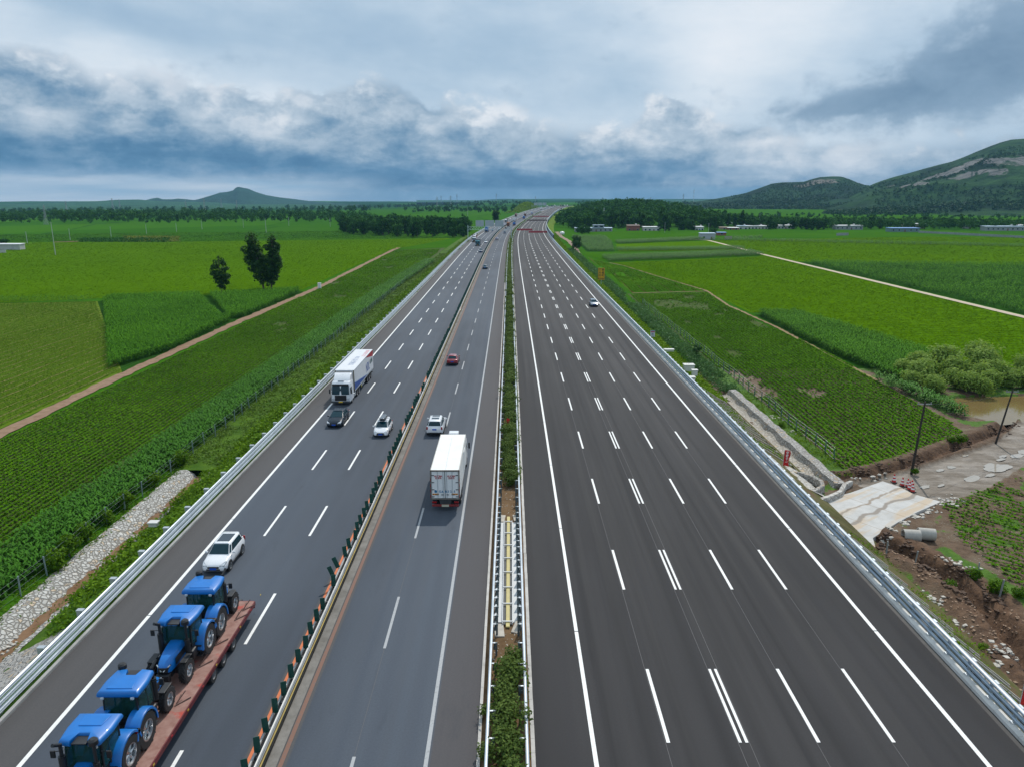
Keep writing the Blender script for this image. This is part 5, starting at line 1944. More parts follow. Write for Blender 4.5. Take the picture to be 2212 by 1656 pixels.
def hill_scrub(HV, count, name, label):
    nx, ny, _ = HV.shape
    it = []
    for _k in range(count):
        i, j = rng.uniform(0, nx - 1.01), rng.uniform(1, min(50, ny - 18))
        a, b = int(i), int(j); fi, fj = i - a, j - b
        p = HV[a, b] * (1 - fi) * (1 - fj) + HV[a + 1, b] * fi * (1 - fj) + HV[a, b + 1] * (1 - fi) * fj + HV[a + 1, b + 1] * fi * fj
        if fbm(np.array([p[0] * .008]), np.array([p[1] * .008 + p[2] * .01]), 91, 4)[0] > .43 and not any((Vector(p) - Vector(c)).length < r * .8 for c, r, q in _rocks):
            it.append((p[0], p[1], p[2] - 1, rng.uniform(.5, 1.15) * (1.2 if j < 18 else .8)))
    wood_mass(it, name, label, 2.0, 20, L_scrub, 8, 9)


hill_scrub(HV, 10500, 'mountain_scrub', 'bushes and small trees dotted over the mountain side')
hill_scrub(HV1, 4500, 'hill_scrub', 'trees covering the lower hill left of the mountain')

# ============================================================ VEHICLES (built facing +Y, origin on the ground)
def paint(name, col, coat=.6, rough=.3, dirt=.0):
    return pmat('paint ' + name, col, rough, 0, var=.05, scale=1.5, coat=coat, dirt=dirt)


def wheel(root, x, y, r, w, rim=.62, name='wheel', alloy=M_alloy, lug=False, spokes=5, n=22, dish=.04):
    sx = 1 if x > 0 else -1
    mb = MB()
    prof = [(-w / 2, r * .72), (-w / 2, r * .93), (-w * .38, r), (w * .38, r), (w / 2, r * .93), (w / 2, r * rim)]
    mb.lathe((0, 0, 0), (1, 0, 0), prof if x > 0 else [(-h, q) for h, q in reversed(prof)], n, close=False)
    if lug:
        for i in range(16):
            a = 2 * PI * i / 16
            for s in (-1, 1):
                c = Vector((s * w * .24, math.cos(a + s * .1) * r * 1.0, math.sin(a + s * .1) * r * 1.0))
                t = Vector((0, -math.sin(a), math.cos(a))); o = Vector((0, math.cos(a), math.sin(a)))
                p = [c + t * (.035 * r / .87) * q + Vector((s * w * .23 * k, 0, 0)) + t * (.10 * k * -1) for q in (-1, 1) for k in (-1, 1)]
                vs = [tuple(v - o * .03) for v in (p[0], p[1], p[3], p[2])] + [tuple(v + o * .045) for v in (p[0], p[1], p[3], p[2])]
                mb.add(vs, [(3, 2, 1, 0), (4, 5, 6, 7), (0, 1, 5, 4), (1, 2, 6, 5), (2, 3, 7, 6), (3, 0, 4, 7)])
    wh = mb.build(name, M_rubber, root, smooth=not lug)
    wh.location = (x, y, r)
    mb = MB()
    e = sx * (w / 2 - dish)
    mb.lathe((0, 0, 0), (sx, 0, 0), [(w / 2 - dish - .05, r * rim * .2), (w / 2 - dish - .03, r * rim * .96), (w / 2 - .005, r * rim), (w / 2 - .012, r * rim * .9), (w / 2 - dish - .02, r * rim * .86)], n, close=False)
    mb.lathe((0, 0, 0), (sx, 0, 0), [(w / 2 - dish - .06, r * .02), (w / 2 - dish + .02, r * .02), (w / 2 - dish + .01, r * .15), (w / 2 - dish - .06, r * .16)], 10)
    for i in range(spokes):
        a = 2 * PI * i / spokes
        p0 = Vector((e - sx * .005, math.cos(a) * r * .1, math.sin(a) * r * .1)); p1 = Vector((e + sx * .008, math.cos(a) * r * rim * .93, math.sin(a) * r * rim * .93))
        mb.tube(p0, p1, r * .085, r * .065, 6)
    rm = mb.build('rim', alloy, wh, smooth=True)
    return wh


def quad_on(a, b, c, d, u0, u1, v0, v1, off, th=.012):
    """panel on the face a b (bottom) c d (top), inset by fractions, as 8 corner points"""
    a, b, c, d = map(Vector, (a, b, c, d))
    f = lambda u, v: (a * (1 - u) + b * u) * (1 - v) + (d * (1 - u) + c * u) * v
    n = (b - a).cross(d - a).normalized()
    q = [f(u0, v0), f(u1, v0), f(u1, v1), f(u0, v1)]
    return [p + n * (off - th) for p in q] + [p + n * off for p in q]


HEX = [(3, 2, 1, 0), (4, 5, 6, 7), (0, 1, 5, 4), (1, 2, 6, 5), (2, 3, 7, 6), (3, 0, 4, 7)]


def car(name, label, cat, kind, pm, L, W, H, plate=M_plate, roofbox=False, sunroof=0, rails=False, hl_on=False, detail=True, glass=M_glass, group=None):
    root = empty(name, (0, 0, 0), 0, label, cat, group)
    w = W / 2
    zb = .24 if kind != 'suv' else .30
    belt = {'sedan': .94, 'hatch': .98, 'suv': 1.10}[kind] * H / {'sedan': 1.46, 'hatch': 1.53, 'suv': 1.70}[kind]
    hood = belt - .10
    nose = hood - .20
    tail = {'sedan': belt + .02, 'hatch': belt, 'suv': belt}[kind]
    yf, yr = L / 2, -L / 2
    A = {'sedan': (.22, -.02, -.30, -.41), 'hatch': (.30, .08, -.36, -.47), 'suv': (.24, .06, -.40, -.475)}[kind]   # base front, roof front, roof rear, base rear (fractions of L)
    stn = [(yf, .70, zb + .14, nose - .22), (yf - .06, .82, zb + .05, nose - .06), (yf - .22, .93, zb, nose + .04), (yf - .55, .985, zb, hood - .03), (L * A[0] + .12, 1.0, zb, hood + .03),
           (L * A[0] - .15, 1.0, zb, belt), (0, 1.0, zb, belt + .01), (L * A[3] + .45, 1.0, zb, belt + .02), (yr + .32, .975, zb, tail), (yr + .08, .90, zb + .04, tail - .07), (yr, .80, zb + .14, tail - .22)]
    mb = MB()
    rings = []
    for y, k, z0, z1 in stn:
        h = z1 - z0
        ww = w * k
        half = [(ww * .86, z0), (ww * .97, z0 + h * .12), (ww, z0 + h * .42), (ww * .985, z0 + h * .70), (ww * .93, z1 - .05), (ww * .80, z1), (ww * .4, z1 + .018)]
        rings.append([(x, y, z) for x, z in half] + [(-x, y, z) for x, z in reversed(half)])
    mb.loft(rings)
    # cabin shell
    b0, r0, r1, b1 = [L * q for q in A]
    wb, wr = w * .93, w * .70
    zb2 = belt - .03
    zr = H - .06
    base = [(-wb * .90, b0), (wb * .90, b0), (wb, b0 - .35), (wb, b1 + .35), (wb * .86, b1), (-wb * .86, b1), (-wb, b1 + .35), (-wb, b0 - .35)]
    roof = [(-wr * .86, r0), (wr * .86, r0), (wr, r0 - .22), (wr, r1 + .2), (wr * .88, r1), (-wr * .88, r1), (-wr, r1 + .2), (-wr, r0 - .22)]
    R = [[(x, y, zb2) for x, y in base], [(x, y, zr) for x, y in roof], [(x * .92, y * .95 if y > 0 else y * .97, H - .015) for x, y in roof], [(x * .5, y * .7, H) for x, y in roof]]
    mb.loft(R)
    body = mb.build('body', pm, root, angle=50)
    B = [Vector(p) for p in R[0]]; T_ = [Vector(p) for p in R[1]]
    def pane(nm, i, j, u0, u1, v0, v1):
        m2 = MB()
        q = quad_on(B[i], B[j], T_[j], T_[i], u0, u1, v0, v1, .012)
        m2.add(q, HEX)
        m2.build(nm, glass, root, smooth=False)
    pane('windshield', 1, 0, .015, .985, .10, .97)
    pane('rear_window', 5, 4, .03, .97, .20, .95)
    pane('side_window', 3, 2, .04, .97, .16, .90)
    pane('side_window', 7, 6, .03, .96, .16, .90)
    if detail:
        pane('quarter_window', 2, 1, .12, .82, .14, .85); pane('quarter_window', 0, 7, .18, .88, .14, .85)
        if kind != 'sedan':
            pane('quarter_window', 4, 3, .14, .86, .2, .9); pane('quarter_window', 6, 5, .14, .86, .2, .9)
    # lamps, grille, plates
    def bx(nm, c, d, m, rz=0., bev=.0):
        m2 = MB(); m2.box(c, d, rz)
        return m2.build(nm, m, root, bevel=bev, smooth=False)
    for s in (-1, 1):
        m2 = MB()
        m2.loft([[(s * w * .93, yf - .46, hood - .16), (s * w * .93, yf - .46, hood - .05), (s * w * .86, yf - .40, hood - .03), (s * w * .86, yf - .40, hood - .15)],
                 [(s * w * .84, yf - .10, nose - .14), (s * w * .84, yf - .10, nose + .0), (s * w * .5, yf - .06, nose + .01), (s * w * .5, yf - .03, nose - .11)]])
        m2.build('headlight', M_lens, root, smooth=False)
        if kind == 'suv':
            bx('tail_light', (s * w * .84, yr + .04, belt - .14), (.18, .10, .34), M_red, -s * .35, .03)
        else:
            bx('tail_light', (s * w * .72, yr + .05, belt - .13), (.36, .12, .15), M_red, -s * .25, .03)
        bx('mirror', (s * (w + .09), L * A[0] - .38, belt + .06), (.22, .12, .15), pm, 0, .04)
    bx('grille', (0, yf - .03, nose - .15), (w * .9, .08, .14), M_black, 0, .02)
    bx('bumper_intake', (0, yf - .02, zb + .17), (w * 1.1, .06, .13), M_black, 0, .02)
    bx('license_plate', (0, yf + .025, zb + .20 + (.04 if kind == 'suv' else 0)), (.46, .025, .15), plate)
    bx('license_plate', (0, yr - .025, belt - .26 if kind == 'suv' else belt - .30), (.46, .03, .15), plate)
    bx('rear_bumper', (0, yr + .02, zb + .12), (w * 1.66, .10, .20), M_black, 0, .03)
    if detail:
        for q in (-1, 1):
            bx('fog_lamp', (q * w * .68, yf - .1, zb + .16), (.24, .10, .11), M_black, -q * .3, .02)
            bx('sill', (q * (w * .965), 0, zb + .03), (.05, L * .52, .10), M_black)
    r = .33 if kind != 'suv' else .37
    ax = (L * .29, -L * .285)
    for y in ax:
        for s in (-1, 1):
            m2 = MB()
            m2.lathe((s * (w - .14), y, r + .01), (s, 0, 0), [(0, r * 1.17), (.147, r * 1.17), (.147, r * .5)], 20)
            m2.build('wheel_arch', M_black, root, smooth=False)
            wheel(root, s * (w - .085), y, r, .22, .68)
    if sunroof == 1:
        m2 = MB(); m2.add([(x, y, z) for z in (H - .03, H + .008) for x, y in ((-wr * .72, r0 - .25), (wr * .72, r0 - .25), (wr * .74, r1 + .45), (-wr * .74, r1 + .45))], HEX)
        m2.build('sunroof', pmat('roof glass', (.03, .045, .06), .12, var=.1), root, smooth=False)
    elif sunroof == 2:
        for a, b in ((r0 - .14, r0 - .62), (r0 - .95, r0 - 1.65)):
            m2 = MB(); m2.add([(x, y, z) for z in (H - .05, H + .008) for x, y in ((-wr * .62, a), (wr * .62, a), (wr * .62, b), (-wr * .62, b))], HEX)
            m2.build('sunroof', pmat('roof glass', (.03, .045, .06), .12), root, smooth=False)
    if rails:
        for s in (-1, 1):
            m2 = MB(); m2.tube((s * wr * .93, r0 - .2, H), (s * wr * .93, r1 + .1, H), .025, n=6)
            m2.build('roof_rail', M_galv, root)
    if roofbox:
        rb = empty('roof_box', (0, 0, 0), 0, 'glossy black roof box strapped on top of the white hatchback', 'roof box')
        m2 = MB()
        m2.loft([[(x * k, y, H + .08 + z) for x, z in ((-.36, 0), (.36, 0), (.38, .10), (.28, .27), (-.28, .27), (-.38, .10))] for y, k in ((.62, .55), (.5, .85), (.1, 1), (-.9, 1), (-1.2, .85))])
        q = m2.build('shell', pmat('gloss black', (.02, .024, .03), .15, coat=1.), rb, bevel=.05)
        for y in (.15, -.7):
            m3 = MB(); m3.box((0, y, H + .05), (wr * 2.0, .07, .05)); m3.build('cross_bar', M_galv, rb, smooth=False)
        root['_box'] = rb.name
    return root


def place(o, s, off, face=1, dz=0., yaw=0.):
    """face=+1 drives away, -1 towards the viewer"""
    p = road(s, off, dz)
    o.location = p
    o.rotation_euler = (0, 0, -heading(s) + (0 if face > 0 else PI) + yaw)
    if '_box' in o.keys():
        rb = bpy.data.objects[o['_box']]
        rb.location = o.location; rb.rotation_euler = o.rotation_euler
        del o['_box']
    return o


P_white = paint('white', (.76, .77, .79))
P_navy = pmat('paint dark navy', (.006, .014, .026), .3, 0, var=.05, scale=1.5, coat=.1, spec=.25)
P_red = paint('deep red', (.26, .008, .02), .8, .3)
P_teal = paint('steel teal', (.05, .12, .17), .8, .3)
P_silver = paint('silver grey', (.24, .29, .34), .8, .3)
P_grey = paint('grey', (.16, .18, .21), .8, .3)
P_lilac = paint('pale lilac', (.50, .52, .64), .8, .3)

place(car('white_crossover', 'white crossover with a dark glass roof driving behind the tractor trailer', 'car', 'suv', P_white, 4.35, 1.82, 1.66, sunroof=1), 51.0, -21.3, -1)
place(car('dark_sedan', 'glossy dark navy sedan in front of the white lorry', 'car', 'sedan', P_navy, 4.95, 1.87, 1.47, sunroof=0), 86.6, -20.75, -1)
place(car('white_hatchback', 'white hatchback carrying a black roof box', 'car', 'hatch', P_white, 4.1, 1.72, 1.53, roofbox=True), 82.5, -14.65, -1)
place(car('white_suv', 'large white SUV with two roof windows seen from behind, left of the white box truck', 'car', 'suv', P_white, 4.95, 1.97, 1.76, sunroof=2, rails=True), 83.4, -8.6, 1)
place(car('red_sedan', 'deep red sedan driving away beside the steel divider', 'car', 'sedan', P_red, 4.75, 1.83, 1.48), 120.0, -9.35, 1)
place(car('teal_sedan', 'steel blue sedan driving away alone in the lane by the steel divider', 'car', 'sedan', P_teal, 4.8, 1.85, 1.47), 285.5, -9.35, 1)
_s, _o = on_road(1284, 662)
place(car('silver_hatchback', 'silver car with glinting windscreen, alone on the new carriageway', 'car', 'suv', P_silver, 4.4, 1.8, 1.6), _s + 2.1, _o, -1)


# ---- text
def text_mesh(body, size, mat, name='lettering', parent=None, align='CENTER', ext=.004, bold=0.):
    cu = bpy.data.curves.new(name, 'FONT')
    cu.body = body
    cu.size = size
    cu.align_x = align
    cu.align_y = 'CENTER'
    cu.extrude = ext
    cu.offset = bold
    cu.resolution_u = 3
    o = bpy.data.objects.new(name, cu)
    COL.objects.link(o)
    bpy.context.view_layer.update()
    me = bpy.data.meshes.new_from_object(o.evaluated_get(bpy.context.evaluated_depsgraph_get()))
    bpy.data.objects.remove(o)
    bpy.data.curves.remove(cu)
    me.materials.clear()
    me.materials.append(mat)
    q = bpy.data.objects.new(name, me)
    COL.objects.link(q)
    if parent: q.parent = parent
    return q


INK_red = pmat('red ink', (.42, .02, .03), .5, var=.1)
INK_blue = pmat('blue ink', (.015, .07, .30), .5, var=.1)
INK_cyan = pmat('stencil blue', (.02, .18, .36), .6, var=.2)
INK_green = pmat('dark green ink', (.05, .12, .11), .5, var=.1)
INK_black = pmat('black ink', (.02, .018, .012), .5, var=.1)
INK_white = pmat('white ink', (.8, .8, .8), .5, var=.05)


# ---- lorry cab
def lorry_cab(root, pm, yfront, w=2.5, h=3.0, deflector=True, plate=M_platey, length=2.3, dark_top=True, detail=True, grill_col=M_black):
    """cab-over cab whose front face stands at yfront"""
    hw = w / 2
    y0 = yfront - length
    mb = MB()
    sec = lambda z, fy, k: [(-hw * k, y0, z), (-hw * k, fy - .25, z), (-hw * k * .86, fy - .04, z), (0, fy + .03, z), (hw * k * .86, fy - .04, z), (hw * k, fy - .25, z), (hw * k, y0, z)]
    mb.loft([sec(.45, yfront, 1.), sec(1.45, yfront, 1.), sec(h * .62, yfront - .06, .985), sec(h - .25, yfront - .30, .96), sec(h - .02, yfront - .55, .90)])
    mb.build('cab', pm, root, bevel=.05, angle=45)
    def bx(nm, c, d, m, rz=0., bev=0., taper=1., shear=(0, 0)):
        m2 = MB(); m2.box(c, d, rz, taper, shear); return m2.build(nm, m, root, bevel=bev, smooth=False)
    m2 = MB()
    zs = [(1.42, yfront + .02, 1.), (h * .62 + .05, yfront - .045, .985), (h - .52, yfront - .21, .965)]
    ring = lambda z, fy, k, o: [(-hw * k * .90, fy - .06 + o, z), (-hw * k * .5, fy + .005 + o, z), (hw * k * .5, fy + .005 + o, z), (hw * k * .90, fy - .06 + o, z)]
    m2.loft([ring(*q, .0) for q in zs], caps=False, closed=False)
    m2.build('windshield', M_glass, root, smooth=True)
    if dark_top:
        bx('sun_visor', (0, yfront - .20, h - .40), (w * .86, .10, .24), M_black, 0, .03)
    bx('grille', (0, yfront + .035, .98), (w * .60, .06, .74), grill_col, 0, .03)
    for s in (-1, 1):
        bx('headlight', (s * hw * .80, yfront - .01, .78), (.30, .12, .42), M_lens, -s * .25, .03)
        bx('side_window', (s * (hw * .985 + .008), yfront - .80, h * .62), (.03, .95, .72), M_glass)
        bx('mirror', (s * (hw + .17), yfront - .10, h * .60), (.16, .14, .62), M_black, 0, .03)
    bx('bumper', (0, yfront - .02, .42), (w * .98, .22, .24), M_dark, 0, .04)
    bx('license_plate', (0, yfront + .10, .47), (.5, .02, .17), plate)
    if deflector:
        mb = MB()
        top = h + deflector
        mb.loft([[(-hw * .92, y0, h - .12), (hw * .92, y0, h - .12), (hw * .92, y0, top), (-hw * .92, y0, top)], [(-hw * .90, y0 + .7, h - .10), (hw * .90, y0 + .7, h - .10), (hw * .84, y0 + .55, top - .18), (-hw * .84, y0 + .55, top - .18)],
                 [(-hw * .85, yfront - .85, h - .06), (hw * .85, yfront - .85, h - .06), (hw * .84, yfront - .9, h + .02), (-hw * .84, yfront - .9, h + .02)]])
        mb.build('wind_deflector', pm, root, bevel=.06, angle=50)
        bx('roof_hatch', (0, yfront - .70, h - .01), (.8, .36, .06), pmat('roof glass', (.03, .045, .06), .12), 0, .02)
    bx('chassis', (0, y0 + .9, .70), (.95, length, .34), M_dark)


def tyres(root, ys, w=2.5, r=.5, dual=True, spokes=0):
    for y in ys:
        for s in (-1, 1):
            wheel(root, s * (w / 2 - (.24 if dual else .17)), y, r, .48 if dual else .30, .55, spokes=spokes, dish=.12 if dual else .05, alloy=pmat('truck rim', (.34, .34, .35), .45, .6))


def white_lorry():
    r = empty('articulated_lorry', (0, 0, 0), 0, 'white articulated lorry with a blue stripe and red corner on its long trailer', 'lorry')
    Lt = 13.9
    yf = 0.0
    lorry_cab(r, P_white, yf, 2.5, 3.05, .78)
    w = 2.55
    y1, y0 = yf - 3.0, yf - 3.0 - Lt
    mb = MB(); mb.box((0, (y0 + y1) / 2, 2.62), (w, Lt, 2.72))
    tb = mb.build('trailer', pmat('trailer white', (.70, .71, .73), .4, var=.05, dirt=.1), r, bevel=.02, smooth=False)
    def part(nm, pts, m, dirn, th=.006, parent=r):
        m2 = MB(); m2.slab(pts, th, dirn); return m2.build(nm, m, parent, smooth=False)
    for s in (-1, 1):
        x = s * w / 2
        part('stripe', [(x, y1 - .05, 1.27), (x, y1 - .05, 2.25), (x, y1 - 9.0, 1.27)], INK_blue, (s, 0, 0))
        part('stripe', [(x, y1 - .05, 2.27), (x, y1 - .05, 2.40), (x, y1 - 9.9, 1.27), (x, y1 - 9.1, 1.27)], pmat('pale blue', (.45, .55, .68), .5), (s, 0, 0))
        part('stripe', [(x, y0 + .03, 3.95), (x, y0 + 6.2, 3.95), (x, y0 + .03, 2.98)], INK_red, (s, 0, 0), .007)
        part('frame_rail', [(x, y0, 1.10), (x, y1, 1.10), (x, y1, 1.25), (x, y0, 1.25)], M_galv, (s, 0, 0), .02)
        part('frame_rail', [(x, y0, 3.92), (x, y1, 3.92), (x, y1, 3.985), (x, y0, 3.985)], M_galv, (s, 0, 0), .02)
        q = text_mesh('NDL', 1.75, INK_blue, parent=r, bold=.015)
        q.rotation_euler = (PI / 2, 0, s * PI / 2); q.location = (x + s * .008, y0 + 4.4, 2.25); q.scale = (.78, 1, 1)
        q = text_mesh('新杰物流', .72, INK_green, parent=r, bold=.008)
        q.rotation_euler = (PI / 2, 0, s * PI / 2); q.location = (x + s * .008, y0 + 1.65, 2.55); q.scale = (.75, 1, 1)
    q = text_mesh('NDL 新杰物流', .9, pmat('faint blue', (.40, .46, .60), .5), parent=r)
    q.rotation_euler = (0, 0, PI / 2); q.location = (-.1, y0 + 8, 3.99)
    q = text_mesh('400-8219-777', .8, pmat('pink ink', (.75, .35, .38), .5), parent=r)
    q.rotation_euler = (0, 0, PI / 2); q.location = (-.75, y0 + 3.0, 3.99)
    def bx(nm, c, d, m, bev=0.):
        m2 = MB(); m2.box(c, d); return m2.build(nm, m, r, bevel=bev, smooth=False)
    bx('cooling_unit', (0, y1 + .26, 3.25), (1.9, .5, 1.2), pmat('unit grey', (.12, .13, .14), .5), .08)
    bx('corner_post', (-w / 2 + .06, y1 + .02, 2.6), (.14, .06, 2.7), pmat('post tan', (.2, .18, .13), .6)); bx('corner_post', (w / 2 - .06, y1 + .02, 2.6), (.14, .06, 2.7), pmat('post tan', (.2, .18, .13), .6))
    bx('subframe', (0, (y0 + y1) / 2 - .3, 1.05), (1.0, Lt - 1, .26), M_dark)
    bx('fuel_tank', (1.0, yf - 3.1, .72), (.5, 1.1, .55), M_galv, .08); bx('fuel_tank', (-1.0, yf - 3.1, .72), (.5, 1.1, .55), M_galv, .08)
    for s in (-1, 1):
        bx('side_guard', (s * 1.22, y1 - 6.0, .72), (.05, 2.6, .12), M_galv); bx('side_guard', (s * 1.22, y1 - 6.0, .98), (.05, 2.6, .12), M_galv)
        bx('warning_plate', (s * 1.23, y1 - 4.55, .8), (.05, .14, .5), pmat('yellow black', (.5, .42, .02), .5))
    bx('rear_bumper', (0, y0 + .1, .55), (2.3, .12, .16), M_dark)
    tyres(r, [yf - 1.35], r=.5, dual=False); tyres(r, [yf - 4.6, yf - 5.9]); tyres(r, [y0 + 2.0, y0 + 3.3, y0 + 4.6])
    q = text_mesh('COUNTRYFRESH', .15, INK_white, parent=r)
    q.rotation_euler = (PI / 2, 0, PI); q.location = (0, yf - .135, 2.66)
    bpy.data.objects.remove(q)
    return r


place(white_lorry(), 94.2, -22.1, -1)


def box_truck():
    r = empty('box_truck', (0, 0, 0), 0, 'white box truck driving away with red lettering and blue stencilled numbers on its rear doors', 'truck')
    w, L, zt, zb = 2.5, 9.9, 3.75, 1.12
    bm_ = pmat('box white', (.80, .80, .79), .45, var=.04, dirt=.06)
    mb = MB(); mb.box((0, L / 2 + .06, (zt + zb) / 2), (w, L, zt - zb)); mb.build('box_body', bm_, r, bevel=.025, smooth=False)
    def bx(nm, c, d, m, bev=0., par=r):
        m2 = MB(); m2.box(c, d); return m2.build(nm, m, par, bevel=bev, smooth=False)
    trim = pmat('grimy trim', (.16, .14, .12), .6, var=.3)
    bx('rear_frame', (0, .03, zt - .05), (w + .03, .09, .13), trim); bx('rear_frame', (0, .03, zb + .02), (w + .03, .09, .12), trim)
    for s in (-1, 1):
        bx('rear_frame', (s * (w / 2 - .03), .03, (zt + zb) / 2), (.10, .09, zt - zb), trim)
        d = bx('rear_door', (s * .565, .03, (zt + zb) / 2), (1.08, .06, zt - zb - .2), bm_, .01)
        for k in (.16, .62):
            m2 = MB(); m2.tube((s * k, -.025, zb + .1), (s * k, -.025, zt - .12), .022, n=6); m2.build('lock_bar', M_galv, d)
            bx('handle', (s * (k + .06), -.03, zb + .42), (.22, .04, .05), M_dark, 0, d)
        for z in (1.35, 2.0, 2.65, 3.3):
            bx('hinge', (s * 1.03, -.012, z), (.22, .03, .07), M_dark, 0, d)
        q = text_mesh('AUCMA', .235, INK_red, parent=d, bold=.006); q.rotation_euler = (PI / 2, 0, 0); q.location = (s * .56, -.006, 3.22); q.scale = (.85, 1, 1)
        q = text_mesh('澳柯玛', .18, INK_red, parent=d, bold=.004); q.rotation_euler = (PI / 2, 0, 0); q.location = (s * .56, -.006, 3.03)
        t = bx('reflector_tape', (s * .82, -.008, 1.58), (.54, .02, .13), pmat('yellow tape', (.62, .36, .03), .4), 0, d)
        for i in range(3):
            m2 = MB(); x0 = s * .82 - .25 + i * .19
            m2.slab([(x0, -.020, 1.515), (x0 + .08, -.020, 1.515), (x0 + .13, -.020, 1.645), (x0 + .05, -.020, 1.645)], .004, (0, -1, 0)); m2.build('tape_stripe', INK_red, t, smooth=False)
        for z in (1.4, 1.9, 2.4, 2.9):
            bx('marker', (s * (w / 2 - .01), -.02, z), (.05, .02, .26), M_red)
    bx('gap', (0, -.004, (zt + zb) / 2), (.05, .02, zt - zb - .2), M_dark)
    for ch, x in (('鲁', -.80), ('G', -.44), ('A', -.22), ('R', .08), ('3', .27), ('2', .50), ('5', .80)):
        q = text_mesh(ch, .27, INK_cyan, parent=r, bold=.006); q.rotation_euler = (PI / 2, 0, 0); q.location = (x, -.05 if abs(abs(x) - .16) < .1 else -.006, 1.82)
    m2 = MB(); m2.add([(.02 + .1 * math.sin(y * 2), y, zt + .012) for y in (0.2, 3, 6, 9)] + [(.04 + .1 * math.sin(y * 2), y, zt + .012) for y in (.2, 3, 6, 9)], [(0, 4, 5, 1), (1, 5, 6, 2), (2, 6, 7, 3)])
    m2.build('roof_seam', pmat('seam grey', (.4, .4, .4), .6), r, smooth=False)
    for s in (-1, 1):
        m2 = MB(); m2.tube((s * (w / 2 - .04), .1, zt + .0), (s * (w / 2 - .04), L, zt + .0), .035, n=6); m2.build('roof_edge', pmat('edge tan', (.5, .47, .42), .6), r)
        bx('tail_lamp', (s * .95, .05, .82), (.4, .1, .16), M_red, .02)
    bx('chassis', (0, 5.6, .82), (.95, 11, .4), M_dark)
    bx('rear_bumper', (0, .0, .55), (2.3, .12, .18), pmat('red bumper', (.22, .02, .02), .5), .02)
    bx('license_plate', (0, -.07, .55), (.62, .02, .2), pmat('dirty plate', (.5, .48, .36), .5))
    bx('side_door', (w / 2 + .02, 6.6, 2.35), (.05, 1.3, 2.0), bm_, .01)
    bx('underguard', (1.15, 5.2, .75), (.08, 3.4, .45), trim); bx('underguard', (-1.15, 5.2, .75), (.08, 3.4, .45), trim)
    lorry_cab(r, P_white, L + 2.65, 2.45, 2.95, .55)
    bx('roof_cooler', (0, L + .9, 3.62), (.95, .8, .26), P_white, .06)
    tyres(r, [1.9, 3.25], r=.5); tyres(r, [L + 1.3], r=.5, dual=False)
    return r


place(box_truck(), 60.2, -5.62, 1)


# ---- tractors on a low loader
P_tr = pmat('paint tractor blue', (.0, .150, .50), .42, 0, var=.1, scale=1.2, coat=.15, dirt=.12)
M_bk = pmat('tractor black', (.016, .017, .020), .5, var=.3)
M_cabglass = pmat('green glass', (.012, .070, .060), .06, var=.4, scale=2.5, spec=.6)
for _n in M_cabglass.node_tree.nodes:
    if _n.type == 'BSDF_PRINCIPLED': _n.inputs['Alpha'].default_value = .5


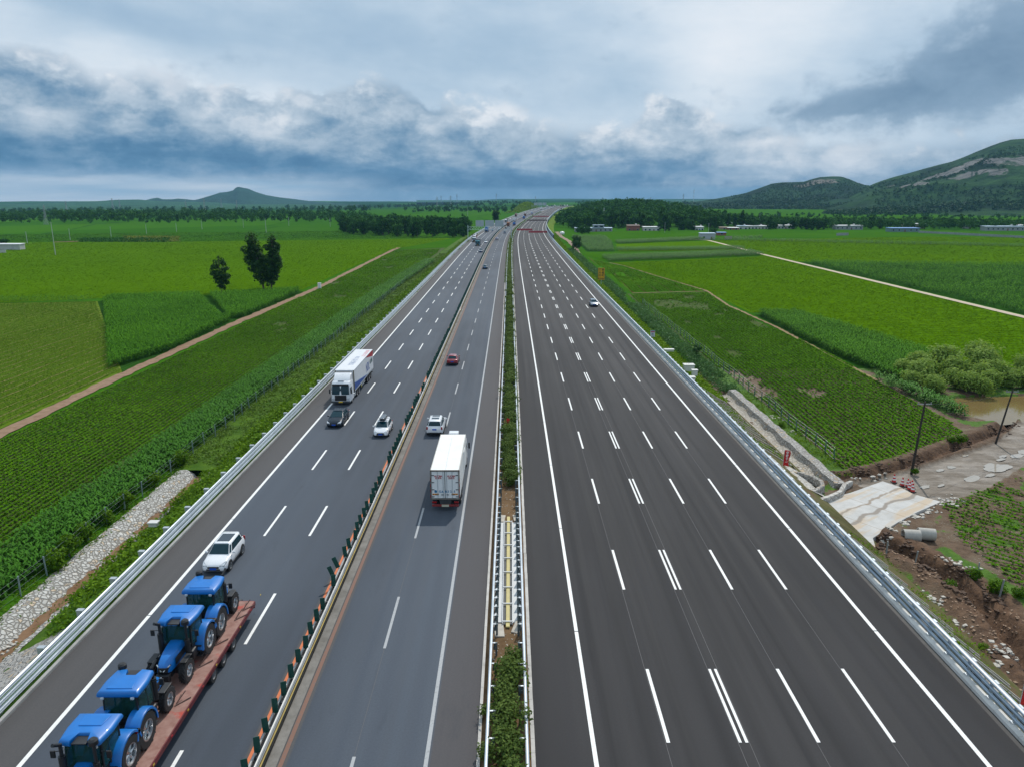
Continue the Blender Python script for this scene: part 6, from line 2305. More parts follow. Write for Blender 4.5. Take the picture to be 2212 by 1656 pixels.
def tractor():
    r = empty('tractor', (0, 0, 0), 0, None, 'tractor')
    def bx(nm, c, d, m, bev=0., par=r, rz=0., taper=1., shear=(0, 0)):
        m2 = MB(); m2.box(c, d, rz, taper, shear); return m2.build(nm, m, par, bevel=bev, smooth=False)
    for s in (-1, 1):
        wheel(r, s * .92, 0, .87, .50, .58, 'rear_wheel', lug=True, spokes=6, dish=.14)
        wheel(r, s * .86, 2.58, .62, .36, .56, 'front_wheel', lug=True, spokes=6, dish=.10)
        # rear mudguard
        m2 = MB(); rings = []
        for i in range(11):
            a = math.radians(-5 + i * 17.5)
            c, q = math.cos(a), math.sin(a)
            rings.append([(s * x, c * rr, .87 + q * rr) for x, rr in ((.52, .98), (1.16, .98), (1.19, .93), (1.19, 1.03), (1.12, 1.06), (.52, 1.06))])
        m2.loft(rings); m2.build('mudguard', P_tr, r, angle=50)
        bx('tail_light', (s * .95, -.90, 1.46), (.42, .08, .16), M_red, .02)
        bx('lamp_housing', (s * .92, -.80, 1.46), (.58, .16, .26), M_bk, .04)
        bx('front_mudguard', (s * .86, 2.52, 1.30), (.34, .85, .05), M_bk, .02)
        # cab glass
        bx('side_window', (s * .80, .80, 2.02), (.03, 1.25, 1.15), M_cabglass)
        for y in (.06, .98, 1.50):
            m2 = MB(); m2.tube((s * .80, y, 1.3), (s * .76, y * .95, 2.72), .045, n=6); m2.build('cab_pillar', M_bk, r)
        m2 = MB(); m2.tube((s * .80, 1.55, 2.35), (s * 1.18, 1.66, 2.42), .02, n=5); m2.box((s * 1.20, 1.66, 2.28), (.20, .06, .34)); m2.build('mirror', M_bk, r, smooth=False)
    bx('rear_window', (0, .05, 2.05), (1.50, .03, 1.15), M_cabglass); bx('front_window', (0, 1.54, 2.10), (1.48, .03, 1.05), M_cabglass)
    bx('cab_floor', (0, .78, 1.25), (1.5, 1.5, .5), M_bk, .05)
    bx('seat', (0, .5, 1.75), (.55, .55, .6), pmat('seat', (.03, .05, .05), .8), .08)
    # roof with rounded edges and a notch towards the front
    m2 = MB()
    pl = [(-.98, -.14), (.98, -.14), (1.02, .8), (.90, 1.68), (.40, 1.76), (.27, 1.26), (-.27, 1.26), (-.40, 1.76), (-.90, 1.68), (-1.02, .8)]
    n = len(pl)
    R = [[(x * .96, .8 + (y - .8) * .97, 2.70) for x, y in pl], [(x, y, 2.78) for x, y in pl], [(x * .97, .8 + (y - .8) * .96, 2.92) for x, y in pl], [(x * .86, .8 + (y - .8) * .86, 3.0) for x, y in pl]]
    m2.loft(R); m2.build('roof', P_tr, r, bevel=.03, angle=50)
    m2 = MB(); m2.prism([(-.62, .12), (.62, .12), (.5, .8), (-.5, .8)], .045, 2.99); m2.build('roof_panel', P_tr, r, bevel=.03)
    bx('roof_hatch', (0, 1.48, 2.84), (.62, .55, .06), M_bk, .02)
    for x in (-.7, .7):
        for y, m in ((-.14, M_lens), (1.70, M_lens)):
            bx('work_lamp', (x, y, 2.68), (.16, .1, .12), m, .02)
    # bonnet
    m2 = MB(); rings = []
    for y, w_, z0, z1 in ((1.5, .46, .95, 1.80), (2.0, .46, .95, 1.77), (2.7, .42, .95, 1.66), (3.2, .36, .95, 1.48), (3.38, .28, 1.0, 1.30)):
        rings.append([(-w_, y, z0), (-w_, y, z1 - .22), (-w_ * .72, y, z1 - .03), (0, y, z1), (w_ * .72, y, z1 - .03), (w_, y, z1 - .22), (w_, y, z0)])
    m2.loft(rings); m2.build('bonnet', P_tr, r, bevel=.02, angle=45)
    m2 = MB(); m2.loft([[(-.37, 3.13, .98), (.37, 3.13, .98), (.37, 3.13, 1.38), (-.37, 3.13, 1.38)], [(-.25, 3.43, 1.0), (.25, 3.43, 1.0), (.24, 3.41, 1.27), (-.24, 3.41, 1.27)]]); m2.build('grille', M_bk, r, bevel=.03)
    for s in (-1, 1):
        m2 = MB(); m2.tube((s * .05, 3.45, 1.10), (s * .36, 3.24, 1.38), .028, n=5); m2.build('lamp_strip', M_lens, r)
        bx('side_grille', (s * .465, 2.2, 1.32), (.02, 1.2, .36), M_bk)
    bx('front_weight', (0, 3.42, .72), (.7, .3, .42), M_bk, .04)
    bx('engine', (0, 1.9, .78), (.6, 2.3, .5), M_bk, .03)
    bx('front_axle', (0, 2.58, .62), (1.5, .22, .24), M_bk); bx('rear_axle', (0, 0, .87), (1.5, .4, .45), M_bk)
    bx('fuel_tank', (.66, 1.15, .85), (.42, 1.0, .55), M_bk, .08); bx('fuel_tank', (-.66, 1.15, .85), (.42, 1.0, .55), M_bk, .08)
    for z in (.5, .8, 1.1):
        bx('step', (-.95, .95, z), (.3, .35, .05), M_bk); bx('step', (.95, .95, z), (.3, .35, .05), M_bk)
    bx('hitch', (0, -.55, .8), (.9, .5, .12), M_bk); bx('hitch', (.28, -.60, 1.0), (.08, .5, .10), M_bk); bx('hitch', (-.28, -.60, 1.0), (.08, .5, .10), M_bk)
    m2 = MB(); m2.tube((.70, 1.85, 1.15), (.70, 1.85, 2.35), .15, n=12); m2.tube((.70, 1.85, 2.3), (.70, 1.85, 2.95), .075, n=10); m2.tube((.70, 1.85, 2.9), (.78, 2.2, 3.16), .075, n=10)
    m2.build('exhaust', M_bk, r)
    m2 = MB(); m2.tube((-.70, 1.82, 1.3), (-.70, 1.82, 2.95), .07, n=10); m2.lathe((-.70, 1.82, 2.9), (0, 0, 1), [(0, .10), (.03, .20), (.22, .20), (.30, .12)], 14); m2.tube((-.70, 1.82, 1.2), (-.70, 1.82, 2.0), .14, n=12)
    m2.build('air_intake', M_bk, r)
    return r


TRX = -18.1
tr = tractor()
DECK = 1.08
for i, (y, face, lab) in enumerate(((28.8, -1, 'blue tractor at the bottom edge, facing the viewer, nearest on the trailer'), (30.4, 1, 'blue tractor with its back to the viewer, second nearest on the trailer'),
                                 (37.95, -1, 'blue tractor with its pointed bonnet towards the viewer, in the middle of the trailer'), (39.7, 1, 'blue tractor at the rear end of the trailer just below the white crossover'))):
    put(tr, i == 0, (TRX - .2, y, DECK), 0 if face > 0 else PI, 1.0, lab, 'blue tractors on the red trailer')


def low_loader():
    r = empty('low_loader_trailer', (TRX, 22, 0), 0, 'long rusty red flatbed trailer carrying the blue tractors', 'trailer')
    dm, t = new_mat('worn red deck')
    g = t.n('ShaderNodeTexCoord').outputs['Object']
    n = t.noise(g, 2.2, 7, .65)
    c = t.mix(t.lin(n, .35, .65), (.24, .115, .09), (.34, .20, .165))
    c = t.mix(t.sstep(t.noise(g, .8, 5, .6), .55, .68), c, (.42, .06, .04))
    finish(t, c, .8, bump=n, bstr=.3, bdist=.02)
    W_ = 3.1
    def bx(nm, c, d, m, bev=0., par=r):
        m2 = MB(); m2.box((c[0], c[1] - 22, c[2]), d); return m2.build(nm, m, par, bevel=bev, smooth=False)
    ye = 43.5
    bx('deck', (0, (14 + ye) / 2, DECK - .06), (W_, ye - 14, .12), dm, .01)
    rm = pmat('dark red rail', (.13, .014, .018), .6, var=.3, dirt=.3)
    for s in (-1, 1):
        bx('side_rail', (s * (W_ / 2 + .03), (14 + ye) / 2, DECK - .14), (.07, ye - 14, .26), rm)
        for i in range(16):
            bx('reflector', (s * (W_ / 2 + .075), 16 + i * 1.9, DECK - .12), (.02, .16, .07), pmat('yellow reflector', (.5, .35, .03), .4) if i % 2 else INK_red)
        bx('main_beam', (s * .5, 29, .72), (.2, 30, .45), M_dark)
    bx('rear_plate', (0, ye + .02, DECK - .25), (W_, .06, .5), rm)
    for s in (-1, 1): bx('ramp_lamp', (s * 1.2, ye + .07, .75), (.4, .06, .14), M_red)
    tyres(r, [y - 22 for y in (36.7, 38.2, 39.75)], 3.05, .48)
    m2 = MB()
    for i, (x, y) in enumerate(((.9, 38.5), (.4, 39.4), (1.1, 41.2), (.8, 36.4), (1.2, 42.3), (.9, 33.2))):
        for k in range(3): m2.tube((x, y - 22 + k * .2, DECK + .03), (x + .55 - k * .3, y - 22 + .7 + k * .1, DECK + .05 + .3 * (k == 1)), .03, n=5)
    m2.build('lashing_chain', pmat('rust chain', (.10, .05, .04), .7), r, smooth=False)
    return r


low_loader()


# ---- far traffic
def simple_truck(name, label, cabc, boxc, L=11., h=3.9, boxtop=None, deflector=.6, group=None, cargo='box', cab_h=2.9):
    r = empty(name, (0, 0, 0), 0, label, 'truck', group)
    lorry_cab(r, cabc, L / 2, 2.45, cab_h, deflector, plate=M_platey, dark_top=False)
    y1 = L / 2 - 2.6; y0 = -L / 2
    m2 = MB(); m2.box((0, (y0 + y1) / 2, (h + 1.15) / 2), (2.5, y1 - y0, h - 1.15)); m2.build('cargo_box' if cargo == 'box' else 'tarpaulin', boxc, r, bevel=.05 if cargo == 'box' else .3, smooth=False)
    if boxtop:
        m2 = MB(); m2.box((0, (y0 + y1) / 2, h + .02), (2.52, y1 - y0 + .02, .05)); m2.build('box_roof', boxtop, r, smooth=False)
    m2 = MB(); m2.box((0, 0, .85), (1.0, L - .6, .4)); m2.build('chassis', M_dark, r, smooth=False)
    m2 = MB(); m2.box((0, y0 - .03, .6), (2.3, .1, .2)); m2.build('rear_bumper', M_red, r, smooth=False)
    tyres(r, [L / 2 - 1.4], dual=False); tyres(r, [y0 + 1.6, y0 + 2.9])
    return r


P_tl = paint('teal cab', (.01, .19, .24), .6); P_bl = paint('blue cab', (.02, .13, .42), .6); P_or = paint('orange container', (.45, .17, .03), .1, .6); P_br = paint('brown container door', (.16, .06, .025), .1, .6)
P_mar = paint('maroon', (.17, .015, .025), .5); P_dk = paint('dark cargo', (.03, .035, .045), .2, .6)


def carrier():
    r = simple_truck('car_transporter', 'car transporter stacked with small white cars, by the gantry post', P_white, P_mar, 15, 1.9, deflector=0)
    for lvl, z in ((0, 1.95), (1, 3.25)):
        for i in range(3):
            y = 2.6 - i * 4.1
            c = car('loaded_car', ['white car on the lower deck of the car transporter', 'white car on the upper deck of the car transporter'][lvl], 'car', 'hatch', P_white, 3.9, 1.65, 1.4, detail=False, group=['cars on the lower deck of the transporter', 'cars on the upper deck of the transporter'][lvl])
            c['_at'] = (y, z - .3)
            CARR.append(c)
    for x in (-1.2, 1.2):
        for y in (4.4, 0, -3.6, -7.2):
            m2 = MB(); m2.box((x, y, 2.9), (.1, .16, 2.4)); m2.build('deck_post', P_mar, r, smooth=False)
        m2 = MB(); m2.box((x, -1.4, 2.92), (.1, 12, .12)); m2.build('upper_deck_rail', P_mar, r, smooth=False)
    return r


CARR = []
s_, o_ = on_road(1024.1, 523.5)
ct = place(carrier(), s_ + 7.5, o_, -1)
for c in CARR:
    y, z = c['_at']; del c['_at']
    c.location = Vector(ct.location) + Vector((0, -y, z)); c.rotation_euler = ct.rotation_euler


def far(o, px, py, face, half, off=None):
    s, q = on_road(px, py)
    return place(o, s + half, q if off is None else off, face)


zf = zoomed(1850, 870, 7.886)
zg = zoomed(1950, 790, 6.32)
far(simple_truck('flatbed_truck', 'teal cabbed truck in the middle lane just before the gantry', P_tl, P_dk, 9.5, 3.4, deflector=.0, cab_h=3.0), *zf(478, 905), -1, 4.7)
far(car('dark_pickup', 'dark car with yellow headlights left of the steel divider, nearest of the far oncoming cars', 'car', 'suv', P_grey, 4.8, 1.9, 1.75), *zf(570, 1108), -1, 2.3)
far(car('white_sedan', 'white car in the inner oncoming lane beside the teal truck', 'car', 'sedan', P_white, 4.6, 1.8, 1.45), *zf(735, 805), -1, 2.2)
far(simple_truck('covered_lorry', 'bright blue covered lorry seen under the gantry panels', P_bl, P_bl, 12, 4.2, cargo='tarp', deflector=0, cab_h=2.8), *zf(750, 474), -1, 6)
far(car('dark_car', 'small dark car right of the bright blue lorry under the gantry', 'car', 'hatch', P_teal, 4.2, 1.75, 1.5, detail=False), *zf(948, 437), -1, 2)
far(car('white_van', 'white van in the inner oncoming lane under the gantry', 'van', 'suv', P_white, 5.0, 1.9, 1.9, detail=False), *zf(1165, 382), -1, 2)
far(car('white_car', 'white car beside the barrier just above the gantry beam', 'car', 'hatch', P_white, 4.2, 1.75, 1.5, detail=False), *zf(1268, 292), -1, 2)
far(car('white_car', 'pale car by the divider left of the orange container truck', 'car', 'sedan', P_lilac, 4.6, 1.8, 1.45, detail=False), *zf(1315, 245), -1, 2)
far(car('lilac_sedan', 'pale lilac sedan driving away just before the dark line across the road', 'car', 'sedan', P_lilac, 4.7, 1.82, 1.45), *zf(1080, 700), 1, 2.3)
far(car('silver_van', 'grey van with a dark red roof driving away below the gantry beam', 'van', 'suv', P_silver, 4.9, 1.85, 1.9, detail=False), *zf(1328, 515), 1, 2.3)
far(car('dark_car', 'dark car driving away in front of the orange container truck', 'car', 'sedan', P_navy, 4.6, 1.8, 1.45, detail=False), *zf(1370, 358), 1, 2)
far(simple_truck('container_truck', 'orange container truck with brown rear doors above the gantry', P_white, P_br, 13, 4.1, P_or), *zf(1435, 305), 1, 6.5)
far(simple_truck('box_truck', 'red and blue cargo truck driving away above the right gantry post', P_mar, P_bl, 10, 3.2, deflector=0), *zf(1625, 262), 1, 5)
far(simple_truck('box_truck', 'plain white box truck beyond the red and blue cargo truck', P_white, P_white, 11, 3.9), *zf(1630, 140), 1, 5.5)
far(simple_truck('lorry', 'dark lorry with a white cab front left of the orange container truck', P_white, P_dk, 14, 4.0), *zf(1362, 158), -1, 7)
far(car('white_car', 'white car on the oncoming side right of the dark lorry', 'car', 'hatch', P_white, 4.3, 1.75, 1.5, detail=False), *zf(1500, 60), -1, 2)
far(simple_truck('box_truck', 'truck with a white top and blue rear, alone left of the hedge', P_white, P_bl, 9, 3.6, P_white), *zg(915, 550), 1, 4.5)
far(simple_truck('lorry', 'maroon lorry with a teal side on the oncoming carriageway far off', P_mar, P_mar, 13, 4.1, deflector=.9, cab_h=3.1), *zg(712, 490), -1, 6)
far(simple_truck('lorry', 'dark brown truck with a white top beside the divider far off', P_dk, P_br, 10, 3.9, P_white), *zg(945, 486), 1, 5)
far(car('white_car', 'white car alone on the far part of the new carriageway by the broken white rail', 'car', 'suv', P_white, 4.6, 1.85, 1.6, detail=False), *zg(1195, 487), 1, 2)
far(simple_truck('box_truck', 'grey white box truck on the far bend of the old carriageway', P_white, P_lilac, 10, 3.9, P_white), *zg(1120, 436), 1, 5)
far(car('dark_car', 'dark car before the grey white box truck on the far bend', 'car', 'sedan', P_grey, 4.6, 1.8, 1.45, detail=False), *zg(1065, 440), 1, 2)
far(car('white_car', 'white car after the grey white box truck on the far bend', 'car', 'hatch', P_white, 4.4, 1.8, 1.5, detail=False), *zg(1213, 378), 1, 2)
for i, (x, y, face, kind, lab) in enumerate(((1325, 305, -1, 0, 'first white vehicle of the far queue on the bend'), (1358, 318, 1, 1, 'white and dark truck inside the far queue on the bend'), (1390, 292, -1, 0, 'small white car behind the far queue on the bend'),
                                     (1455, 300, 1, 0, 'dark car ahead of the far queue by the hedge'), (1565, 275, 1, 0, 'lone white car near the top of the bend'), (1512, 246, -1, 1, 'dark truck coming down before the green cutting'),
                                     (1630, 236, -1, 2, 'dark blue truck with a white top below the far gantry'), (1695, 235, -1, 1, 'white truck right of the dark blue one below the far gantry'), (1750, 226, -1, 0, 'silver car below the far gantry panels'), (1805, 218, -1, 0, 'white van below the far gantry panels'),
                                     (1852, 204, -1, 3, 'red truck left of the far lamp post on the crest'), (1905, 196, -1, 2, 'dark truck with a white top right of the far lamp post'), (1952, 190, -1, 1, 'white truck on the crest of the road'), (2015, 178, -1, 1, 'last white truck visible on the crest'))):
    if kind == 0:
        o = car('distant_car', lab, 'car', 'suv', P_grey if 'dark' in lab else (P_silver if 'silver' in lab else P_white), 4.7, 1.85, 1.75, detail=False)
    else:
        o = simple_truck('distant_truck', lab, [0, P_white, P_navy, P_mar][kind], [0, P_white, P_dk, P_mar][kind], 11, 4.0, P_white if kind == 2 else None)
    far(o, *zg(x, y), face, 3)

# ============================================================ VILLAGE
def house(label, px, py, w, d, h, wall, roof, rz=0., windows=4, door=True, slant=.25, second=None, doorm=None, solar=True, wallb=None):
    X_, Y_ = at(px, py)
    h *= 1.12
    r = empty('house', (X_, Y_, GZ), rz, label, 'house')
    mb = MB(); mb.box((0, d / 2, h / 2), (w, d, h)); mb.build('wall', wall, r, smooth=False)
    mb = MB()
    mb.add([(-w / 2 - .3, -.5, h), (w / 2 + .3, -.5, h), (w / 2 + .3, d + .4, h + slant), (-w / 2 - .3, d + .4, h + slant), (-w / 2 - .3, -.5, h + .28), (w / 2 + .3, -.5, h + .28), (w / 2 + .3, d + .4, h + slant + .28), (-w / 2 - .3, d + .4, h + slant + .28)], HEX)
    rf = mb.build('roof', roof, r, smooth=False)
    if wallb:
        mb = MB(); mb.box((0, -.04, .55), (w + .02, .08, 1.1)); mb.build('plinth', wallb, r, smooth=False)
    n = windows
    for i in range(n):
        x = -w / 2 + w * (i + .5) / n
        if door and i == n // 2:
            mb = MB(); mb.box((x, -.03, 1.1), (1.1, .08, 2.2)); mb.build('door', doorm or pmat('door brown', (.14, .06, .04), .6), r, smooth=False)
        else:
            mb = MB(); mb.box((x, -.03, 1.75), (1.7, .08, 1.5)); f = mb.build('window', pmat('window frame', (.55, .56, .57), .5), r, smooth=False)
            mb = MB(); mb.box((x, -.08, 1.75), (1.5, .03, 1.3)); mb.build('pane', M_glass, f, smooth=False)
    if second:
        sx, sw, sh = second
        mb = MB(); mb.box((sx, d * .55, h + sh / 2 + .2), (sw, d * .6, sh)); up = mb.build('upper_storey', wall, r, smooth=False)
        mb = MB(); mb.box((sx, d * .5, h + sh + .3), (sw + .7, d * .75, .25)); mb.build('upper_roof', roof, up, smooth=False)
        for q in (-.25, .25):
            mb = MB(); mb.box((sx + q * sw, d * .25 - .04, h + sh * .55 + .2), (sw * .3, .08, sh * .5)); mb.build('window', M_glass, up, smooth=False)
    if solar:
        mb = MB(); mb.tube((w * .22 - .8, d * .5, h + 1.1 + slant), (w * .22 + .8, d * .5, h + 1.1 + slant), .28, n=10); mb.box((w * .22, d * .42, h + .7), (1.5, .9, .06)); mb.build('solar_heater', M_white, rf, smooth=False)
    return r


WL = pmat('lime wall', (.50, .50, .48), .9, var=.12, scale=.4, dirt=.25); WG = pmat('grey wall', (.30, .32, .33), .9, var=.15, scale=.4, dirt=.25); WB = pmat('brick wall', (.26, .10, .07), .9, var=.3, scale=1.)
WT = pmat('teal wall', (.16, .25, .25), .9, var=.15, scale=.4); WY = pmat('ochre wall', (.38, .30, .20), .9, var=.2, scale=.4)
RW = pmat('white roof', (.66, .67, .69), .6, var=.08); RB = pmat('pale blue roof', (.34, .46, .58), .5, var=.1); RT = pmat('tan roof', (.30, .22, .18), .8, var=.2); RBL = pmat('bright blue roof', (.03, .19, .50), .45, var=.15)
BLD = pmat('blue door', (.02, .07, .30), .5)
u = lambda x, y: ((2200 + x / 4.424) / 4096 * 2212, (860 + y / 4.424) / 4096 * 2212)
v = lambda x, y: ((2700 + x / 3.16) / 4096 * 2212, (860 + y / 3.16) / 4096 * 2212)
w7 = lambda x, y: ((3000 + x / 2.018) / 4096 * 2212, (500 + y / 2.018) / 4096 * 2212)
house('long low house with a pale blue roof and white upper storey, leftmost in the village', *u(775, 306), 33, 9, 3.0, WG, RB, windows=8, second=(4.5, 9.5, 2.4))
house('brick house with tan eaves and a red fence, half hidden by trees', *u(1480, 296), 11, 8, 4.6, WB, RT, windows=3)
house('white roofed house behind the garden trees, right of the brick house', *u(1800, 300), 15, 8, 3.6, WL, RW, windows=4, solar=False)
house('small white roofed house with a blue door and red brick base', *v(310, 210), 7.5, 7, 3.5, WL, RW, windows=3, doorm=BLD, wallb=WB)
house('low brick shed with a bright white roof', *v(735, 204), 10.5, 7, 2.4, WB, RW, windows=2, door=False, solar=False)
house('ochre walled shed left of the brick shed', *v(620, 202), 7, 6, 2.6, WY, RT, windows=1, door=False, solar=False)
house('pale grey cube shaped house in the middle of the village', *v(862, 196), 9.5, 8, 3.4, WL, RB, windows=2, door=False)
house('long white roofed house with many windows in the middle of the village', *v(1045, 192), 19, 8, 3.2, WL, RW, windows=6)
house('back row house with a white roof behind the pale grey cube', *v(940, 150), 18, 7, 3.2, WG, RW, windows=4)
house('small house with a white roof standing behind the ochre shed', *v(685, 150), 7, 6, 3.2, WG, RW, windows=2)
house('white roofed house right of the big round tree', *v(1400, 186), 16, 7, 3.3, WL, RW, windows=5)
house('long grey wall house with a pale roof, right of the dark grove', *w7(800, 848), 26, 8, 3.4, WG, RW, windows=6)
house('bright blue roofed workshop in front of the ochre house', *w7(1250, 866), 26, 9, 2.9, WT, RBL, windows=5, solar=False)
house('ochre house with a row of pale columns behind the blue workshop', *w7(1328, 838), 21, 7, 4.0, WY, RW, windows=7, door=False, solar=False)
house('long grey roofed house at the right end of the village', *w7(2060, 856), 36, 9, 3.4, WG, RB, windows=8)
house('white house at the right edge of the picture', *w7(2240, 850), 20, 9, 4.0, WL, RW, windows=5)
house('little house with a bright blue roof among the far right trees', *w7(1760, 838), 6, 5, 2.6, WL, RBL, windows=2, solar=False)
house('small blue roofed shed beside the round bush in the fields', *v(590, 268), 7, 4, 2.3, WB, RBL, windows=1, door=False, solar=False)
house('small pale pump house by the start of the pale path', *v(412, 316), 11, 5, 4.0, pmat('pump grey', (.40, .42, .45), .8, var=.1), RB, windows=2, solar=False)
house('white walled yard building at the left edge of the picture', *zoomed(0, 700, 2.212)(15, 664), 22, 5, 2.8, WL, RW, windows=0, door=False, solar=False)


def simple(name, label, cat, loc, build, mats, rz=0., group=None, **k):
    mb = MB(); build(mb)
    o = mb.build(name, mats, **k)
    o.location = loc; o.rotation_euler = (0, 0, rz)
    return tag(o, label, cat, group)


def long_wall(label, a, b, h, mat):
    A, B = at(*a), at(*b)
    L = math.hypot(B[0] - A[0], B[1] - A[1])
    return simple('garden_wall', label, 'wall', (*A, GZ), lambda m: (m.box((L / 2, 0, h / 2), (L, .3, h)), m.box((L / 2, 0, h + .05), (L + .1, .42, .1))), mat, math.atan2(B[1] - A[1], B[0] - A[0]), smooth=False)


long_wall('long grey wall along the field edge at the right end of the village', w7(1360, 872), w7(2212, 915), 1.7, WG)
long_wall('low grey greenhouse wall at the edge of the green field before the dark grove', v(2040, 268), v(2190, 262), 2.2, WG)
long_wall('ruined stone wall beside the hedge in the middle of the field', v(625, 316), v(720, 312), 2.4, pmat('old stone wall', (.28, .25, .22), .9, var=.3))
long_wall('low white wall at the left edge of the picture', zoomed(0, 700, 2.212)(-20, 692), zoomed(0, 700, 2.212)(55, 690), 1.5, WL)
corn('hedge_row', [at(*v(730, 312)), at(*v(900, 308)), at(*v(1105, 300)), at(*v(1100, 290)), at(*v(740, 298))], .9, 'dark leafy crop block beside the ruined stone wall', d0=200, h=2.4, kleaf=7)
o = simple('water_tank', 'white rounded tank by the dirt lane at the foot of the right slope', 'tank', (*at(*u(214, 350)), GZ), lambda m: m.lathe((0, 0, 0), (0, 0, 1), [(0, .9), (.3, 1.9), (1.6, 2.0), (2.4, 1.3), (2.7, .3)], 20), M_white)


# ============================================================ POLES, PYLONS, SIGNS
def pole(label, px, py, h, r=.16, mat=None, arms=1, lean=0., name='utility_pole', cat='utility pole', grp=None):
    x, y = at(px, py)
    r0 = empty(name, (x, y, GZ), 0, label, cat, grp)
    m = mat or pmat('concrete pole', (.45, .47, .48), .8, var=.12)
    mb = MB(); mb.tube((0, 0, -.4), (lean * h, 0, h), r, r * .65, 10)
    mb.build('mast', m, r0)
    for i in range(arms):
        z = h - .3 - i * .9
        mb = MB(); mb.box((lean * z, 0, z), (1.6, .09, .09))
        for q in (-.7, -.0, .7): mb.tube((lean * z + q, 0, z), (lean * z + q, 0, z + .22), .05, n=6)
        mb.build('crossarm', pmat('arm steel', (.22, .24, .25), .6), r0, smooth=False)
    return r0


c8 = zoomed(0, 700, 2.212)
polesL = [((243, 608), 505, 'utility pole at the far left of the fields beside the white spot'), ((492, 712), 425, 'tallest utility pole in the left fields, in front of the tall pylon'), ((622, 580), 478, 'utility pole between the tall pole and the earth bank on the left'),
          ((985, 550), 460, 'utility pole rising from the left end of the earth bank'), ((1297, 522), 440, 'utility pole behind the middle of the earth bank'), ((1563, 505), 430, 'utility pole above the yellowish end of the earth bank'),
          ((1788, 483), 410, 'utility pole beyond the green field, second from the tall poplars'), ((2155, 468), 392, 'utility pole nearest to the tall poplars, left of them')]
for (x, y), t_, lab in polesL:
    a = c8(x, y); X_, Y_ = at(*a)
    dpt = Y_ * math.cos(PITCH) + (CAMH - GZ) * math.sin(PITCH)
    h = (y - t_) / 2.212 / 4096 * 2212 * dpt / FPX
    pole(lab, *a, h, .2)
c6 = zoomed(700, 900, 2.76)
for (x, y), h, lab in (((1258, 12), 9, 'thin utility pole right of the tall poplars'), ((1714, 22), 9, 'thin utility pole in front of the dark wood, right of the poplars'), ((1008, 90), 12, 'utility pole partly hidden behind the top of the poplar pair')):
    pole(lab, *c6(x, y), h, .2)
pole('dark wooden utility pole by the traffic cones at the muddy road', *at and zoomed(2700, 1350, 1.5774)(1490, 858), 8.6, .15, pmat('tarred pole', (.028, .022, .018), .8, var=.3), 1, .055)
pole('dark wooden utility pole at the far side of the muddy road by the pond', *zoomed(2700, 1350, 1.5774)(2020, 668), 7.2, .13, pmat('tarred pole', (.028, .022, .018), .8), 1, .16)
pole('tall white pole beside the house with the white upper storey', *u(948, 200), 19, .3, M_white, 0, name='flag_pole', cat='pole')
pole('thin grey pole in front of the garden trees, right of the brick house', *u(2028, 330), 9, .14)
pole('utility pole standing at the small pale pump house', *v(418, 290), 11, .16)
for (x, y), lab in (((660, 150), 'utility pole behind the ochre shed'), ((1064, 128), 'tall pole behind the long many-windowed house'), ((962, 120), 'utility pole behind the pale grey cube house'), ((1148, 140), 'short thick pole at the right end of the long many-windowed house')):
    pole(lab, *v(x, y), 12 if 'tall' in lab else 9, .17)
pole('small pale post standing in the young wheat by the old tree', *zoomed(1700, 780, 3.16)(540, 290), 15, .25, None, 2)


def pylon(label, px, py, d_px_top, grp=None, s=1.):
    x, y = at(px, py, 0)
    z = float(gz(x, y))
    x, y = at(px, py, z)
    dpt = y * math.cos(PITCH) + (CAMH - z) * math.sin(PITCH)
    h = d_px_top * dpt / FPX
    r = empty('pylon', (x, y, z), 0, label, 'pylon', grp)
    mb = MB()
    b = h * .085
    t = max(.10, dpt / FPX * .16)
    q = [(-b, -b), (b, -b), (b, b), (-b, b)]
    lv = [0, .18, .34, .48, .60, .70, .79, .87, .94, 1.]
    wd = [1, .80, .62, .48, .37, .30, .26, .22, .18, .05]
    for k in range(len(lv) - 1):
        for i in range(4):
            a, c = q[i], q[(i + 1) % 4]
            P0 = (a[0] * wd[k], a[1] * wd[k], lv[k] * h); P1 = (a[0] * wd[k + 1], a[1] * wd[k + 1], lv[k + 1] * h); P2 = (c[0] * wd[k + 1], c[1] * wd[k + 1], lv[k + 1] * h); P3 = (c[0] * wd[k], c[1] * wd[k], lv[k] * h)
            mb.tube(P0, P1, t, n=4, caps=False); mb.tube(P0, P2, t * .7, n=4, caps=False); mb.tube(P3, P1, t * .7, n=4, caps=False)
    mb.build('lattice', pmat('pylon steel', (.30, .34, .36), .6, .2, var=.1), r, smooth=False)
    mb = MB()
    for z_, l in ((.72, .16), (.82, .13), (.92, .10)):
        mb.tube((-l * h, 0, z_ * h), (l * h, 0, z_ * h), t, n=4); mb.tube((-l * h, 0, z_ * h), (0, 0, (z_ + .04) * h), t * .7, n=4); mb.tube((l * h, 0, z_ * h), (0, 0, (z_ + .04) * h), t * .7, n=4)
    mb.build('crossarm', pmat('pylon steel', (.30, .34, .36), .6), r, smooth=False)


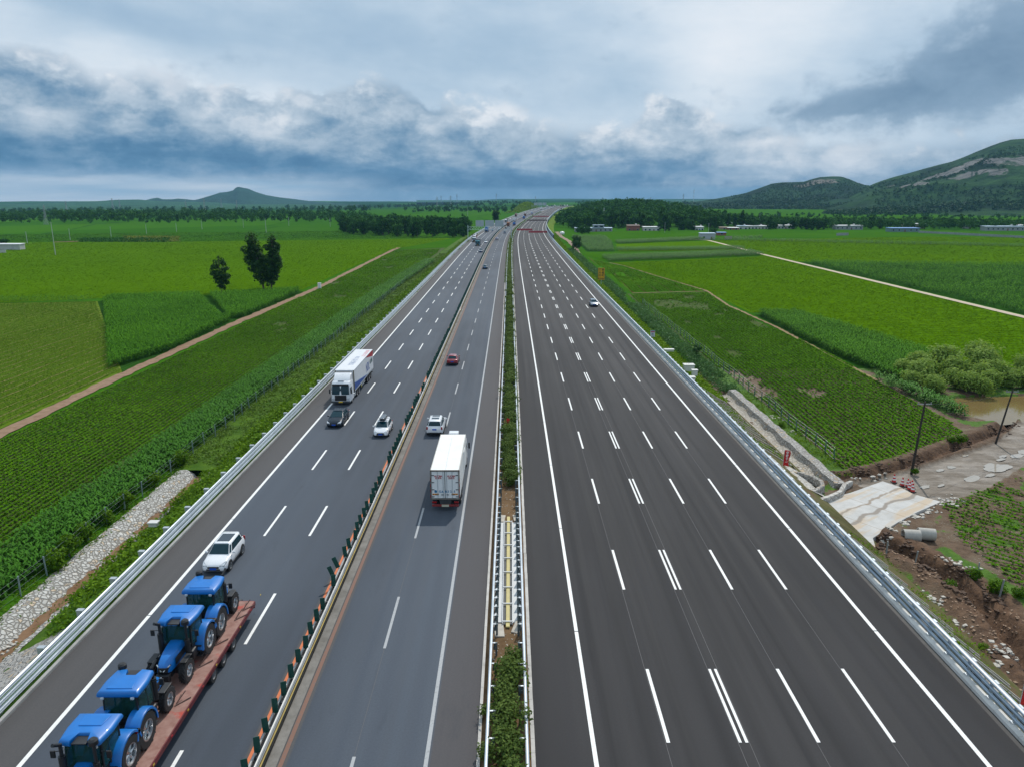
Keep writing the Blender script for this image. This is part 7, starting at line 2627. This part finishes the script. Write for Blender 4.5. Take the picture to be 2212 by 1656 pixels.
pylon('tall lattice pylon in front of the long dark wood on the left', *c8(410, 442), 172 / 2.212 * .54)
far_p = [(c8(1000, 306), 38, 'lattice pylon on the hazy plain left of the low ridge'), (c8(1062, 296), 30, 'lattice pylon close to another on the hazy plain'), (c8(1648, 318), 34, 'lattice pylon between the left hills and the wood'),
         (c8(1812, 318), 44, 'lattice pylon below the left flank of the pointed hill'), (c8(1960, 290), 30, 'small lattice pylon at the foot of the pointed hill'), (c8(2096, 300), 30, 'lattice pylon below the summit of the pointed hill'), (c8(590, 320), 34, 'lattice pylon above the dark wood on the left')]
z5 = zoomed(1700, 780, 3.16)
far_p += [(z5(155, 178), 26, 'pair pylon, left one, on the green plain left of the motorway'), (z5(327, 178), 28, 'pair pylon, right one, on the green plain left of the motorway'), (z5(405, 80), 17, 'thin pylon on the horizon above the pair of pylons'), (z5(902, 75), 18, 'thin pylon on the horizon left of the green cutting'),
          (z5(1397, 66), 13, 'thin pylon on the horizon above the green cutting'), (z5(205, 82), 14, 'thin pylon on the horizon, left of the thin one above the pair')]
z6 = zoomed(2200, 780, 2.458)
for (x, y), d_, lab in ((z6(1308, 80), 19, 'lattice mast on the horizon left of the tall radio mast'), (z6(988, 36), 11, 'lattice mast on the horizon above the wooded rise'), (z6(742, 30), 9, 'small mast on the horizon above the wooded rise')):
    far_p.append(((x, y), d_, lab))
for (x, y), d_, lab in far_p:
    y = max(y, 437.5)
    pylon(lab, x, y, d_ if d_ < 30 else d_ * .62)
xm, ym = at(*z6(1410, 82), 0)
r = empty('radio_mast', (xm, ym, float(gz(xm, ym))), 0, 'tall radio mast with round antenna clusters on the horizon', 'mast')
hm = 32 * (ym * .97) / FPX
mb = MB(); mb.tube((0, 0, 0), (0, 0, hm), hm * .016, hm * .008, 8); mb.build('mast', M_galv, r)
for k in (.78, .88):
    mb = MB(); mb.tube((0, 0, hm * k), (0, 0, hm * (k + .05)), hm * .035, n=10); mb.build('antenna', M_galv, r)


def gantry(s, x0, x1, label, h0, h1, panels, name='sign_gantry'):
    r = empty(name, road(s, 0), -heading(s), label, 'gantry')
    gm = pmat('pale green steel', (.42, .52, .52), .45, .3, var=.1)
    pm = pmat('panel back', (.42, .47, .50), .5, .4, var=.08, scale=.5)
    zb = min(0, GZ)
    for x, top in ((x0, h1 + 1.0), (x1, h1)):
        mb = MB(); mb.tube((x, 0, zb if x < -20 else 0), (x, 0, top), .22, n=10); mb.box((x, 0, .1), (.9, .9, .3)); mb.build('post', gm, r, smooth=False)
    mb = MB()
    for z in (h0, h1):
        for y in (-.35, .35): mb.box(((x0 + x1) / 2, y, z), (x1 - x0, .16, .16))
    n = 16
    for i in range(n):
        xa = x0 + (x1 - x0) * i / n; xb = x0 + (x1 - x0) * (i + 1) / n
        for y in (-.35, .35):
            mb.tube((xa, y, h1), (xb, y, h0), .06, n=5); mb.tube((xb, y, h0), (xb, y, h1), .05, n=5)
    mb.build('truss', gm, r, smooth=False)
    for (a, b, z0, z1) in panels:
        mb = MB(); mb.box(((a + b) / 2, -.55, (z0 + z1) / 2), (b - a, .08, z1 - z0))
        p = mb.build('sign_panel', pm, r, bevel=.02, smooth=False)
        mb = MB()
        for i in range(5): mb.box((a + (b - a) * (i + .5) / 5, -.62, (z0 + z1) / 2), (.08, .06, z1 - z0))
        for z in np.linspace(z0 + .3, z1 - .3, 4): mb.box(((a + b) / 2, -.61, z), (b - a, .05, .06))
        mb.build('stiffener', gm, p, smooth=False)
    return r


gantry(483, -27.6, .0, 'pale sign gantry over the oncoming carriageway with three blank panel backs', 6.1, 8.0, [(-22.6, -17.4, 8.3, 12.0), (-16.7, -11.0, 8.3, 12.0), (-10.4, -5.0, 8.3, 12.0)])
gantry(1420, -27.5, 1.0, 'small distant sign gantry with three blank panels on the far crest', 6.0, 8.0, [(-24, -17, 8.2, 12.6), (-16, -9, 8.2, 12.6), (-8, -1, 8.2, 12.6)])


def lamp_post(s, off, h, label):
    r = empty('camera_pole', road(s, off), 0, label, 'pole')
    mb = MB(); mb.tube((0, 0, -2), (0, 0, h), .16, .1, 8); mb.build('mast', M_galv, r)
    mb = MB(); mb.box((.3, 0, h), (1.0, .3, .2)); mb.build('camera_head', M_galv, r, smooth=False)


lamp_post(1330, 27.5, 12, 'grey pole beside the far noise barrier on the bend')
lamp_post(1400, 0, 13, 'grey lamp post in the median on the far crest')
lamp_post(985, 28, 9, 'grey post at the bend of the noise barrier')


def noise_barrier():
    r = empty('noise_barrier', road(475, 26.4), 0, 'blue-grey noise barrier curving along the right edge of the far carriageway', 'noise barrier')
    inv = Matrix.Translation(-Vector(r.location))
    S_ = np.arange(478, 1340, 8.)
    o = sweep('panels', S_, [(26.45, -.6), (26.45, 3.3), (26.60, 3.3), (26.60, -.6)], pmat('barrier panel', (.16, .23, .29), .5, .2, var=.2, scale=.3), closed=True)
    o.parent = r; o.matrix_parent_inverse = inv
    o = sweep('top_cap', S_, tubebeam(26.52, 3.38, .30, .14), pmat('barrier cap', (.40, .48, .52), .5, .2), closed=True)
    o.parent = r; o.matrix_parent_inverse = inv
    mb = MB()
    for i, s in enumerate(np.arange(478, 878, 4.)):
        p = road(s, 26.52)
        q = MB(); q.box((0, 0, 1.4), (.24, .24, 3.9)); q = q.build('post', M_dark, smooth=False) if i == 0 else q0.copy()
        if i == 0: q0 = q
        else: COL.objects.link(q)
        q.location = p; q.rotation_euler = (0, 0, -heading(s)); q.parent = r; q.matrix_parent_inverse = inv
    mb = MB()
    mb.slab([road(478, 26.3, -.6), road(478, 26.75, -.6), road(478, 26.75, 3.4), road(478, 26.3, 3.4)], .3, (0, 1, 0))
    q = mb.build('end_panel', M_dark, smooth=False); q.parent = r; q.matrix_parent_inverse = inv


noise_barrier()


def water_barriers(pa, pb, n, label, mat, grp, z=zg):
    s0, o0 = on_road(*z(*pa)); s1, o1 = on_road(*z(*pb))
    s = (s0 + s1) / 2
    L = abs(o1 - o0) / n
    proto = None
    for i in range(n):
        off = min(o0, o1) + L * (i + .5)
        if proto is None:
            mb = MB()
            mb.loft([[(-L * .48, -.38, 0), (-L * .48, .38, 0), (-L * .48, .34, .3), (-L * .48, .16, .5), (-L * .48, .13, 1.05), (-L * .48, -.13, 1.05), (-L * .48, -.16, .5), (-L * .48, -.34, .3)],
                     [(L * .48, -.38, 0), (L * .48, .38, 0), (L * .48, .34, .3), (L * .48, .16, .5), (L * .48, .13, 1.05), (L * .48, -.13, 1.05), (L * .48, -.16, .5), (L * .48, -.34, .3)]])
            q = proto = mb.build('water_barrier', mat, bevel=.03, smooth=False)
        else:
            q = proto.copy(); COL.objects.link(q)
        q.location = road(s, off); q.rotation_euler = (0, 0, -heading(s))
        q.scale = (1, 1, 1.25)
        tag(q, label, 'barrier', grp)


RBm = pmat('red plastic', (.34, .012, .022), .45, var=.2, scale=1.)
water_barriers((742, 836), (1132, 838), 9, 'red plastic barrier in the nearer left-hand row closing the new carriageway', RBm, 'red barriers of the left-hand row')
water_barriers((1040, 892), (1508, 896), 10, 'red plastic barrier in the nearest right-hand row closing the new carriageway', RBm, 'red barriers of the right-hand row')
water_barriers((1000, 592), (1520, 598), 12, 'dull brownish barrier in the row across the carriageway behind the red rows', pmat('dull brown barrier', (.10, .055, .05), .6, var=.2), 'brownish barriers of the middle row')
water_barriers((1150, 492), (1555, 500), 11, 'faint red barrier in the farthest row across the carriageway', pmat('faded red barrier', (.38, .07, .07), .5, var=.2), 'red barriers of the farthest row')

# yellow sign
s_, o_ = on_road(1298.5, 622)
X_, Y_ = at(1298.5, 612, -2.0)
r = empty('road_sign', (X_, Y_, -2.6), 0, 'yellow roadside sign with black characters for lorries and cars to separate', 'sign')
dp = Y_ * math.cos(PITCH) + 28 * math.sin(PITCH)
k = dp / FPX
sw, shh = 14.2 * k, 25.5 * k
zt = 2.6 - 2.0 + (612 - 605) * k
mb = MB(); mb.tube((0, .08, -1.6), (0, .08, zt + .3), .12, n=8); mb.build('post', pmat('sign post', (.30, .42, .42), .5, .3), r)
mb = MB(); mb.box((0, 0, zt + shh / 2), (sw, .08, shh)); pan = mb.build('panel', pmat('sign yellow', (.68, .36, .008), .5, var=.06), r, bevel=.02, smooth=False)
mb = MB()
for sx in (-1, 1): mb.box((sx * (sw / 2 - .18), -.05, zt + shh / 2), (.07, .02, shh - .34))
for sz in (-1, 1): mb.box((0, -.05, zt + shh / 2 + sz * (shh / 2 - .18)), (sw - .34, .02, .07))
mb.build('border', INK_black, pan, smooth=False)
for row, txt in enumerate(('客货', '分道', '行驶')):
    for c, ch in enumerate(txt):
        q = text_mesh(ch, .78 * sw / 2.2, INK_black, parent=pan, bold=.018)
        q.rotation_euler = (PI / 2, 0, 0); q.location = ((-.21 if c == 0 else .21) * sw, -.055, zt + shh * (.83 - row * .235))
q = text_mesh('前方500m', .50 * sw / 2.2, INK_black, parent=pan, bold=.012)
q.rotation_euler = (PI / 2, 0, 0); q.location = (0, -.055, zt + shh * .115)

# small white sign
X_, Y_ = at(1409.5, 729, -.6)
r = empty('road_sign', (X_, Y_, -1.2), math.radians(-6), 'small white sign with a red header and a round emblem behind the right guardrail', 'sign')
k = (Y_ * math.cos(PITCH) + 27 * math.sin(PITCH)) / FPX
sw, shh = 9.6 * k, 13.2 * k
mb = MB(); mb.tube((0, .06, -1.0), (0, .06, 1.0), .05, n=8); mb.build('post', M_galv, r)
mb = MB(); mb.box((0, 0, .7 + shh / 2), (sw, .06, shh)); pan = mb.build('panel', pmat('sign white', (.60, .62, .70), .5, var=.05), r, bevel=.01, smooth=False)
mb = MB(); mb.box((0, -.035, .7 + shh * .84), (sw * .88, .02, shh * .18)); mb.build('header', pmat('sign crimson', (.40, .03, .09), .5), pan, smooth=False)
mb = MB(); mb.box((0, .0, .7 + shh + .05), (sw + .06, .08, .08)); mb.build('top_edge', INK_blue, pan, smooth=False)
mb = MB(); mb.lathe((0, -.04, .7 + shh * .48), (0, -1, 0), [(-.01, shh * .19), (.01, shh * .19), (.01, shh * .16), (-.01, shh * .16)], 24, close=False); mb.build('emblem_ring', pmat('sign slate', (.10, .13, .26), .5), pan, smooth=False)
q = text_mesh('4G', shh * .22, pmat('sign slate', (.10, .13, .26), .5), parent=pan, bold=.01); bpy.data.objects.remove(q)
mb = MB(); mb.box((0, -.04, .7 + shh * .44), (sw * .26, .02, shh * .08)); mb.box((-.02, -.04, .7 + shh * .52), (sw * .18, .02, shh * .07)); mb.build('emblem', pmat('sign slate', (.10, .13, .26), .5), pan, smooth=False)
mb = MB(); mb.box((0, -.04, .7 + shh * .17), (sw * .66, .02, shh * .035)); mb.box((0, -.04, .7 + shh * .09), (sw * .8, .02, shh * .035)); mb.build('small_print', pmat('sign pale slate', (.35, .37, .50), .5), pan, smooth=False)


# ============================================================ ROADSIDE THINGS
c1 = zoomed(2700, 1350, 1.5774)


def cabinet(label, px, py, z, w, d, h, mark=False, rz=0.):
    x, y = at(px, py, z)
    r = empty('equipment_cabinet', (x, y, z), rz, label, 'cabinet')
    m = pmat('cabinet white', (.60, .60, .57), .6, var=.08, dirt=.12)
    mb = MB(); mb.box((0, 0, h / 2), (w, d, h)); mb.build('body', m, r, bevel=.02, smooth=False)
    mb = MB(); mb.box((0, 0, h + .06), (w + .16, d + .16, .12)); lid = mb.build('lid', m, r, bevel=.02, smooth=False)
    if mark:
        mb = MB()
        for q in (-.35, -.05, .08, .35): mb.box((q, .0, h + .125), (.05, .2, .01))
        mb.box((0, .06, h + .125), (.14, .05, .012)); mb.build('marking', INK_black, lid, smooth=False)
    mb = MB(); mb.box((0, -d / 2 - .01, h / 2), (w * .8, .02, h * .8)); mb.build('door', m, r, smooth=False)


cabinet('large white equipment cabinet with a dark mark on its lid, behind the right guardrail', *c1(85, 208), -1.0, 1.6, 1.2, .95, True)
cabinet('small white equipment cabinet, lower one beside the large cabinet', *c1(122, 238), -.7, .8, .7, .8)
cabinet('low white manhole block nearest the guardrail below the cabinets', *c1(104, 262), -.4, .9, .9, .3)
cabinet('flat white concrete block half hidden in the weeds above the cabinets', *zoomed(2300, 1100, 3.0114)(1130, 918), -1.1, 1.7, .8, .3)
cabinet('white box at the edge of the left guardrail', *zoomed(0, 1500, 2.07)(1275, 1245), -1.3, .7, .5, .3)
x, y = at(690.5, 624)
simple('marker_pillar', 'white square pillar standing beside the dirt track', 'pillar', (x, y, GZ), lambda m: (m.box((0, 0, .95), (1.0, .8, 1.9)), m.box((0, 0, 1.95), (1.15, .95, .12))), pmat('pillar white', (.72, .72, .74), .7, var=.06), bevel=.02, smooth=False)

# pipes
pipeM = pmat('concrete pipe', (.42, .40, .36), .9, var=.2, scale=1.5, bump=.3, dirt=.25)
for x, y, rz, lab in ((37.0, 63.6, .12, 'concrete drain pipe with its open end showing, left of the pair'), (38.55, 63.9, .02, 'concrete drain pipe with brown stains, right of the pair')):
    o = simple('drain_pipe', lab, 'pipe', (x, y, GZ + .55), lambda m: m.lathe((-.72, 0, 0), (1, 0, 0), [(0, .56), (1.45, .56), (1.45, .42), (0, .42), (0, .56)], 26, close=False), pipeM, rz - .25)
o = simple('culvert_pipe', 'half buried pipe mouth under the edge of the concrete apron', 'pipe', (33.1, 63.4, GZ - .35), lambda m: m.lathe((0, 0, 0), (0, 1, 0), [(-.6, .36), (.6, .36), (.6, .29), (-.6, .29), (-.6, .36)], 18, close=False), pipeM, .3)

# cones
WHc = pmat('cone white', (.74, .74, .74), .5, var=.1); RDc = pmat('cone red', (.50, .025, .02), .45, var=.15)


def cone():
    r = empty('traffic_cone', (0, 0, 0), 0, None, 'traffic cone')
    mb = MB(); mb.box((0, 0, .04), (.46, .46, .07)); mb.build('base', M_black, r, bevel=.02, smooth=False)
    mb = MB(); mb.lathe((0, 0, .07), (0, 0, 1), [(0, .19), (.72, .045)], 14)
    mb.build('body', RDc, r)
    for z in (.24, .50):
        mb = MB(); r0 = .19 - (.145) * (z - .07) / .72; r1 = .19 - .145 * (z + .13 - .07) / .72
        mb.lathe((0, 0, z), (0, 0, 1), [(0, r0 + .004), (.13, r1 + .004)], 14, close=False); mb.build('band', WHc, r)
    return r


cp = cone()
for i, ((x, y), lab) in enumerate((((1380, 910), 'red and white traffic cone standing apart at the left of the group'), ((1433, 932), 'traffic cone second from the left, between the lone cone and the cluster'), ((1467, 940), 'traffic cone at the back left of the cluster'),
                                 ((1478, 957), 'traffic cone at the front left of the cluster'), ((1492, 950), 'traffic cone in the middle right of the cluster'), ((1498, 970), 'traffic cone nearest the concrete apron in the cluster'))):
    X_, Y_ = at(*c1(x, y))
    put(cp, i == 0, (X_, Y_, GZ - .02), i * 1.3, 1.25, lab, 'traffic cones by the concrete apron')


# flags
def flag(label, px, py, z, h, rz, chars):
    x, y = at(px, py, z)
    r = empty('banner_flag', (x, y, z), rz, label, 'flag')
    mb = MB(); mb.tube((0, 0, -.8), (.20 * h * .3, 0, h), .022, n=6); mb.build('pole', M_galv, r)
    n, k = 12, 7
    V, F = [], []
    for i in range(n):
        for j in range(k):
            u_, w_ = j / (k - 1), i / (n - 1)
            V.append((.02 + .06 * h * (.4 + .6 * w_) + u_ * .62 * (1 - .12 * math.sin(w_ * 7)), .10 * math.sin(u_ * 5 + w_ * 6) * u_, h * (.12 + .86 * w_) - u_ * .12))
    for i in range(n - 1):
        for j in range(k - 1):
            F.append((i * k + j, i * k + j + 1, (i + 1) * k + j + 1, (i + 1) * k + j))
    mb = MB(); mb.add(V, F); cl = mb.build('cloth', pmat('flag red', (.52, .010, .012), .6, var=.1), r)
    m = cl.modifiers.new('thick', 'SOLIDIFY'); m.thickness = .012
    for i, ch in enumerate(chars):
        q = text_mesh(ch, .34, INK_white, parent=cl, bold=.006)
        w_ = .86 - i * .2
        q.rotation_euler = (PI / 2, 0, .1); q.location = (.06 * h * (.4 + .6 * w_) + .30, -.10, h * (.12 + .86 * w_) - .06)


flag('red banner flag with white characters on the right slope above the stone drain', *zoomed(3100, 1800, 16.56)(470, 1130), -1.3, 2.0, .1, '中铁十一')
flag('red banner flag cut by the right edge of the picture behind the guardrail', *zoomed(4000, 2700, 8.28)(600, 1080), -.35, 1.7, .0, '中铁十')
x, y = -.05, 88.0
simple('red_flag', 'small red cloth caught in the median hedge', 'cloth', (*at(*zoomed(1200, 1300, 2.07)(1720, 800), 1.15), 1.0), lambda m: m.add([(-.22, 0, 0), (.2, .05, -.05), (.24, -.03, .55), (-.1, .04, .62)], [(0, 1, 2, 3)]) and m.tube((-.05, .03, -.8), (-.05, .03, .6), .02, n=5), pmat('flag red', (.52, .010, .012), .6), smooth=False)


# fences
def fence(label, spots, h, z, mat, lean=.03, wires=(.3, .8, 1.3, 1.7)):
    r = empty('wire_fence', (*spots[0], z), 0, label, 'fence')
    inv = Matrix.Translation(-Vector(r.location))
    q0 = None
    for i, (x, y) in enumerate(spots[:100]):
        if q0 is None:
            mb = MB(); mb.box((0, 0, h / 2 - .2), (.10, .10, h + .4)); q = q0 = mb.build('post', mat, smooth=False)
        else:
            q = q0.copy(); COL.objects.link(q)
        q.location = (x, y, z); q.rotation_euler = (rnd.gauss(0, lean), rnd.gauss(0, lean), rnd.uniform(0, 1)); q.parent = r; q.matrix_parent_inverse = inv
    mb = MB()
    for (a, b) in zip(spots[:-1], spots[1:]):
        if math.hypot(a[0] - b[0], a[1] - b[1]) > 9: continue
        for w in wires:
            mb.tube((a[0], a[1], z + w), (b[0], b[1], z + w), .008, n=3, caps=False)
    q = mb.build('wire', M_galv, smooth=False); q.parent = r; q.matrix_parent_inverse = inv


FM = pmat('fence post grey green', (.20, .27, .27), .7, var=.2)
fence('wire fence on grey-green posts between the corn strip and the left slope', [(-39.1 + .15 * math.sin(k), 30 + 3.4 * k) for k in range(100)], 1.75, GZ, FM)
fence('wire fence on thin green posts at the left edge of the right bean rows', [(38.9 + .15 * math.sin(k), 85 + 3.0 * k) for k in range(46)], 1.6, GZ, pmat('green post', (.06, .13, .11), .7, var=.2))
fence('broken fence of leaning grey posts across the dug soil at the lower right', [(33.1, 60.3), (34.6, 58.4), (38.7, 56.2), (38.9, 53.6), (37.2, 47.2), (35.2, 41.6)], 1.6, GZ, pmat('grey post', (.25, .27, .27), .8), .06, wires=())


# stone drain, wall and channels on the right slope
wob_sweep('stone_drain', np.arange(76.5, 118, .5), [(33.2, ('a', -4.35)), (33.7, ('a', -4.75)), (34.3, ('a', -4.86)), (35.0, ('a', -4.8)), (35.25, ('a', -4.5))], rubble_mat('washed stone', 2.4, (.40, .37, .32), (.56, .52, .46), (.33, .29, .24), .35), .03,
          'paved drain with muddy stones below the right slope', 'drain')
def stone_wall(label, pts, h, w, mat, zb):
    mb = MB(); rings = []
    for i, (x, y) in enumerate(pts):
        a = pts[max(0, i - 1)]; b = pts[min(len(pts) - 1, i + 1)]
        t = Vector((b[0] - a[0], b[1] - a[1], 0)).normalized(); n = Vector((t.y, -t.x, 0))
        p = Vector((x, y, 0)); j = rnd.uniform(-.05, .05)
        rings.append([tuple(p - n * (w * .62) + Vector((0, 0, zb))), tuple(p - n * (w * .42) + Vector((0, 0, zb + h + j))), tuple(p + n * (w * .42) + Vector((0, 0, zb + h - j))), tuple(p + n * (w * .55) + Vector((0, 0, zb)))])
    mb.loft(rings)
    return tag(mb.build('stone_wall', mat, smooth=False), label, 'stone wall')
stone_wall('sloping grey rubble wall between the paved drain and the bean rows', [(35.9 + .08 * math.sin(y), y) for y in np.arange(76.4, 117.5, .8)], .85, 1.35, RM2, -4.75)
stone_wall('curved low stone wall at the corner of the concrete apron', [(31.8, 71.9), (33.5, 73.0), (35.0, 74.2), (35.8, 75.4), (36.3, 76.2), (37.4, 77.1)], .75, .5, rubble_mat('pale block', 1.5, (.46, .44, .40), (.60, .57, .53), (.34, .31, .28)), -4.6)
stone_wall('round stone revetment below the guardrail beside the apron', [(31.2, 79.8), (32.6, 79.3), (33.6, 78.2), (34.0, 76.8), (33.6, 75.4), (32.4, 74.2), (31.2, 73.4)], 1.0, .45, RM2, -4.7)
wob_sweep('stone_slope', np.arange(73.5, 82, .5), [(26.6, ('a', -.06)), (28.5, ('a', -1.5)), (30.5, ('a', -2.95)), (32.6, ('a', -4.05)), (33.4, ('a', -4.5))], rubble_mat('pale pitching', 2.0, (.48, .46, .42), (.62, .60, .56), (.4, .37, .33)), .03,
          'pale stone pitching around the revetment on the right slope', 'slope')
wob_sweep('stone_slope', np.arange(28, 64, .5), [(26.5, ('a', .0)), (27.6, ('a', -.76)), (28.6, ('a', -1.42))], rubble_mat('broken concrete', 1.6, (.40, .38, .34), (.62, .60, .56), (.25, .22, .18), .3), .05, 'broken concrete facing under the right guardrail', 'slope')
def channel_mesh():
    mb = MB()
    for s in np.arange(83.5, 113, 2.3):
        for a, b, e in (((27.0, s), (29.0, s - .5), .1), ((29.0, s - .5), (31.6, s - .1), .1), ((31.6, s - .1), (33.2, s - .05), .1)):
            za, zb_ = [float(np.interp(q, [26.6, 30, 33.2], [-.1, -2.6, -4.5])) for q in (a[0], b[0])]
            for off in (-.14, .14):
                p, q = Vector((a[0], a[1] + off, za + .08)), Vector((b[0], b[1] + off, zb_ + .08))
                mb.tube(p, q, .055, n=4)
    return mb
tag(channel_mesh().build('slope_channels', pmat('channel concrete', (.40, .38, .34), .9, var=.2), smooth=False), 'small concrete channels laid across the right slope above the drain', 'drain', kind='structure')
mb = MB()
for s in np.arange(36, 58, 3.1):
    mb.tube((28.8, s, -1.6), (31.0, s - 1.8, -3.2), .06, n=4); mb.tube((28.9, s + .4, -1.6), (31.2, s - 1.4, -3.25), .06, n=4)
tag(mb.build('slope_channels', pmat('channel concrete', (.40, .38, .34), .9), smooth=False), 'small concrete channels on the weedy slope at the lower right', 'drain', kind='structure')


# rubble
def rubble(label, spots, n, s0, s1, mat, zf):
    g = np.random.default_rng(n)
    mb = MB()
    for i in range(n):
        cx, cy, sp = spots[g.integers(len(spots))]
        x, y = cx + g.normal(0, sp), cy + g.normal(0, sp)
        s = g.uniform(s0, s1)
        z = zf(x, y)
        v8 = [(x + s * (a + g.normal(0, .2)), y + s * (b + g.normal(0, .2)), z + s * .6 * (c + g.normal(0, .2))) for c in (-.5, .8) for a, b in ((-.7, -.7), (.7, -.7), (.7, .7), (-.7, .7))]
        mb.add(v8, HEX)
    return tag(mb.build('rubble', mat, smooth=False), label, 'rubble', kind='stuff')
lh = lambda x, y: float(land_height(np.array([[x, y]]))[0])
ST = pmat('rubble stone', (.46, .43, .38), .9, var=.3, scale=3.)
ST2 = pmat('reddish stone', (.26, .17, .11), .9, var=.35, scale=3.)
rubble('pale stones along the edge of the concrete apron', [(34.4, 63.8, .3), (36, 65.6, .3), (38.2, 67.4, .35), (40.2, 69, .35), (42.5, 70.5, .4), (44.5, 72, .5), (46.5, 73, .7)], 170, .06, .22, ST, lh)
rubble('reddish stones scattered over the dug soil at the lower right', [(34.2, 60, .9), (35, 56, 1.2), (34.5, 52, 1.3), (33.8, 47, 1.2), (32.5, 41, 1.2), (37.5, 58, 1.2), (36.5, 50, 1.2)], 600, .03, .13, ST2, lh)
CL = pmat('soil clod', (.075, .043, .026), .95, var=.4, scale=3.)
rubble('dark clods of earth along the trench by the muddy road', [(a + dx, b + dy, .5) for (a, b) in TR_N for dx, dy in ((0, .9), (3, 2.4), (0, -.6))], 500, .06, .24, CL, lh)
rubble('dark clods of earth along the trench at the lower right', [(a + dx, b, .6) for (a, b) in TR_S for dx in (-1.2, .9)], 420, .06, .26, CL, lh)
rubble('white broken stones on the soil at the lower right', [(33.2, 53, .6), (32.8, 49, .5), (32, 44, .5), (38.5, 58.6, .8), (34, 45.5, .5)], 160, .05, .22, ST, lh)
rubble('white stones beside the cones and the trench', [(40.6, 79.3, .4), (42, 79.4, .4), (38.5, 78.6, .4), (37.5, 96, .8), (37.2, 103, .8)], 50, .06, .26, ST, lh)
rubble('stones along the left slope and ditch', [(-36.2, 60, .5), (-36.3, 66, .5), (-36.4, 72, .5), (-38.3, 61, .3), (-36.0, 48, .5), (-38.4, 50, .3)], 130, .04, .16, ST, lambda x, y: GZ - (.62 if x > -36.9 else .02))


# overhead wire between the two dark poles
def cable(label, a, b, sag):
    mb = MB()
    P = [Vector(a).lerp(Vector(b), t) - Vector((0, 0, sag * 4 * t * (1 - t))) for t in np.linspace(0, 1, 14)]
    for p, q in zip(P[:-1], P[1:]): mb.tube(p, q, .018, n=4, caps=False)
    tag(mb.build('power_line', M_black, smooth=False), label, 'cable')
pA, pB = at(*c1(1490, 858)), at(*c1(2020, 668))
cable('thin cable slung between the two dark utility poles', (pA[0] + .47, pA[1], GZ + 8.3), (pB[0] + 1.15, pB[1], GZ + 7.0), .5)
cable('thin cable leaving the far dark pole past the right edge', (pB[0] + 1.15, pB[1], GZ + 7.0), (92, 104, GZ + 7.6), .5)

# yellow weeds and earth bank out in the left soy fields
P = np.array([at(*c8(rng.uniform(1100, 1580), rng.uniform(545, 592))) for i in range(900)])
clumps('yellow_weeds', P, np.full(len(P), GZ + .1), .7, 5, 'yellow flowering weeds on the earth bank in the left fields', leaf_mat('yellow weeds', (.06, .11, .01), (.24, .26, .015), .2), 2.2, .6)
P = np.array([at(*c8(rng.uniform(700, 1500), 590 + rng.normal(0, 4) - 16 * (rng.random() < .5))) for i in range(420)])
clumps('bank_scrub', P, np.full(len(P), GZ + .1), .8, 6, 'dark scrub along the earth bank in the left fields', L_wood, 2.4, 1.6)
ribbon('earth_bank', [at(*c8(480, 598)), at(*c8(760, 588)), at(*c8(1100, 578)), at(*c8(1400, 570)), at(*c8(1520, 575))], 6, dirt_mat('earth bank', (.13, .075, .045), (.24, .14, .09), .4), .2, 'reddish earth bank crossing the left soy fields', 'bank', .4, step=6)
ribbon('dirt_lane', [(36.8, 410), (40, 470), (41.5, 540), (40, 600), (41, 680), (52, 690)], 3.2, dirt_mat('lane dirt', (.20, .14, .10), (.34, .26, .20), .1), .16, 'dirt lane running along the foot of the right slope to the village', 'lane', .2, step=5)

# ============================================================ HAZE
def haze():
    mb = MB()
    mb.box((0, 3400, 140), (17000, 10400, 330))
    mb.v = [(x, y, z if z > 0 else -14.) for x, y, z in mb.v]
    m = bpy.data.materials.new('haze')
    m.use_nodes = True
    t = T(m.node_tree)
    p = t.n('ShaderNodeVolumePrincipled')
    p.inputs['Color'].default_value = (.30, .62, .95, 1)
    p.inputs['Density'].default_value = HAZE
    p.inputs['Anisotropy'].default_value = 0.0
    out = t.n('ShaderNodeOutputMaterial')
    t.link(p.outputs[0], out.inputs['Volume'])
    o = mb.build('haze', m, smooth=False)
    tag(o, 'thin bluish haze over the whole plain', 'haze', kind='stuff')


HAZE = 0.00006
haze()
